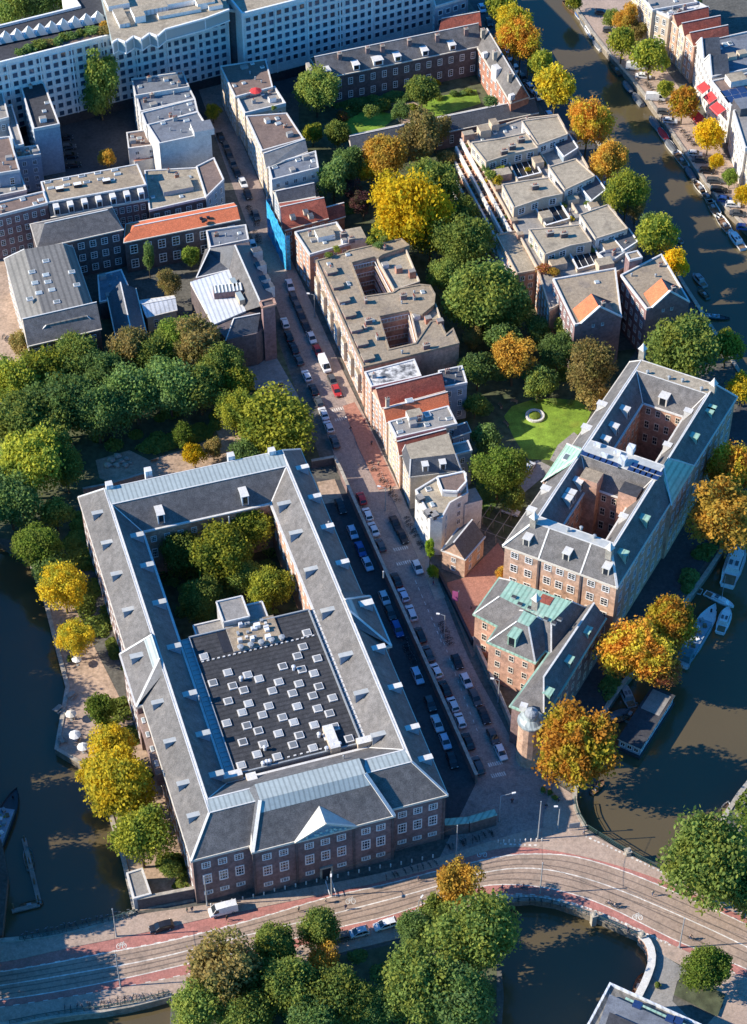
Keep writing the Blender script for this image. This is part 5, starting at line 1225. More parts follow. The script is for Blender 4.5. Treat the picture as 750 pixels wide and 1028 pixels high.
for k,(x,y) in enumerate(((488,152),(499,158),(530,170),(545,183),(566,206),(560,199),(574,219),(596,251),(547,164),(480,150),(520,196),(536,246),(563,150),(590,204))):
    p=G(x,y,ZT+.6);o=inst('roof_plant',BUSHM(),rt,(p.x-wl(rt).x,p.y-wl(rt).y,ZT+.5),k,(.9,.9,.8));o.material_slots[0].link='OBJECT';o.material_slots[0].material=MATS['leaf_'+'mlyoyg'[k%4] if k%4!=3 else 'leaf_g']
rr=random.Random(4)
for x,y,lx,ly,h in((486,128,3,3,2.5),(496,122,2,3,2.2),(505,172,4,3,2.2),(548,215,3,3,2),(560,262,4,3,2),(596,205,2.5,2.5,1.6),(575,198,3,2,1.6),(612,245,4,4,2),(470,133,3,2,2),(540,160,2.5,3,2),(607,262,4,3,2.4)):
    p=G(x,y,ZT+h);roof_box(rt,p.x,p.y,ZT,lx,ly,h,UA,rr.choice(['plaster_cream','brick_pink','plaster_white']),rr.choice(['gravel_pale','gravel_tan']),'stair_head')
G6='gabled blocks at the lower end of the terraced apartments'
def gab(label,px,apx,z=15):
    r,P=building('gabled_block',label,'apartment block',px,z,'brick_purple',('flat','gravel_tan',.45),4,2.6,1.3,edges=[3,1],clut=3,group=G6)
    # orange and slate gable roof at the near end
    A,B=Vector(P[0]),Vector(P[1]);d=(B-A).normalized();bk=Vector((-d.y,d.x));L=(B-A).length;D=5.5;h=4.2
    a0,a1=A+d*L*.12,A+d*L*.98;m=A+d*L*.5;V=lambda p,zz:Vector((p.x,p.y,zz))
    b=MB();b.poly([V(a0-bk*.0,z+.4),V(m,z+h),V(m+bk*D,z+h),V(a0+bk*D,z+.4)],'tile_orange');rf=b.build('orange_slope',r)
    b=MB();b.poly([V(m,z+h),V(a1,z-.6),V(a1+bk*D*1.1,z-.6),V(m+bk*D,z+h)],'slate_dark');b.poly([V(m+bk*D,z+h),V(a0+bk*D,z+.3),V(a1+bk*D,z+.3)][::-1],'brick_purple');b.build('slate_slope',r)
    b=MB();e=-bk*.12
    b.poly([V(A+e,z-.5),V(B+e,z-.5),V(B+e,z),V(m+e,z+h+.4),V(A+e+d*L*.1,z+.4)],'brick_purple');b.build('gable_wall',r)
    b=MB()
    for p,q in((V(a0+e,z+.5),V(m+e,z+h+.5)),(V(m+e,z+h+.5),V(B+e,z+.1))): b.bar(p,q,.6,.3,'lead')
    b.build('gable_coping',r)
    cnt=2;windows(r,A-bk*.01,B-bk*.01,[(z-1.0,1.2)],cnt,.7,'sash',L*.3)
    c=m+bk*1.0;chimney(r,c.x+1.2,c.y,z+h-1.6,2.4,.8,.8,UA,'brick_dark',2)
    return r
gab('left gabled block with an orange tiled slope above a plain dark wall',[(577,327),(624,318),(618,270),(555,281)],0)
gab('right gabled block with orange tiled slope nearer the canal',[(649,311),(692,303),(664,256),(623,277)],0)
p=G(638,258,14);rt,P=building('roof_tower','small purple brick stair tower with tan cap above the gabled blocks','tower',[(632,262),(645,259),(640,252),(628,255)],17,'brick_purple',('flat','gravel_tan',.3),0,3,edges=[])
building('low_deck_building','low grey decked building between the gabled blocks and the canal','building',[(611,266),(640,246),(634,240),(600,256)],12.5,'plaster_cream',('flat','roof_blue',.6),0,3,edges=[],clut=3)
# ------------------------------------------------------------------ canal houses, upper right
G7='canal houses on the far bank'
def ch(label,px,z,wall,roof,**k):
    e=k.pop('edges',[3]);return building('canal_house',label,'house',px,z,wall,roof,4,2.0,1.25,edges=e,hf=.64,group=G7,**k)
ch('canal house with grey flat roof at the top right of the row',[(655,11),(700,3),(680,-22),(635,-14)],14,'plaster_cream',('flat','gravel_grey',.4),clut=4)
ch('canal house with white flat roof and dark green roof box',[(672,18),(712,9),(699,2),(656,11)],13.5,'plaster_cream',('flat','weathered',.5),clut=4)
ch('uppermost canal house with a dark red tiled gable roof',[(681,27),(711,20),(708,9),(671,17)],12.5,'brick_tan',('gable',2.6,'tile_red','a',(0,0)))
ch('middle canal house of the three with red tiled roofs',[(688,36),(723,29),(720,18),(681,26)],12.5,'plaster_cream',('gable',2.6,'tile_red','a',(0,0)))
ch('lowest canal house of the three with red tiled roofs',[(697,46),(731,38),(727,28),(688,35)],12.5,'brick_pink',('gable',2.6,'tile_red','a',(0,0)))
rt,P=ch('white gabled canal house with wide grey roof and a plain pale side wall',[(715,78),(790,62),(772,28),(699,44)],12.5,'plaster_white',('flat','roof_blue',.5),clut=0,edges=[3])
for x,y in((722,47),(728,44),(733,43)): p=G(x,y,13);skylight(rt,p.x,p.y,12.6,1.2,1.8)
for x,y in((724,60),(734,57),(745,54)): p=G(x,y,13);roof_box(rt,p.x,p.y,12.5,2.6,2.2,1.2,UA,'plaster_cream','gravel_pale')
A,B=Vector(P[3]),Vector(P[0])
for k in range(2):
    a=A.lerp(B,k/2);c=A.lerp(B,(k+1)/2);m=(a+c)/2;d=(c-a).normalized();n_=Vector((d.y,-d.x));i_=-n_*5
    b=MB();V=lambda p,zz:Vector((p.x,p.y,zz));b.poly([V(a+n_*.1,12.0),V(c+n_*.1,12.0),V(m+n_*.1,17)],'plaster_white');b.poly([V(a,12.4),V(m,17),V(m+i_,17),V(a+i_,12.4)],'slate_dark');b.poly([V(c,12.4),V(m,17),V(m+i_,17),V(c+i_,12.4)],'slate_dark')
    b.bar(V(a+n_*.1,12.5),V(m+n_*.1,17.2),.4,.3,'white_paint');b.bar(V(c+n_*.1,12.5),V(m+n_*.1,17.2),.4,.3,'white_paint');b.build('gable',rt)
rt,P=ch('corner canal house with brown flat roof and blue solar panels',[(734,107),(800,92),(785,66),(714,82)],12,'plaster_white',('flat','roof_brown',.4),clut=0)
for x in range(3):
    for y in range(2): p=G(729+x*8+y*4,95-x*1.8+y*6-2,12.6);b=MB();b.box(p.x,p.y,12.15,12.4,2.4,2.8,UA,'lead','panel_blue');b.build('solar_panel',rt)
p=G(739,80,13);roof_box(rt,p.x,p.y,12,5,4,2,UA,'plaster_white','gravel_pale');p=G(746,108,13);roof_box(rt,p.x,p.y,12,4,5,2.5,UA,'slate_dark','roof_blue')
ch('cream canal house with many windows at the right edge',[(748,150),(800,135),(790,95),(736,112)],12,'plaster_white',('flat','gravel_grey',.5),edges=[3,0])
ch('canal house beyond the frame edge with grey roof',[(766,190),(820,178),(805,140),(750,152)],11,'plaster_cream',('flat','gravel_grey',.5),edges=[3])
# red awnings on the canal house fronts
for k,(x,y,l) in enumerate(((710,87,'upper small red awning on the white canal house'),(717,97,'second small red awning on the white canal house'),(704,117,'large red awning over the pavement, upper one'),(711,127,'large red awning over the pavement, middle one'),(719,137,'large red awning over the pavement, lowest one'),(724,108,'red awning high on the corner canal house'))):
    zz=3.4 if 1<k<5 else 9.0;p=G(x,y,zz);s=2.2 if k>1 else 1.8;d=Vector((.42,-.9,0)).normalized();n_=Vector((-.9,-.42,0));t=thing('awning',l,'awning',(p.x,p.y,zz-.4),'red awnings on the far bank')
    b=MB();V=[p+d*-s+Vector((0,0,.7)),p+d*s+Vector((0,0,.7)),p+d*s+n_*2.4-Vector((0,0,.4)),p-d*s+n_*2.4-Vector((0,0,.4))];b.poly(V,'red_cloth');b.poly([V[2],V[3],V[3]-Vector((0,0,.4)),V[2]-Vector((0,0,.4))],'red_cloth');b.build('cloth',t)
    b=MB();b.bar(V[2],V[3],.08,.08,'grey_metal');b.bar(V[1],V[2],.06,.06,'grey_metal');b.bar(V[0],V[3],.06,.06,'grey_metal');b.build('frame',t)
# ------------------------------------------------------------------ bottom right building
rt,P=building('waterside_building','grey blue flat roofed waterside building with layered roof edges','building',[(560,1085),(760,1085),(704,1030),(612,988)],9,'plaster_blue',('flat','seam_grey',.6),2,3,edges=[3],par='metal_white')
q=ccw(Z([(580,1085),(735,1085),(690,1034),(612,998)],10.2));b=MB();b.prism(q,9,10.2,'metal_white','roof_blue');up_=b.build('roof_step',rt)
q=ccw(Z([(590,1085),(670,1085),(652,1034),(612,1016)],11));b=MB();b.prism(q,10.2,11,'plaster_grey','tar_plain');b.build('roof_step',up_)
for x,y in((673,1022),(681,1024),(640,1008)): p=G(x,y,10.6);b=MB();b.box(p.x,p.y,10.2,10.6,1.6,1.4,R(-25),'panel_blue');b.build('skylight',up_)
b=MB();A,B=G(628,1002,10.4),G(690,1030,10.4);b.bar(A,B,.4,.15,'copper');b.build('roof_edge',up_)
for k,(y,h,l) in enumerate(((520,15,'first'),(590,14,'second'),(660,15,'third'),(730,14,'fourth'),(800,13,'fifth'),(870,13,'sixth'))):
    x=-112+max(0,y-740)*.40;building('canal_house','brick house, %s of the row on the opposite bank of the left river'%l,'house',[(x-60,y+66),(x,y+54),(x-4,y-14),(x-64,y-2)],h,'brick_brown',('gable',3,'tile_red','b',(0,0)),4,2.4,edges=[1],group='houses on the opposite bank of the left river')
flush_windows()
# ================================================================== TREES AND PLANTS
def trunk_mesh(nm,seed):
    rr=random.Random(seed);b=MB();b.tube((0,0,0),(.1,.05,2.2),.30,'bark',8,.2)
    for k in range(6):
        a=k*1.05+rr.random();e=Vector((math.cos(a)*rr.uniform(.9,1.8),math.sin(a)*rr.uniform(.9,1.8),rr.uniform(3.2,4.6)));m=Vector((.1,.05,rr.uniform(1.7,2.3)));b.tube(m,m.lerp(e,.55)+Vector((0,0,.3)),.13,'bark',6,.09);b.tube(m.lerp(e,.55)+Vector((0,0,.3)),e,.09,'bark',5,.04)
    b.tube((.1,.05,2.2),(0,.1,4.6),.2,'bark',6,.08);return b.mesh(nm)
TRUNK=[trunk_mesh('trunk_%d'%i,i) for i in range(3)]
CN=dict(g='dark green',m='green',l='bright green',v='lime green',yg='yellowish green',y='yellow',Y='golden yellow',o='orange',yo='orange and yellow',b='olive brown',r='reddish',p='plum coloured')
trr=random.Random(21);NT=[0]
def tree(x,y,r,c,where,g=None,tall=1.12,name='tree',zc=None,shape=None):
    Rm=r/ppm(y)*1.06
    h=zc if zc else Rm*tall*.95+min(2.6,Rm*.55)
    p=G(x,y,h)
    sz='small ' if r<13 else ('large ' if r>33 else '')
    lab=(sz+CN[c]+' tree '+where)
    t=thing(name,lab,'tree',(p.x,p.y,0),g)
    me=shape or (trr.choice(CROWNP) if c in 'bop' and r>9 and trr.random()<.6 else trr.choice(CROWN) if r>17 else trr.choice(CROWNS))
    o=inst('crown',me,t,(0,0,h),trr.uniform(0,6.28),(Rm*trr.uniform(.94,1.06),Rm*trr.uniform(.9,1.1),Rm*tall*trr.uniform(.95,1.12)))
    o.material_slots[0].link='OBJECT';o.material_slots[0].material=MATS['leaf_'+c]
    s=max(.45,Rm/5.5);inst('trunk',trr.choice(TRUNK),t,(0,0,0),trr.uniform(0,6),(s,s,h/4.0))
    return t
def bush(x,y,r,c,where,g='garden shrubs'):
    Rm=r/ppm(y);p=G(x,y,Rm*.6);o=inst('shrub',trr.choice(BUSH),None,(p.x,p.y,Rm*.55),trr.uniform(0,6),(Rm,Rm,Rm*.85))
    o.material_slots[0].link='OBJECT';o.material_slots[0].material=MATS['leaf_'+c]
    tag(o,CN[c]+' shrub '+where,'shrub',g)
PK='trees of the park left of the courtyard building'
for a in [(14,385,25,'yg','at the left edge just below the ribbed metal roof'),(46,372,24,'yg','below the cream front of the metal roofed hall'),(76,362,25,'m','below the slate gabled wing'),(105,376,25,'g','in the middle of the park, left of the low hall'),(130,350,23,'b','in front of the dark low hall'),(152,358,22,'m','below the small ribbed metal shed'),(178,342,21,'l','below the golden brown tree by the school'),(206,346,26,'b','against the school wall'),(222,366,23,'m','right below the dark end roof of the school'),
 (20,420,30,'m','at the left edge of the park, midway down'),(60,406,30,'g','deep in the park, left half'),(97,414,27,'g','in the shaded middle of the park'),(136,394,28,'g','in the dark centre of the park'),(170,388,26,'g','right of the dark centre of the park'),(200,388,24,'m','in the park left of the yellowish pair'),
 (30,466,32,'yg','low at the left edge of the park'),(8,500,28,'g','at the left edge beside the river'),(48,440,24,'m','behind the low left edge tree'),
 (238,384,17,'yg','upper one of the pair beside the playground'),(236,412,19,'yg','lower one of the pair beside the playground'),(66,470,20,'m','beside the boulders at the park edge'),(22,345,14,'b','thin crowned, beside the sandy square')]: tree(*a,PK)
tree(284,424,40,'yg','broad crowned between the street and the courtyard building',None,.8,'tree',7.2)
tree(247,455,14,'g','tucked behind the slate roof corner')
for a in [(195,456,11,'Y','alone on the sunny sandy path'),(184,437,11,'l','beside the sandy path'),(214,450,9,'b','round, on the sandy path')]: tree(*a,'small trees by the sandy path')
RV='trees on the river side of the courtyard building'
for a in [(56,515,16,'m','topmost on the river bank'),(38,548,23,'l','leaning over the river bank'),(52,572,16,'g','between the river bank trees'),(64,590,22,'y','upper of two on the river terrace'),(75,640,19,'y','lower of two on the river terrace'),(101,713,17,'l','beside the terrace tables'),(113,746,22,'y','next to the lean-to'),(120,788,36,'y','largest, overhanging the dark river'),(96,776,16,'y','at the water edge by the largest one'),(141,843,29,'yg','at the lower end of the terrace'),(172,872,10,'m','beside the terrace shed')]: tree(*a,RV)
CY_='trees in the courtyard'
for a in [(185,552,21,'m','in the courtyard, left'),(202,601,20,'m','in the courtyard, nearest the black hall'),(224,557,28,'yg','in the middle of the courtyard'),(250,528,24,'yg','in the courtyard under the back wing'),(254,518,14,'y','at the top of the courtyard'),(273,591,20,'yg','in the courtyard, right corner'),(246,578,18,'m','in the courtyard between the others')]: tree(*a,CY_)
BT='trees below the main road'
for a in [(214,975,38,'b','leftmost below the road'),(205,1010,28,'m','at the bottom edge, leftmost'),(276,952,26,'m','beside the road left of the three parked cars'),(252,985,24,'m','right behind the leftmost one'),(318,930,21,'m','next to the parked cars'),(324,963,17,'o','in the middle of green ones'),(292,990,34,'m','in the thick of the lower grove'),(342,1003,30,'m','below the orange one'),(418,935,21,'g','round, right of the white parked car'),(461,888,25,'o','at the road, above the dark pond'),(474,940,38,'m','left of the dark pond'),(420,992,36,'m','low in the grove, right of the shady gap'),(378,1012,24,'g','in the shady gap at the bottom'),(462,1006,34,'g','at the bottom edge beside the pond'),(310,1030,28,'g','cut by the bottom edge'),(250,1025,26,'m','at the bottom edge, left of centre'),(440,915,16,'m','just under the orange roadside one')]: tree(*a,BT)
QR='autumn trees along the right hand quay'
for a in [(578,752,39,'yo','at the street corner by the turret'),(641,656,32,'yo','left of the pair by the teal barge'),(671,628,30,'yo','upper right of the pair by the teal barge'),(664,672,19,'r','below the pair by the teal barge'),(734,520,37,'o','lower of two at the right edge'),(736,472,28,'yo','upper of two at the right edge')]: tree(*a,QR)
tree(720,868,46,'m','big and round at the right end of the bridge');tree(752,892,30,'m','behind the big round one at the right edge')
tree(710,972,25,'l','round, on the raised bed at lower right')
tree(684,352,33,'m','behind the far end of the two court block');tree(730,348,16,'yg','beside the upper canal near the block');tree(747,390,14,'y','at the right edge near the block')
GD='trees of the long inner garden'
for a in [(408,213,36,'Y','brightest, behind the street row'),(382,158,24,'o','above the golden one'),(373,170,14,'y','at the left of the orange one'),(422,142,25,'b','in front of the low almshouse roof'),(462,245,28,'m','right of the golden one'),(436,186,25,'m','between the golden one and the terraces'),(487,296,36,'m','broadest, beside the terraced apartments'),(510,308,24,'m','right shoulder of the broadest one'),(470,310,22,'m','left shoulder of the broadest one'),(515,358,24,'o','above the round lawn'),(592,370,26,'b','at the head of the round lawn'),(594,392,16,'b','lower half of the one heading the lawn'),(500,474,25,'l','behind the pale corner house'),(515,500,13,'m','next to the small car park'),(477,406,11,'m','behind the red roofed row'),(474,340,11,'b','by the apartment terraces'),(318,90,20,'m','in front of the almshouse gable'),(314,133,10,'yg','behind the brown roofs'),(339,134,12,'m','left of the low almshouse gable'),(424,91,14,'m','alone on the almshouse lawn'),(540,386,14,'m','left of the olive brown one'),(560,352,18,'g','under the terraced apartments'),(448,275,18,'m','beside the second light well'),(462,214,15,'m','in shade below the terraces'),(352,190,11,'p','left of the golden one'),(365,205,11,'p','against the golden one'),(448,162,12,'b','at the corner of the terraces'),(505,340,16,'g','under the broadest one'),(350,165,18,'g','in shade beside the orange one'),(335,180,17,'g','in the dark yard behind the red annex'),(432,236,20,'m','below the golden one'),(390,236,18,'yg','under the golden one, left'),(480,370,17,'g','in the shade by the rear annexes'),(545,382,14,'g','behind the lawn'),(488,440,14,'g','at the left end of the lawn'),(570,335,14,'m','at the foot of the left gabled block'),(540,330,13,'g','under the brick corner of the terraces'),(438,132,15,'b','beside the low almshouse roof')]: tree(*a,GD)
UC='trees along the near bank of the upper canal'
for a in [(504,8,14,'yg','first from the top'),(517,27,18,'y','second from the top'),(523,40,18,'yo','third from the top'),(531,50,12,'b','thin one beside the third'),(543,65,13,'yg','small one before the bright pair'),(558,87,17,'y','brightest on the bank'),(590,123,21,'yo','beside the uppermost apartments'),(612,161,18,'o','reddest on the bank'),(630,194,19,'yg','beside the right hand penthouses'),(638,212,10,'b','small under the previous one'),(660,237,17,'yg','before the last one'),(678,264,13,'Y','last before the gabled blocks'),(652,225,10,'g','shaded between two bright ones')]: tree(*a,UC,1.3,'tree',14.5 if a[2]>14 else 10.5)
FB='trees on the far canal bank'
for a in [(614,18,9,'m','pointed, top of the row'),(628,22,14,'o','second from the top'),(625,42,15,'yg','overhanging the boats'),(640,32,10,'b','thin by the house fronts'),(653,56,17,'yg','brightest green'),(668,89,9,'yg','small beside the covered boats'),(686,103,15,'yo','by the red awnings, broad'),(712,136,14,'Y','below the awnings'),(719,162,8,'Y','narrow by the parked cars'),(733,178,8,'l','green between the parked cars'),(746,196,9,'Y','at the right edge'),(576,2,8,'yg','at the top edge of the far bank'),(698,4,8,'g','behind the houses at the top')]: tree(*a,FB)
tree(100,92,19,'m','tall and pointed in the white office court',None,1.5,'tree',9.5,CROWNT)
tree(107,158,9,'o','behind the dormered building');tree(214,112,8,'yg','on the sunny patch of the street')
for a in [(4,10,20,'m','at the top left corner'),(40,4,18,'g','behind the office, second'),(74,0,17,'m','behind the office, third'),(22,-6,20,'g','behind the office, highest')]: tree(*a,'trees behind the white office')
tree(171,286,13,'b','golden brown, left of the school');tree(191,257,10,'l','beside the white windows of the orange roof');tree(149,260,6,'g','slender cypress by the dark wall',None,2.2,'tree',6.0,CROWNT)
tree(432,553,5,'v','slim creeper like one at the pale corner house',None,2.0,'tree',5.0,CROWNT);tree(435,574,6,'v','low, at the foot of the creeper');tree(505,576,7,'o','in the forecourt against the block')
tree(402,112,9,'g','in the almshouse garden, left');
# the opposite river bank stands just outside the frame: canal trees in front of a row of houses
for k,(x,y,r) in enumerate(((-84,560,34),(-80,612,36),(-84,668,36),(-78,722,34),(-62,778,36),(-50,834,33),(-52,884,33),(-60,510,34))): tree(x,y,r,'m','number %s of the row on the opposite river bank, outside the frame'%('one','two','three','four','five','six','seven','eight')[k],'trees on the opposite river bank',1.2,'tree',12.5 if y>800 else None)
tree(-56,958,36,'m','at the left end of the main road, outside the frame','trees on the opposite river bank');tree(-66,1004,34,'m','below the left end of the main road, outside the frame','trees on the opposite river bank')
# shrubs
n=0
for x,y,r,c,w in[(344,117,7,'r','below the almshouse windows'),(358,108,8,'g','at the almshouse door'),(372,112,9,'m','left of the almshouse path'),(383,106,10,'m','round, by the almshouse path'),(410,97,7,'g','dense, beside the gravel path'),(415,108,7,'yg','lower one beside the gravel path'),(437,83,5,'y','against the almshouse wall'),(492,102,8,'g','at the foot of the almshouse wing'),(470,92,5,'m','on the upper lawn edge'),(455,94,5,'g','second on the upper lawn edge'),(440,97,5,'m','third on the upper lawn edge'),(538,402,4,'g','on the round lawn, first'),(556,403,4,'m','on the round lawn, second'),(572,404,4,'g','on the round lawn, third'),(582,470,5,'m','by the copper gable'),(70,660,3,'g','in a pot on the terrace'),(546,270,7,'r','on the roof terrace of the apartments'),(556,273,6,'o','on the roof terrace beside the red one'),(492,176,7,'m','in the upper roof garden'),(500,181,6,'y','in the roof garden beside the green one'),(488,168,5,'g','at the edge of the roof garden'),(503,170,5,'yg','behind the roof garden hut'),(275,108,3,'m','on the roof terrace with the red parasol'),(330,256,4,'m','on the apartment roof edge'),(338,250,4,'yg','between the terraced roof and apartment roof'),(380,246,5,'g','by the first light well'),(372,242,5,'yg','behind the first light well'),(386,240,4,'m','above the first light well')]:
    zz={546:12.2,556:12.2,492:12.2,500:12.2,488:12.2,503:12.2,275:12.2,330:12.8,338:12.8,380:12.8,372:12.8,386:12.8}.get(x,0)
    Rm=r/ppm(y);p=G(x,y,zz+Rm*.5);o=inst('shrub',trr.choice(BUSH),None,(p.x,p.y,zz+Rm*.5),trr.uniform(0,6),(Rm,Rm,Rm*.85));o.material_slots[0].link='OBJECT';o.material_slots[0].material=MATS['leaf_'+c];tag(o,CN[c]+' shrub '+w,'shrub','garden shrubs')
# ground cover: undergrowth too dense to count, one sheet of leaves per garden
def cover(label,polys,n,c,seed,leaf=.5,hmax=1.3):
    rr=random.Random(seed);V=[];Fc=[]
    for px in polys:
        q=[tuple(G(x,y,0)[:2]) for x,y in px];xs=[p[0] for p in q];ys=[p[1] for p in q];cl=[]
        for _ in range(60):
            x,y=rr.uniform(min(xs),max(xs)),rr.uniform(min(ys),max(ys))
            if inside(x,y,q): cl.append((x,y,rr.uniform(1.2,3.2),rr.uniform(.5,hmax)))
        for _ in range(n):
            cx,cy,r,h=rr.choice(cl);a=rr.uniform(0,6.28);k=r*math.sqrt(rr.random());x,y=cx+k*math.cos(a),cy+k*math.sin(a)
            if not inside(x,y,q): continue
            p=Vector((x,y,max(.05,h*(1-(k/r)**2)*rr.uniform(.6,1))));nn=Vector((rr.uniform(-.7,.7),rr.uniform(-.7,.7),1)).normalized();t=nn.cross(Vector((rr.uniform(-1,1),rr.uniform(-1,1),.1))).normalized();b=nn.cross(t);s=leaf*rr.uniform(.5,1.1);i=len(V)
            V+=[p-t*s,p-b*s*.7,p+t*s,p+b*s*.7];Fc.append((i,i+1,i+2,i+3))
    me=bpy.data.meshes.new('undergrowth');me.from_pydata([tuple(v) for v in V],[],Fc);me.materials.append(MATS['leaf_'+c]);o=bpy.data.objects.new('undergrowth',me);COL.objects.link(o)
    tag(o,label,'undergrowth',None,'stuff')
cover('low green undergrowth under the park trees by the river',[[(0,400),(90,350),(230,380),(320,470),(250,440),(150,452),(90,470),(60,520),(10,530)],[(60,500),(84,510),(110,640),(90,640),(66,590)],[(135,450),(200,425),(230,400),(212,440),(150,458)]],9000,'m',1)
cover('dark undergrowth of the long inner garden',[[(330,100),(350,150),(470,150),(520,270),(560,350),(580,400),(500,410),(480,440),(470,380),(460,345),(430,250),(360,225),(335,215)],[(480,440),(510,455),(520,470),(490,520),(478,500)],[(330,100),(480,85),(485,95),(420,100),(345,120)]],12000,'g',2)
cover('undergrowth below the grove beside the main road',[[(180,1003),(340,960),(440,935),(495,925),(500,1060),(170,1060)]],7000,'g',3)
cover('shrubby planting in the courtyard under the trees',[[(150,550),(268,524),(304,610),(185,640)]],4000,'g',4)
cover('shrubs along the river terrace under the yellow trees',[[(96,700),(125,700),(185,860),(190,895),(165,890),(120,780)],[(80,520),(90,515),(140,690),(110,660)]],3500,'m',5)
cover('weeds and shrubs along the right hand quay',[[(690,560),(722,520),(740,520),(690,600),(660,640)],[(600,690),(640,640),(655,645),(606,712)]],2500,'g',6)
cover('bright planting at the right edge beside the white boat',[[(738,806),(760,780),(800,760),(800,830),(745,850)]],1800,'l',7)
# ================================================================== CARS
def ring(x,w,z0,z1,c=.14,top=.88): return [Vector((x,-w*.92,z0)),Vector((x,w*.92,z0)),Vector((x,w,z0+c)),Vector((x,w,z1-c)),Vector((x,w*top,z1)),Vector((x,-w*top,z1)),Vector((x,-w,z1-c)),Vector((x,-w,z0+c))]
def car_meshes(kind):
    L=dict(hatch=4.1,saloon=4.6,estate=4.7,van=5.6,small=3.6)[kind];w=.98 if kind=='van' else .89;h=L/2;out={}
    b=MB();zt=1.25 if kind=='van' else .95
    st=[(-h,.42,zt*.8),(-h+.12,.3,zt*.97),(-h*.5,.24,zt),(h*.35,.24,zt*.99),(h*.72,.26,zt*.90),(h-.12,.3,zt*.78),(h,.4,zt*.6)]
    b.loft([ring(x,w*(.9 if abs(x)>h-.1 else 1),a,c) for x,a,c in st],'paint_silver');out['body']=b.mesh('car_body')
    rz=2.25 if kind=='van' else 1.46
    rear=dict(hatch=-h+.15,saloon=-h+.75,estate=-h+.12,van=-h+.06,small=-h+.12)[kind];front=h*.52 if kind!='van' else h*.78
    def gr(x,zb,zt_,wb,wt): return [Vector((x,-wb,zb)),Vector((x,wb,zb)),Vector((x,wt,zt_)),Vector((x,-wt,zt_))]
    r1=rear+(.35 if kind!='van' else .06);f1=front-.75 if kind!='van' else front-.7
    b=MB();b.loft([gr(rear,zt-.05,zt,w*.93,w*.9),gr(r1,zt-.05,rz-.08,w*.95,w*.76),gr((r1+f1)/2,zt-.05,rz,w*.95,w*.78),gr(f1,zt-.05,rz-.08,w*.95,w*.76),gr(front,zt-.06,zt,w*.93,w*.86)],'car_glass');out['glazing']=b.mesh('car_glazing')
    b=MB();P=[(r1+.02,rz-.06),((r1+f1)/2,rz+.03),(f1-.02,rz-.05)]
    for (x0,z0),(x1,z1) in zip(P,P[1:]): b.poly([Vector((x0,-w*.74,z0)),Vector((x1,-w*.74,z1)),Vector((x1,w*.74,z1)),Vector((x0,w*.74,z0))],'paint_silver')
    for s in(-1,1):
        for (x0,z0),(x1,z1) in zip(P,P[1:]): b.poly([Vector((x0,s*w*.74,z0)),Vector((x1,s*w*.74,z1)),Vector((x1,s*w*.81,z1-.12)),Vector((x0,s*w*.81,z0-.12))],'paint_silver')
        b.bar((front-.02,s*w*.9,zt),(f1,s*w*.77,rz-.06),.08,.08,'paint_silver');b.bar((rear+.02,s*w*.92,zt),(r1,s*w*.77,rz-.06),.12,.1,'paint_silver')
        m=(r1+f1)/2;b.bar((m,s*w*.95,zt),(m,s*w*.8,rz-.02),.1,.07,'paint_silver')
    if kind=='van':
        for s in(-1,1): b.poly([Vector((rear+.03,s*w*.985,zt-.05)),Vector((f1-.5,s*w*.985,zt-.05)),Vector((f1-.5,s*w*.81,rz-.05)),Vector((rear+.03,s*w*.81,rz-.05))],'paint_silver')
        b.poly([Vector((rear-.03,-w*.95,zt-.05)),Vector((rear-.03,w*.95,zt-.05)),Vector((rear,w*.8,rz-.05)),Vector((rear,-w*.8,rz-.05))],'paint_silver')
    out['roof']=b.mesh('car_roof')
    b=MB();b.tube((0,-.11,0),(0,.11,0),.32,'rubber',12);b.tube((0,-.12,0),(0,.12,0),.19,'grey_metal',8);out['wheel']=b.mesh('car_wheel')
    b=MB();b.box(0,0,-.07,.07,.12,.36,0,'white_paint');out['headlight']=b.mesh('car_headlight')
    b=MB();b.box(0,0,-.09,.09,.08,.28,0,'paint_red');out['tail_light']=b.mesh('car_tail_light')
    return out,L,w,zt
CARM={k:car_meshes(k) for k in('hatch','saloon','estate','van','small')}
KN=dict(hatch='hatchback',saloon='saloon',estate='estate car',van='van',small='small car')
PN=dict(white='white',silver='silver',black='black',dark_grey='dark grey',red='red',blue='blue',pale_blue='pale blue',beige='beige')
crr=random.Random(11)
def car(loc,rz,kind,col,label,group=None):
    ms,L,w,zt=CARM[kind];t=thing('parked_car' if kind!='van' else 'van',label,'car' if kind!='van' else 'van',loc,group,rz);h=L/2
    for n in('body','glazing','roof'):
        o=inst(n,ms[n],t,(0,0,0))
        if n!='glazing': o.material_slots[0].link='OBJECT';o.material_slots[0].material=MATS['paint_'+col]
    for sx in(-1,1):
        for sy in(-1,1): inst('wheel',ms['wheel'],t,(sx*h*.62,sy*w*.9,.32))
    for sy in(-1,1): inst('headlight',ms['headlight'],t,(h-.10,sy*w*.66,zt*.68));inst('tail_light',ms['tail_light'],t,(-h+.02,sy*w*.72,zt*.75))
    return t
ORD='first second third fourth fifth sixth seventh eighth ninth tenth eleventh twelfth thirteenth fourteenth fifteenth sixteenth seventeenth eighteenth nineteenth twentieth'.split()
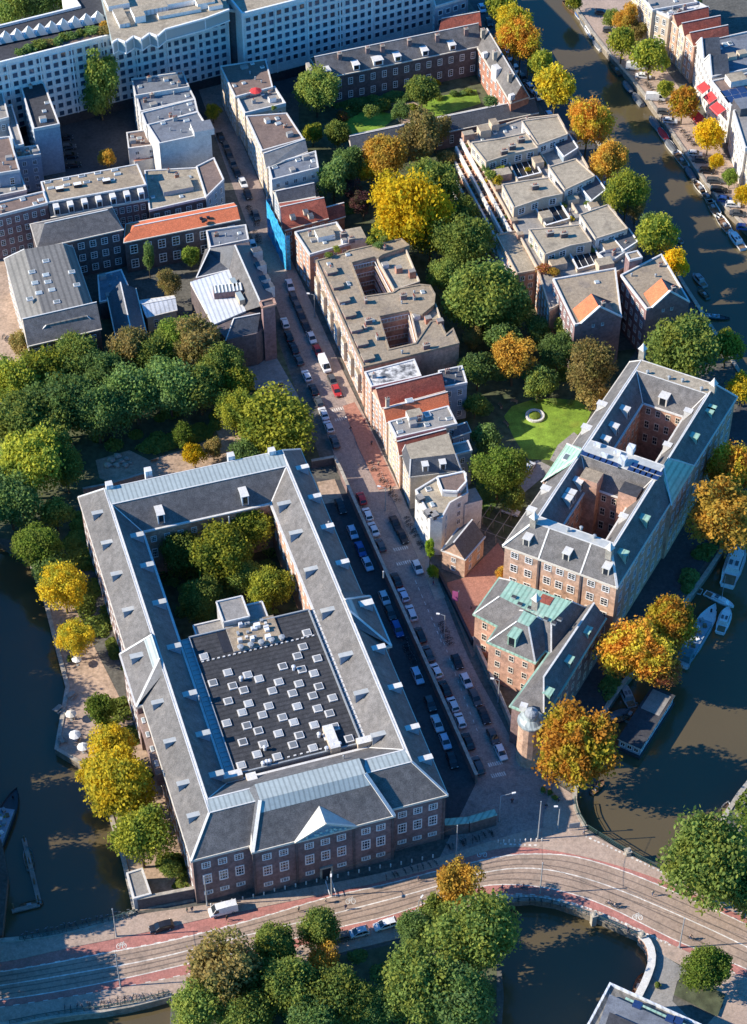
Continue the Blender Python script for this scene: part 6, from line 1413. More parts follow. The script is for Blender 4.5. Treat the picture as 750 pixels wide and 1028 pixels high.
def car_row(row,group,cars,flip=False,z=.03,ang=None):
    n=len(cars)
    for i,(x,y,col,kind) in enumerate(cars):
        p=G(x,y,.7);a=G(*cars[max(i-1,0)][:2],.7);b=G(*cars[min(i+1,n-1)][:2],.7);d=b-a
        rz=math.atan2(d.y,d.x)+(math.pi if flip else 0)+crr.uniform(-.03,.03) if ang is None else ang+crr.uniform(-.04,.04)
        car((p.x,p.y,z),rz,kind,col,'%s %s, %s down the %s'%(PN[col],KN[kind],ORD[i],row),group)
car_row('left kerb row along the yard wall','cars parked along the yard wall',[(363,500,'red','hatch'),(369,516,'white','hatch'),(375,531,'silver','saloon'),(382,547,'dark_grey','hatch'),(398,582,'black','saloon'),(405,597,'pale_blue','hatch'),(413,615,'silver','estate'),(422,637,'black','estate'),(430,656,'dark_grey','saloon'),(438,673,'white','hatch'),(447,691,'black','saloon'),(455,707,'silver','hatch'),(462,723,'white','hatch'),(470,744,'black','saloon'),(480,768,'dark_grey','estate')],True)
car_row('right kerb row beside the corner building','cars parked beside the corner building',[(397,525,'black','saloon'),(404,538,'black','saloon'),(419,569,'silver','hatch'),(459,664,'black','hatch'),(468,683,'silver','hatch'),(477,700,'dark_grey','estate'),(486,718,'black','saloon'),(495,739,'dark_grey','hatch'),(503,755,'silver','hatch')])
car_row('yard row beside the courtyard building','cars in the parking yard',[(342,508,'black','estate'),(354,534,'pale_blue','hatch'),(362,551,'blue','saloon'),(369,566,'pale_blue','hatch'),(386,600,'silver','hatch'),(392,615,'dark_grey','hatch'),(399,631,'blue','estate'),(419,678,'pale_blue','estate'),(432,706,'dark_grey','hatch'),(439,726,'silver','saloon'),(447,744,'pale_blue','hatch'),(454,763,'black','hatch')])
car_row('row in front of the apartment block','cars parked in front of the apartment block',[(291,286,'silver','saloon'),(295,299,'dark_grey','hatch'),(299,308,'dark_grey','hatch'),(303,318,'black','hatch'),(307,327,'black','saloon'),(313,339,'silver','hatch'),(319,352,'red','hatch'),(326,366,'white','van'),(334,382,'dark_grey','hatch'),(338,392,'red','hatch')])
car_row('left row opposite the apartment block','cars parked opposite the apartment block',[(286,324,'white','hatch'),(290,337,'black','hatch'),(295,349,'black','saloon'),(300,361,'dark_grey','hatch'),(308,377,'silver','hatch'),(315,391,'black','hatch'),(320,403,'dark_grey','hatch'),(325,415,'silver','saloon'),(330,428,'silver','hatch'),(336,443,'dark_grey','saloon')],True)
car_row('shaded row at the top of the street','cars parked at the top of the street',[(222,138,'black','hatch'),(227,147,'dark_grey','hatch'),(230,155,'black','saloon'),(234,164,'dark_grey','hatch'),(238,173,'black','hatch'),(244,183,'silver','saloon'),(249,195,'black','hatch'),(257,216,'dark_grey','hatch')])
car_row('short row beside the school','cars parked beside the school',[(254,246,'pale_blue','hatch'),(259,258,'pale_blue','hatch'),(264,269,'dark_grey','hatch')])
car_row('near bank row behind the almshouse wing','cars parked on the near canal bank',[(484,8,'pale_blue','hatch'),(491,22,'dark_grey','hatch'),(499,45,'silver','hatch'),(509,55,'pale_blue','van'),(518,69,'silver','hatch'),(525,78,'dark_grey','hatch'),(533,88,'pale_blue','estate'),(540,96,'silver','hatch'),(552,116,'pale_blue','hatch'),(560,128,'dark_grey','hatch'),(600,168,'dark_grey','hatch'),(607,180,'pale_blue','hatch')])
car_row('far bank row by the moored boats','cars parked on the far canal bank',[(604,12,'dark_grey','hatch'),(612,30,'dark_grey','hatch'),(638,67,'white','van'),(646,76,'white','saloon'),(658,98,'white','van'),(667,112,'dark_grey','hatch'),(673,121,'silver','hatch'),(698,154,'silver','hatch'),(703,160,'dark_grey','saloon'),(710,171,'black','hatch'),(718,181,'dark_grey','estate'),(722,190,'black','estate'),(728,200,'blue','hatch'),(736,205,'white','hatch'),(741,214,'dark_grey','saloon'),(747,228,'blue','hatch')],ang=R(-8))
car_row('lay-by row below the main road','cars parked below the main road',[(341,941,'dark_grey','hatch'),(360,936,'silver','hatch'),(387,928,'white','estate')],True,z=.13)
car_row('dark court beside the white offices','cars parked in the office court',[(66,138,'black','hatch'),(69,147,'dark_grey','hatch'),(71,156,'black','hatch'),(74,165,'black','hatch')],ang=R(10))
p=G(224,913,.9);car((p.x,p.y,.13),R(197),'van','white','white panel van parked on the pavement in front of the courtyard building','vehicles on the main road')
p=G(162,930,.7);car((p.x,p.y,.03),R(198),'estate','black','black estate car driving on the upper red lane of the main road','vehicles on the main road')
p=G(513,513,.7);car((p.x,p.y,.03),R(-25),'hatch','silver','silver hatchback in the small shaded yard behind the gabled house')
p=G(531,469,.7);car((p.x,p.y,.05),R(60),'hatch','silver','silver hatchback at the edge of the round lawn')
# ================================================================== BOATS
def hull(b,L,B,zf,zs,m,inner=None,blunt=.35,deckz=None):
    st=[(-.5,blunt*1.6),(-.42,.78),(-.2,.97),(.1,1.0),(.28,.85),(.42,.45),(.5,.04)];rings=[]
    for t,k in st:
        k=min(k,1);s=zs+(zf-zs)*max(0,t)*2;w=B/2*k;rings.append([Vector((t*L,-w*.7,-.35)),Vector((t*L,w*.7,-.35)),Vector((t*L,w,s)),Vector((t*L,-w,s))])
    for A,C in zip(rings,rings[1:]):
        for i in(0,1,3): j=(i+1)%4;b.poly([A[i],A[j],C[j],C[i]],m)
    b.poly(rings[0][::-1],m);b.poly(rings[-1],m)
    if inner:
        dz=deckz if deckz is not None else zs-.35
        for A,C in zip(rings,rings[1:]):
            f=lambda v,s:Vector((v.x,v.y*.88,dz))
            b.poly([f(A[3],0),f(A[2],0),f(C[2],0),f(C[3],0)],inner)
            for i in(2,3):
                b.poly([A[i],C[i],f(C[i],0),f(A[i],0)],m)
    return rings
def boat_proto(kind,hm='boat_white',cm='tarp_dark'):
    parts=[]
    L,B=dict(open=(5.5,2.0),covered=(6.0,2.1),cabin=(9.5,3.0),cruiser=(7.5,2.7),sail=(8.5,2.4),barge=(21,4.4),launch=(7.5,2.4))[kind]
    b=MB();hull(b,L,B,.95 if kind in('cabin','barge') else .75,.55 if kind not in('cabin','barge') else .8,hm,'boat_brown' if kind in('open','launch') else hm,.5 if kind!='barge' else .55,None if kind in('open','launch') else .5);parts.append(('hull',b))
    if kind in('open','launch'):
        b=MB()
        for x in(-.3,-.05,.2): b.box(x*L,0,.3,.42,.4,B*.8,0,'wood')
        parts.append(('bench',b))
        b=MB();b.box(-L*.12,0,.25,.75,1.1,.7,0,'boat_grey');parts.append(('engine_box',b))
    if kind=='covered':
        b=MB();R_=[]
        for t,k in((-.48,.5),(-.3,.9),(0,1),(.25,.85),(.42,.35)):
            w=B/2*k*.96;R_.append([Vector((t*L,-w,.56)),Vector((t*L,w,.56)),Vector((t*L,w*.4,.95)),Vector((t*L,-w*.4,.95))])
        b.loft(R_,cm);parts.append(('cover',b))
    if kind in('cabin','cruiser','sail'):
        z=1.75 if kind!='sail' else 1.15;x0,x1=(-.22*L,.26*L);w=B*.36;b=MB()
        b.loft([[Vector((x,-w*k,.5)),Vector((x,w*k,.5)),Vector((x-s,w*k*.85,z)),Vector((x-s,-w*k*.85,z))] for x,k,s in((x0,1,0),(x1*.6,1,0),(x1+.6,.75,.8))],hm);parts.append(('cabin',b))
        b=MB()
        for s in(-1,1): b.poly([Vector((x0+.3,s*(w+.01),1.0)),Vector((x1*.6,s*(w+.01),1.0)),Vector((x1*.6-.1,s*(w*.9+.02),z-.25)),Vector((x0+.3,s*(w*.9+.02),z-.25))],'glass')
        parts.append(('cabin_window',b))
        b=MB();b.box(-.36*L,0,.5,.62,L*.2,B*.6,0,'wood');parts.append(('cockpit',b))
        b=MB()
        for y in(-.3,.3): b.box(x0+1.2,y*B*.5,z,z+.1,1.0,.5,0,'tarp_dark')
        parts.append(('hatch',b))
    if kind=='sail':
        b=MB();b.tube((.6,0,1.1),(.6,0,9.5),.07,'grey_metal',6);b.tube((.6,0,1.9),(-2.8,0,1.9),.12,'tarp_dark',6);parts.append(('mast',b))
    if kind=='barge':
        b=MB();b.box(-1.5,0,.6,1.7,11.0,3.3,0,'teal_paint','plaster_blue');parts.append(('hold_cover',b))
        b=MB();b.box(-7.8,0,.6,2.6,2.6,2.8,0,'teal_paint','teal_paint');parts.append(('wheelhouse',b))
        b=MB()
        for k in range(9): b.box(-6+k*1.15,(-1)**k*.6,1.7,2.1+.2*(k%3),.8,.9,.3*k,('white_paint','wood','grey_metal')[k%3])
        parts.append(('deck_gear',b))
        b=MB();b.tube((7.8,0,.8),(7.8,0,1.6),.25,'black_paint',8);b.tube((8.6,-1,.8),(8.6,-1,1.3),.12,'black_paint',6);parts.append(('bollard',b))
    return [(n,q.mesh(n)) for n,q in parts],L
BP={}
def boat(x,y,kind,hm,rz,label,cm='tarp_dark',s=1.0,group=None,name='boat'):
    key=(kind,hm,cm)
    if key not in BP: BP[key]=boat_proto(*key)
    p=G(x,y,WZ+.4);t=thing(name,label,'boat',(p.x,p.y,WZ+.12),group,rz)
    for n,me in BP[key][0]: inst(n,me,t,(0,0,0),0,(s,s,s))
    return t
# right canal
boat(737,568,'cabin','boat_white',R(70),'white cabin yacht moored at the right edge below the orange trees','tarp_dark',1.45)
boat(722,602,'sail','boat_white',R(-35),'small white sailing boat with a mast next to the cabin yacht','tarp_dark',.85)
boat(727,623,'cruiser','boat_white',R(70),'white motor cruiser alongside the teal barge','tarp_dark',1.05)
boat(701,638,'barge','boat_white',R(62),'long teal barge with cluttered deck by the orange tree','tarp_dark',.95)
boat(693,590,'open','boat_white',R(150),'small white rowing boat by the quay above the teal barge')
boat(629,698,'cruiser','boat_grey',R(105),'grey cabin boat wedged between quay and houseboat','tarp_dark',.95)
boat(634,715,'open','boat_grey',R(60),'grey dinghy beside the houseboat')
boat(622,716,'covered','teal_paint',R(20),'teal covered boat at the quay below the orange pair','tarp_dark',.8)
boat(619,722,'open','boat_black',R(10),'dark open boat at the quay edge left of the houseboat')
boat(727,818,'launch','boat_white',R(70),'white open launch beside the big green tree','tarp_dark',.9)
boat(642,988,'open','boat_brown',R(65),'brown wooden rowing boat at the pond corner',s=.9)
boat(600,790,'open','boat_black',R(50),'thin dark rowing boat under the orange corner tree',s=.8)
# houseboat
t=thing('houseboat','long dark roofed houseboat with pale window band','houseboat',(*G(649,722,0)[:2],WZ))
c=G(649,722,.6);an=math.atan2((G(672,694,0)-G(635,752,0)).y,(G(672,694,0)-G(635,752,0)).x)
b=MB();b.box(c.x,c.y,WZ-.2,WZ+.7,17,5.4,an,'boat_black');b.build('hull',t)
b=MB();b.box(c.x,c.y,WZ+.7,WZ+3.0,16.0,4.8,an,'plaster_blue');cbn=b.build('cabin',t)
b=MB();b.box(c.x,c.y,WZ+3.0,WZ+3.22,16.6,5.3,an,'cream_paint','tar_plain');rfh=b.build('roof',t)
b=MB();b.box(c.x+4.5*math.cos(an),c.y+4.5*math.sin(an),WZ+3.22,WZ+3.28,6.0,4.2,an,'roof_brown','gravel_grey');b.build('roof_deck',rfh)
dx,dy=math.cos(an),math.sin(an)
for k in range(7):
    q=Vector((c.x+dx*(-6.6+k*2.2),c.y+dy*(-6.6+k*2.2)));
    for s in(1,):
        e=q+Vector((dy,-dx))*2.405;inst('window',WIN['plain'],t,Vector((e.x,e.y,WZ+1.9))-wl(t),an,(1.5,1,1.2))
for k in range(3):
    q=Vector((c.x-dx*8.005,c.y-dy*8.005))+Vector((dy,-dx))*(-1.5+k*1.5);inst('window',WIN['plain'],t,Vector((q.x,q.y,WZ+1.9))-wl(t),an-math.pi/2,(1.1,1,1.2))
# upper canal
ub=[(577,6,'launch','boat_brown',''),(585,14,'covered','boat_white','tarp_blue'),(590,22,'covered','boat_white','tarp_dark'),(595,30,'cabin','boat_white',''),(603,43,'covered','boat_white','tarp_dark'),(621,66,'launch','boat_black',''),(634,87,'covered','boat_black','tarp_dark'),(643,98,'covered','boat_grey','tarp_dark'),(660,122,'covered','boat_grey','tarp_dark'),(669,134,'covered','boat_white','red'),(676,145,'covered','boat_white','tarp_dark'),(686,157,'launch','boat_white',''),(697,174,'covered','boat_black','tarp_dark'),(705,186,'open','boat_white',''),(712,193,'launch','boat_white',''),(720,208,'launch','boat_white',''),(729,222,'launch','boat_white',''),(742,239,'cabin','boat_white','')]
for i,(x,y,k,hm,cm) in enumerate(ub):
    a,c=ub[max(i-1,0)],ub[min(i+1,len(ub)-1)];d=G(c[0],c[1],0)-G(a[0],a[1],0)
    cm={'red':'red_cloth','':'tarp_dark'}.get(cm,cm);kn=dict(open='rowing boat',launch='open launch',covered='covered boat',cabin='cabin boat')[k]
    col=dict(boat_white='white',boat_black='black',boat_grey='grey',boat_brown='brown')[hm]
    boat(x-3,y+2,k,hm,math.atan2(d.y,d.x)+(math.pi if i%3 else 0),'%s %s%s, %s from the top along the far quay'%(col,kn,' with red cover' if cm=='red_cloth' else (' with blue cover' if cm=='tarp_blue' else ''),ORD[i]),cm,{'cabin':.9}.get(k,1.1),'boats moored along the far canal bank')
boat(702,281,'cruiser','boat_grey',R(115),'grey cabin boat on the near bank of the upper canal',s=.8)
boat(680,239,'open','boat_grey',R(120),'sunken looking grey rowing boat in the canal shade',s=.8)
boat(706,294,'open','teal_paint',R(115),'teal dinghy behind the grey cabin boat near the gabled blocks',s=.9)
boat(716,318,'barge','boat_black',R(-8),'dark flat barge in the shade right of the gabled block','tarp_dark',.4)
# left river: floating jetty and moored dark boats
t=thing('jetty','long dark floating jetty on the left river','jetty',(*G(28,880,0)[:2],WZ))
for p,q in(((24,842),(40,908)),((40,908),(12,915))):
    b=MB();A,B=G(*p,WZ+.4),G(*q,WZ+.4);b.bar(A,B,.9,.35,'wood_grey');b.build('deck',t)
for x,y in((25,846),(30,868),(35,889),(39,906),(14,914)): p=G(x,y,WZ);b=MB();b.tube((p.x,p.y,-4),(p.x,p.y,.4),.16,'wood',7);b.build('post',t)
boat(29,862,'open','boat_grey',R(105),'grey rowing boat tied to the floating jetty');boat(3,830,'barge','boat_black',R(80),'dark barge at the left edge of the river','tarp_dark',.9)
boat(32,908,'open','boat_brown',R(15),'brown rowing boat at the lower end of the jetty',s=.8)
# ================================================================== PEOPLE
def skin_mesh(nm,verts,edges,radii,m,sub=2):
    me=bpy.data.meshes.new(nm);me.from_pydata(verts,edges,[]);o=bpy.data.objects.new(nm,me);COL.objects.link(o)
    o.modifiers.new('s','SKIN');sv=me.skin_vertices[0].data
    for v,r in zip(sv,radii): v.radius=(r,r)
    sv[0].use_root=True
    su=o.modifiers.new('d','SUBSURF');su.levels=su.render_levels=sub-1
    dg=bpy.context.evaluated_depsgraph_get();me2=bpy.data.meshes.new_from_object(o.evaluated_get(dg));bpy.data.objects.remove(o);bpy.data.meshes.remove(me)
    me2.materials.clear();me2.materials.append(MATS[m]);me2.name=nm
    for p in me2.polygons:p.material_index=0
    return me2
def person_mesh(pose):
    st=dict(stand=((.10,.02,.50),(.10,.0,.06),(-.10,-.02,.50),(-.10,0,.06),(.25,.04,1.12),(.26,.10,.86),(-.25,.04,1.12),(-.26,.10,.86)),
     walk=((.10,.16,.52),(.10,.12,.06),(-.10,-.02,.50),(-.10,-.30,.12),(.25,-.12,1.14),(.26,-.10,.88),(-.25,.14,1.14),(-.26,.28,.96)),
     sit=((.11,.42,.50),(.11,.44,.06),(-.11,.42,.50),(-.11,.44,.06),(.25,.10,.75),(.20,.36,.62),(-.25,.10,.75),(-.20,.36,.62)),
     cycle=((.11,.34,.62),(.11,.18,.25),(-.11,.30,.50),(-.11,.16,.10),(.25,.28,1.10),(.22,.55,1.02),(-.25,.28,1.10),(-.22,.55,1.02)))[pose]
    hz={'stand':.92,'walk':.92,'sit':.48,'cycle':.92}[pose];ln=.14 if pose=='cycle' else .0;T=.52
    pel=(0,0,hz);ch=(0,ln*.7,hz+.33);nk=(0,ln+.02,hz+T);hd=(0,ln+.06,hz+T+.17);top=(0,ln+.05,hz+T+.26)
    sh=[(s*.20,ln,hz+T-.06) for s in(1,-1)];hp=[(s*.10,0,hz-.04) for s in(1,-1)]
    kr,fr_,kl,fl,er,hr_,el,hl=st
    ft=lambda f:(f[0],f[1]+.16,f[2]-.02)
    V=[pel,ch,nk,hd,top,sh[0],er,hr_,sh[1],el,hl,hp[0],kr,fr_,ft(fr_),hp[1],kl,fl,ft(fl)]
    E_=[(0,1),(1,2),(2,3),(3,4),(1,5),(5,6),(6,7),(1,8),(8,9),(9,10),(0,11),(11,12),(12,13),(13,14),(0,15),(15,16),(16,17),(17,18)]
    rd=[.13,.15,.055,.105,.07,.065,.045,.035,.065,.045,.035,.085,.06,.045,.04,.085,.06,.045,.04]
    body=skin_mesh('person_body',V,E_,rd,'skin')
    jk=skin_mesh('person_jacket',[pel,ch,(0,ln+.01,hz+T-.03),sh[0],er,(Vector(er).lerp(Vector(hr_),.75))[:],sh[1],el,(Vector(el).lerp(Vector(hl),.75))[:]],[(0,1),(1,2),(1,3),(3,4),(4,5),(1,6),(6,7),(7,8)],[.16,.185,.09,.095,.07,.055,.095,.07,.055],'cloth_navy')
    tr=skin_mesh('person_trousers',[pel,hp[0],kr,(Vector(kr).lerp(Vector(fr_),.85))[:],hp[1],kl,(Vector(kl).lerp(Vector(fl),.85))[:]],[(0,1),(1,2),(2,3),(0,4),(4,5),(5,6)],[.15,.11,.08,.065,.11,.08,.065],'cloth_denim')
    ha=skin_mesh('person_hair',[(0,ln+.02,hz+T+.14),(0,ln+.035,hz+T+.22),(0,ln+.05,hz+T+.26)],[(0,1),(1,2)],[.09,.115,.08],'hair')
    return dict(body=body,jacket=jk,trousers=tr,hair=ha)
PM={p:person_mesh(p) for p in('stand','walk','sit','cycle')}
def person(loc,rz,pose,jk,tr,label,group='people outdoors'):
    t=thing('person',label,'person',loc,group,rz)
    b=inst('body',PM[pose]['body'],t,(0,0,0))
    for n,m in(('jacket',jk),('trousers',tr)):
        o=inst(n,PM[pose][n],t,(0,0,0));o.material_slots[0].link='OBJECT';o.material_slots[0].material=MATS['cloth_'+m]
    inst('hair',PM[pose]['hair'],t,(0,0,0));return t
for x,y,rz,pose,j,tr,l in((380,468,80,'walk','sand','navy','person in a sand coat by the bicycles of the row houses'),(392,492,260,'walk','black','black','person in black by the red pavement end'),(412,532,90,'stand','navy','denim','person in navy by the pale corner house'),(435,588,280,'walk','maroon','denim','person in maroon on the street below the creeper'),(298,268,80,'walk','grey','black','person in grey near the scaffold foot'),(300,915,190,'walk','sand','black','person in a sand coat on the front pavement, left of the entrance'),(420,885,10,'walk','navy','grey','person in navy on the front pavement, right end'),(664,121,60,'walk','maroon','denim','person in maroon on the far canal bank'),(692,142,240,'walk','sand','navy','person in a sand coat near the red awnings'),(188,916,80,'stand','green','navy','person in a green jacket standing by the wall left of the white van'),(193,915,200,'stand','black','denim','person in black standing next to the one in green'),(228,924,190,'walk','black','black','person in black walking just below the white van'),(347,913,10,'walk','navy','denim','person in navy walking near the main entrance'),(327,906,100,'walk','sand','navy','person in a sand coloured coat before the entrance'),(561,805,40,'stand','navy','black','person in navy by the sign at the street corner'),(586,838,120,'walk','grey','navy','person in grey walking on the bridge pavement'),(548,812,10,'walk','black','denim','person in black crossing the square by the turret'),(514,806,200,'walk','maroon','black','person in maroon crossing below the parking yard'),(655,899,200,'walk','sand','denim','person in a sand coat on the upper bridge pavement'),(630,936,20,'walk','navy','grey','person in navy on the lower bridge pavement'),(366,425,70,'walk','maroon','navy','person in maroon on the sunny pavement of the row houses'),(373,447,250,'walk','navy','black','person in navy on the sunny pavement, lower down'),(352,433,60,'walk','black','denim','person in black crossing the sunny street'),(473,612,100,'walk','grey','black','person in grey in the red paved forecourt'),(424,908,20,'walk','green','denim','person in green at the small orange roadside tree')):
    p=G(x,y,.1);person((p.x,p.y,.14 if y>830 and not 505<x<600 else .05),R(rz),pose,j,tr,l)
# ================================================================== BICYCLES
def bike_meshes():
    o={};b=MB();n=14
    for i in range(n):
        a,c=2*math.pi*i/n,2*math.pi*(i+1)/n;b.bar((.33*math.cos(a),0,.33*math.sin(a)),(.33*math.cos(c),0,.33*math.sin(c)),.05,.05,'rubber')
    for i in range(4): a=math.pi*i/4;b.bar((-.32*math.cos(a),0,-.32*math.sin(a)),(.32*math.cos(a),0,.32*math.sin(a)),.012,.012,'grey_metal')
    o['wheel']=b.mesh('bike_wheel')
    b=MB()
    for p,q in(((-.52,0,.34),(-.1,0,.30)),((-.52,0,.34),(-.22,0,.78)),((-.1,0,.3),(-.22,0,.82)),((-.1,0,.3),(.38,0,.78)),((-.2,0,.76),(.38,0,.8)),((.52,0,.34),(.36,0,.95)),((-.75,0,.75),(-.25,0,.72))): b.bar(p,q,.05,.05,'black_paint')
    o['frame']=b.mesh('bike_frame')
    b=MB();b.bar((.34,-.28,1.0),(.34,.28,1.0),.04,.04,'grey_metal');b.bar((.36,0,.9),(.34,0,1.0),.04,.04,'grey_metal');o['handlebar']=b.mesh('bike_handlebar')
    b=MB();b.loft([[Vector((x,-w,.86)),Vector((x,w,.86)),Vector((x,w*.8,.92)),Vector((x,-w*.8,.92))] for x,w in((-.36,.1),(-.22,.09),(-.06,.03))],'black_paint');o['saddle']=b.mesh('bike_saddle')
    return o
BK=bike_meshes();brr=random.Random(9)
def bike(loc,rz,label,group):
    t=thing('bicycle',label,'bicycle',loc,group,rz)
    for x in(-.52,.52): inst('wheel',BK['wheel'],t,(x,0,.34))
    for n in('frame','handlebar','saddle'): inst(n,BK[n],t,(0,0,0))
    return t
def bike_row(label,a,b,n,z=.13,across=True):
    A,B=G(*a,.3),G(*b,.3);d=B-A;an=math.atan2(d.y,d.x)
    for k in range(n):
        p=A.lerp(B,(k+brr.uniform(.1,.9))/n);bike((p.x+brr.uniform(-.3,.3),p.y+brr.uniform(-.3,.3),z),an+(math.pi/2 if across else 0)+brr.uniform(-.35,.35),label,label)
bike_row('bicycle leaning on the railing beside the dark river',(22,941),(132,917),26)
bike_row('bicycle leaning on the railing above the lower left water',(62,1014),(166,997),18)
bike_row('bicycle parked in the front row of the courtyard building',(385,882),(440,864),9,.13)
bike_row('bicycle parked at the parking yard entrance wall',(446,851),(496,836),12,.05)
bike_row('bicycle parked on the street beside the corner wall',(443,624),(452,648),9,.13)
bike_row('bicycle parked beside the row houses in the sun',(372,465),(400,505),12,.14)
bike_row('bicycle parked beside the pale corner house',(408,520),(424,552),9,.13)
bike_row('bicycle parked at the shaded upper street kerb',(249,205),(258,226),8,.04)
bike_row('bicycle parked in the yard beside the courtyard building',(405,642),(416,664),8,.03)
bike_row('bicycle parked on the lower bridge pavement',(520,902),(580,913),8)
bike_row('bicycle parked on the far canal bank under the red awnings',(684,130),(699,148),10,.03)
bike_row('bicycle parked on the far bank by the white van',(648,82),(664,104),12,.03)
bike_row('bicycle parked in the sandy square',(2,338),(24,350),8,.06)
bike_row('bicycle parked along the street by the school',(256,232),(262,246),5,.04)
for x,y,rz,j,l in((505,891,-3,'navy','cyclist in navy on the lower red lane, leftmost'),(526,890,-3,'maroon','cyclist in maroon following on the lower red lane'),(612,906,-22,'grey','cyclist in grey on the lower lane of the bridge'),(694,941,-28,'black','cyclist in black by the tall pole on the bridge'),(618,909,-22,'sand','cyclist in sand colour in the bridge pair')):
    p=G(x,y,.8);b_=bike((p.x,p.y,.03),R(rz),'bicycle ridden by the '+l,'ridden bicycles');q=Vector((math.cos(R(rz)),math.sin(R(rz)),0))*-.25;person((p.x+q.x,p.y+q.y,.03),R(rz)-math.pi/2,'cycle',j,'denim',l,'cyclists')
# ================================================================== STREET FURNITURE
def lamp(x,y,h,label,arm=(0,0),z=.12,name='street_lamp',cat='lamp',wires=None):
    p=G(x,y,z);t=thing(name,label,cat,(p.x,p.y,z),'lamp and tram wire poles')
    b=MB();b.tube((p.x,p.y,z),(p.x,p.y,z+.9),.2,'grey_metal',8,.17);b.build('base',t)
    b=MB();b.tube((p.x,p.y,z+.9),(p.x,p.y,z+h),.14,'grey_metal',8,.09);b.build('pole',t)
    if arm!=(0,0):
        q=Vector((p.x+arm[0],p.y+arm[1],z+h+.3));b=MB();b.tube((p.x,p.y,z+h),q,.06,'grey_metal',6);b.build('arm',t)
        b=MB();b.box(q.x,q.y,q.z-.16,q.z+.08,0.75,.32,math.atan2(arm[1],arm[0]),'white_paint');b.build('lamp_head',t)
    else:
        b=MB();b.lathe((p.x,p.y,z+h),[(.1,-.1),(.16,0),(.1,.12),(0,.2)],'grey_metal',8);b.build('finial',t)
    return Vector((p.x,p.y,z+h))
T1=lamp(117,940,9,'tall grey tram wire pole beside the dark river',name='tram_pole',cat='pole')
T2=lamp(121,990,10.5,'tram wire pole on the lower pavement, left',name='tram_pole',cat='pole')
T3=lamp(208,909,9.5,'tall pole at the left front corner of the courtyard building',name='tram_pole',cat='pole')
T4=lamp(333,899,8,'tall pole in front of the main entrance',(0,-1.2),name='tram_pole',cat='pole')
T5=lamp(458,858,9.5,'tall pole right of the courtyard building',name='tram_pole',cat='pole')
T6=lamp(540,842,12,'tall pole at the square below the parking yard',name='tram_pole',cat='pole')
T7=lamp(542,897,10,'tram wire pole on the pond side of the bridge',name='tram_pole',cat='pole')
T8=lamp(682,951,9.5,'tram wire pole on the pavement at the curved pond wall',name='tram_pole',cat='pole')
lamp(501,824,8,'street lamp with a long arm at the parking yard corner',(2.6,.6))
lamp(560,832,7,'thin lamp post on the pavement by the corner square',(-.8,0))
lamp(420,926,7,'yellowish lamp post beside the white parked car',(.6,.9))
lamp(387,512,7,'street lamp between the row houses and parked cars',(-1.5,.3),.13);lamp(446,640,7,'street lamp beside the wall of the forecourt',(-1.5,.3),.13);lamp(316,318,7,'street lamp in front of the apartment block',(-1.5,.3),.13);lamp(500,705,7,'street lamp in front of the corner building',(-1.5,.3),.13)
for k,(a,b_,l) in enumerate(((T1,T2,'overhead wire across the road at left'),(T4,T5,'overhead wire along the front of the courtyard building'),(T6,T7,'overhead wire across the road at the bend'),(T8,T7,'overhead wire along the pond bridge'))):
    m=MB();N=10;P=[a.lerp(b_,i/N)-Vector((0,0,.5*4*(i/N)*(1-i/N)+.3)) for i in range(N+1)]
    for p,q in zip(P,P[1:]): m.bar(p,q,.045,.045,'black_paint')
    tag(m.build('overhead_wire'),l,'wire','overhead wires')
# bollards along the museum front
def bollard(x,y,z=.12,l='small pale bollard on the pavement of the courtyard building',g='bollards before the courtyard building'):
    p=G(x,y,z);b=MB();b.lathe((p.x,p.y,z),[(.16,0),(.14,.1),(.13,.75),(.17,.8),(.12,.95),(0,1.0)],'lead',8);o=b.build('bollard',None,(p.x,p.y,z));o.location=(p.x,p.y,z);tag(o,l,'bollard',g)
for k in range(22): bollard(212+k*10.6,907-k*2.35-(1.2 if 5<k<17 else 0)+3)
for k in range(9): bollard(500+k*5.5,846-k*.2,.05,'pale bollard in the row along the corner square','bollards on the corner square')
# purple banner and sign post
p=G(460,610,.1);t=thing('banner','purple banner hanging on a pole at the forecourt entrance','banner',(p.x,p.y,.05));b=MB();b.tube((p.x,p.y,.05),(p.x,p.y,5.5),.07,'grey_metal',7);b.build('pole',t);b=MB();b.box(p.x-.75,p.y,2.4,5.3,1.3,.06,R(-20),'purple_cloth');b.build('cloth',t)
p=G(561,833,.1);t=thing('sign_board','small sign board on two posts at the corner square','sign',(p.x+3,p.y,.14));b=MB();b.box(p.x+3,p.y,.9,2.3,2.2,.12,R(10),'grey_metal');b.build('panel',t)
for s in(-.9,.9): b=MB();b.tube((p.x+3+s,p.y+s*.17,.14),(p.x+3+s,p.y+s*.17,2.3),.05,'grey_metal',6);b.build('post',t)
# museum canopy mast pair at the door
for k,(x,y,l) in enumerate(((327,893,'white handrail left of the main entrance'),(333,892,'white handrail right of the main entrance'))):
    a=G(x,y-6,.12);c=G(x+4,y+8,.12);b=MB();b.bar(a+Vector((0,0,1.0)),c+Vector((0,0,1.0)),.12,.1,'white_paint');t=thing('handrail',l,'handrail',(a.x,a.y,.12),'handrails at the main entrance');b.build('rail',t)
    for q in(a,a.lerp(c,.5),c): b=MB();b.tube(q,q+Vector((0,0,1)),.05,'white_paint',6);b.build('post',t)
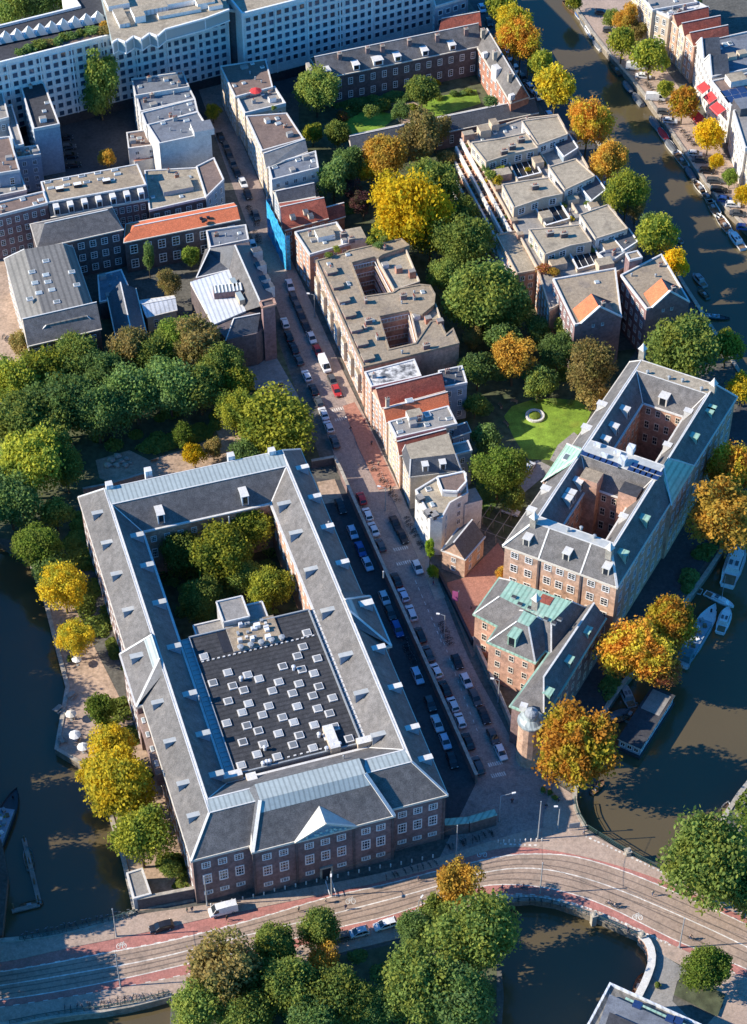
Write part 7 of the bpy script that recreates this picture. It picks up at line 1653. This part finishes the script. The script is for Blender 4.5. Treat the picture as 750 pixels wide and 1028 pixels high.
# benches, tables, parasols on the river terrace
def picnic(x,y,rz,l):
    p=G(x,y,.1);t=thing('picnic_table',l,'table',(p.x,p.y,.06),'picnic tables on the river terrace',R(rz))
    for nm,bx in(('tabletop',(0,0,.70,.76,2.0,.8)),('seat',(0,.75,.42,.47,2.0,.3)),('seat',(0,-.75,.42,.47,2.0,.3))):
        b=MB();b.box(*bx[:2],bx[2],bx[3],bx[4],bx[5],0,'wood_grey');o=b.build(nm,t,(0,0,0))
    for s in(-.7,.7):
        b=MB();b.bar((s,-.8,.0),(s,.25,.7),.1,.06,'wood_grey');b.bar((s,.8,.0),(s,-.25,.7),.1,.06,'wood_grey');b.bar((s,-.8,.4),(s,.8,.4),.08,.05,'wood_grey');b.build('leg',t,(0,0,0))
picnic(72,699,50,'picnic table at the upper rail of the terrace');picnic(59,713,50,'picnic table at the terrace point');picnic(62,744,115,'picnic table low on the terrace edge')
def parasol(x,y,l,m='white_paint',r=1.5):
    p=G(x,y,2.2);t=thing('parasol',l,'parasol',(p.x,p.y,.06),'parasols on the river terrace');b=MB();b.tube((0,0,0),(0,0,2.5),.04,'wood',6);b.build('pole',t,(0,0,0));b=MB();b.lathe((0,0,1.95),[(r,0),(r*.55,.32),(.05,.62),(0,.7)],m,8);b.build('canopy',t,(0,0,0));b=MB();b.lathe((0,0,0),[(.3,0),(.3,.1),(0,.12)],'grey_metal',8);b.build('base',t,(0,0,0))
parasol(77,661,'white parasol at the upper end of the terrace','white_paint',1.1);parasol(75,737,'white parasol among the terrace tables','white_paint',1.3);parasol(71,716,'cream parasol beside the terrace point','cream_paint',1.2);parasol(83,749,'white parasol lowest on the terrace','white_paint',1.2)
for k,(x,y,rz,j,l) in enumerate(((73,721,40,'black','person in black seated at the terrace point'),(67,719,200,'grey','person in grey seated at the terrace point'),(78,744,100,'navy','person in navy seated by the terrace parasols'),(86,755,250,'sand','person in a sand top seated lowest on the terrace'),(79,742,10,'maroon','person in maroon seated by the terrace parasols'))):
    p=G(x,y,.4);person((p.x,p.y,.06),R(rz),'sit',j,'denim',l,'people seated on the terrace')
    t=thing('terrace_chair','chair under the '+l,'chair',(p.x,p.y,.06),'chairs on the terrace',R(rz));b=MB();b.box(0,0,.34,.40,.44,.44,0,'wood_grey');b.build('seat',t,(0,0,0));b=MB();b.box(0,-.22,.4,.82,.44,.05,0,'wood_grey');b.build('backrest',t,(0,0,0))
    for sx in(-.18,.18):
        for sy in(-.18,.18): b=MB();b.box(sx,sy,0,.34,.04,.04,0,'grey_metal');b.build('leg',t,(0,0,0))
# boulders
rr=random.Random(6)
for k,(x,y,l) in enumerate(((112,462,'leftmost pale boulder of the park heap'),(118,458,'topmost pale boulder of the park heap'),(122,463,'grey boulder in the middle of the park heap'),(127,460,'rounded boulder right of the middle of the park heap'),(131,464,'rightmost boulder of the park heap'),(117,467,'lowest boulder of the park heap'),(126,467,'small low boulder of the park heap'),(108,467,'flat boulder lying apart from the park heap'))):
    p=G(x,y,.4);b=MB();r=rr.uniform(.6,1.1);n=8;prof=[(.0,-.2),(.9,.1),(1,.5),(.7,.9),(0,1.05)]
    for a in range(4):
        for i in range(n):
            def q(i,a): t=2*math.pi*(i%n)/n;k_=1+.22*math.sin(3*t+k)+.1*math.cos(2*t+a);return (prof[a][0]*r*k_*math.cos(t),prof[a][0]*r*k_*.8*math.sin(t),prof[a][1]*r)
            b.poly([q(i,a),q(i+1,a),q(i+1,a+1),q(i,a+1)],'stone')
    o=b.build('boulder',None,(0,0,0));o.location=(p.x,p.y,.02);tag(o,l,'boulder','boulders in the park')
# round basin on the lawn, pergola, benches
p=G(537,418,.1);t=thing('fountain_basin','round stone basin with plants in the middle of the lawn','basin',(p.x,p.y,.06));b=MB();b.lathe((0,0,0),[(2.3,0),(2.3,.5),(1.9,.5),(1.9,.25),(0,.25)],'lead',20);b.build('rim',t,(0,0,0));b=MB();b.lathe((0,0,.25),[(1.5,0),(1.3,.4),(.5,.7),(0,.75)],'leaf_l',10);b.build('planting',t,(0,0,0))
p=G(500,532,0);t=thing('pergola','low grey wooden pergola frame behind the small gabled house','pergola',(p.x,p.y,0))
dv=Vector((math.cos(R(62)),math.sin(R(62)),0));du=Vector((dv.y,-dv.x,0))
for i in range(4):
    for j in range(3): q=p+du*(i-1.5)*2.6+dv*(j-1)*4;b=MB();b.tube(q,q+Vector((0,0,2.4)),.07,'wood_grey',6);b.build('post',t)
for i in range(4): b=MB();b.bar(p+du*(i-1.5)*2.6-dv*4.5+Vector((0,0,2.4)),p+du*(i-1.5)*2.6+dv*4.5+Vector((0,0,2.4)),.12,.14,'wood_grey');b.build('beam',t)
for j in range(3): b=MB();b.bar(p+dv*(j-1)*4-du*4.5+Vector((0,0,2.52)),p+dv*(j-1)*4+du*4.5+Vector((0,0,2.52)),.1,.1,'wood_grey');b.build('rafter',t)
p=G(276,97,15);t=thing('parasol','red parasol on the planted roof terrace by the street','parasol',(*G(257,97,11.7)[:2],11.7));b=MB();b.tube((0,0,0),(0,0,2.4),.05,'wood',6);b.build('pole',t,(0,0,0));b=MB();b.lathe((0,0,1.9),[(1.7,0),(.9,.35),(0,.7)],'red_cloth',8);b.build('canopy',t,(0,0,0))
def bench(x,y,rz,l):
    p=G(x,y,.1);t=thing('park_bench',l,'bench',(p.x,p.y,.05),'park benches',R(rz))
    for nm,z0,z1,y0,w in(('seat',.42,.47,0,.45),('backrest',.55,.9,-.24,.06)): b=MB();b.box(0,y0,z0,z1,1.8,w,0,'wood');b.build(nm,t,(0,0,0))
    for s in(-.75,.75): b=MB();b.box(s,-.05,0,.42,.07,.4,0,'grey_metal');b.build('leg',t,(0,0,0))
bench(508,426,120,'wooden bench at the left rim of the round lawn');bench(502,408,110,'wooden bench at the upper left of the lawn');bench(516,404,160,'wooden bench at the upper rim of the lawn');bench(155,463,20,'wooden bench beside the sandy park path');bench(212,472,10,'wooden bench at the end of the sandy park path')
# concrete blocks on the quay below the houseboat side and flower tubs
for k,(x,y,l) in enumerate(((545,795,'leftmost planter tub on the corner square'),(552,797,'middle planter tub on the corner square'),(557,803,'planter tub nearest the canal bend'),(70,664,'planter tub at the terrace path'),(660,990,'planter tub at the waterside building'))):
    p=G(x,y,.2);t=thing('planter_tub',l,'planter',(p.x,p.y,.05),'planter tubs');b=MB();b.lathe((0,0,0),[(.5,0),(.65,.6),(.55,.6),(.5,.5),(0,.5)],'wood_grey',10);b.build('tub',t,(0,0,0));o=inst('plant',BUSH[k%3],t,(0,0,.8),0,(.7,.7,.6))
    o.material_slots[0].link='OBJECT';o.material_slots[0].material=MATS['leaf_m']
EXPOSURE=0.75
# ================================================================== CAMERA, SUN, SKY
cam=bpy.data.cameras.new('camera');co=bpy.data.objects.new('camera',cam);COL.objects.link(co)
co.location=CAM;co.rotation_euler=(math.pi/2-TH,0,0)
cam.sensor_fit='VERTICAL';cam.sensor_height=24.0;cam.lens=F/1028*24.0;cam.clip_end=8000;cam.clip_start=1
scene.camera=co
SUN_EL=R(31);SUN_SHADOW_AZ=R(4.5)      # shadows fall towards +x
sd=Vector((math.cos(SUN_EL)*math.cos(SUN_SHADOW_AZ),math.cos(SUN_EL)*math.sin(SUN_SHADOW_AZ),-math.sin(SUN_EL)))
sl=bpy.data.lights.new('sun','SUN');sl.energy=5.0;sl.angle=R(.5);sl.color=(1,.90,.75)
so=bpy.data.objects.new('sun',sl);COL.objects.link(so);so.rotation_euler=sd.to_track_quat('-Z','Y').to_euler()
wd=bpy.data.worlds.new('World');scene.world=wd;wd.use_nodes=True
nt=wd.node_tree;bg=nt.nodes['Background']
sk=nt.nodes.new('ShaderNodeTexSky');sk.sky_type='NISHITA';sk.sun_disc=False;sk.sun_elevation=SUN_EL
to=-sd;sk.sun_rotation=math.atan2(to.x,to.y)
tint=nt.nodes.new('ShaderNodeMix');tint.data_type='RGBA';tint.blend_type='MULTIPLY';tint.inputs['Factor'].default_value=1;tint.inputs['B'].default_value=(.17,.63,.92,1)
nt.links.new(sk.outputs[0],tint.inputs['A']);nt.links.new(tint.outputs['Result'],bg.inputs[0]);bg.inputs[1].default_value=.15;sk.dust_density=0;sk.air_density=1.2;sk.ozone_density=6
vs=scene.view_settings;vs.view_transform='Standard';vs.look='None';vs.gamma=1;vs.exposure=EXPOSURE;vs.use_curve_mapping=False
for l,n in LABELS.items():
    if len(n)>1: print('DUPLICATE LABEL',l,n[:6])
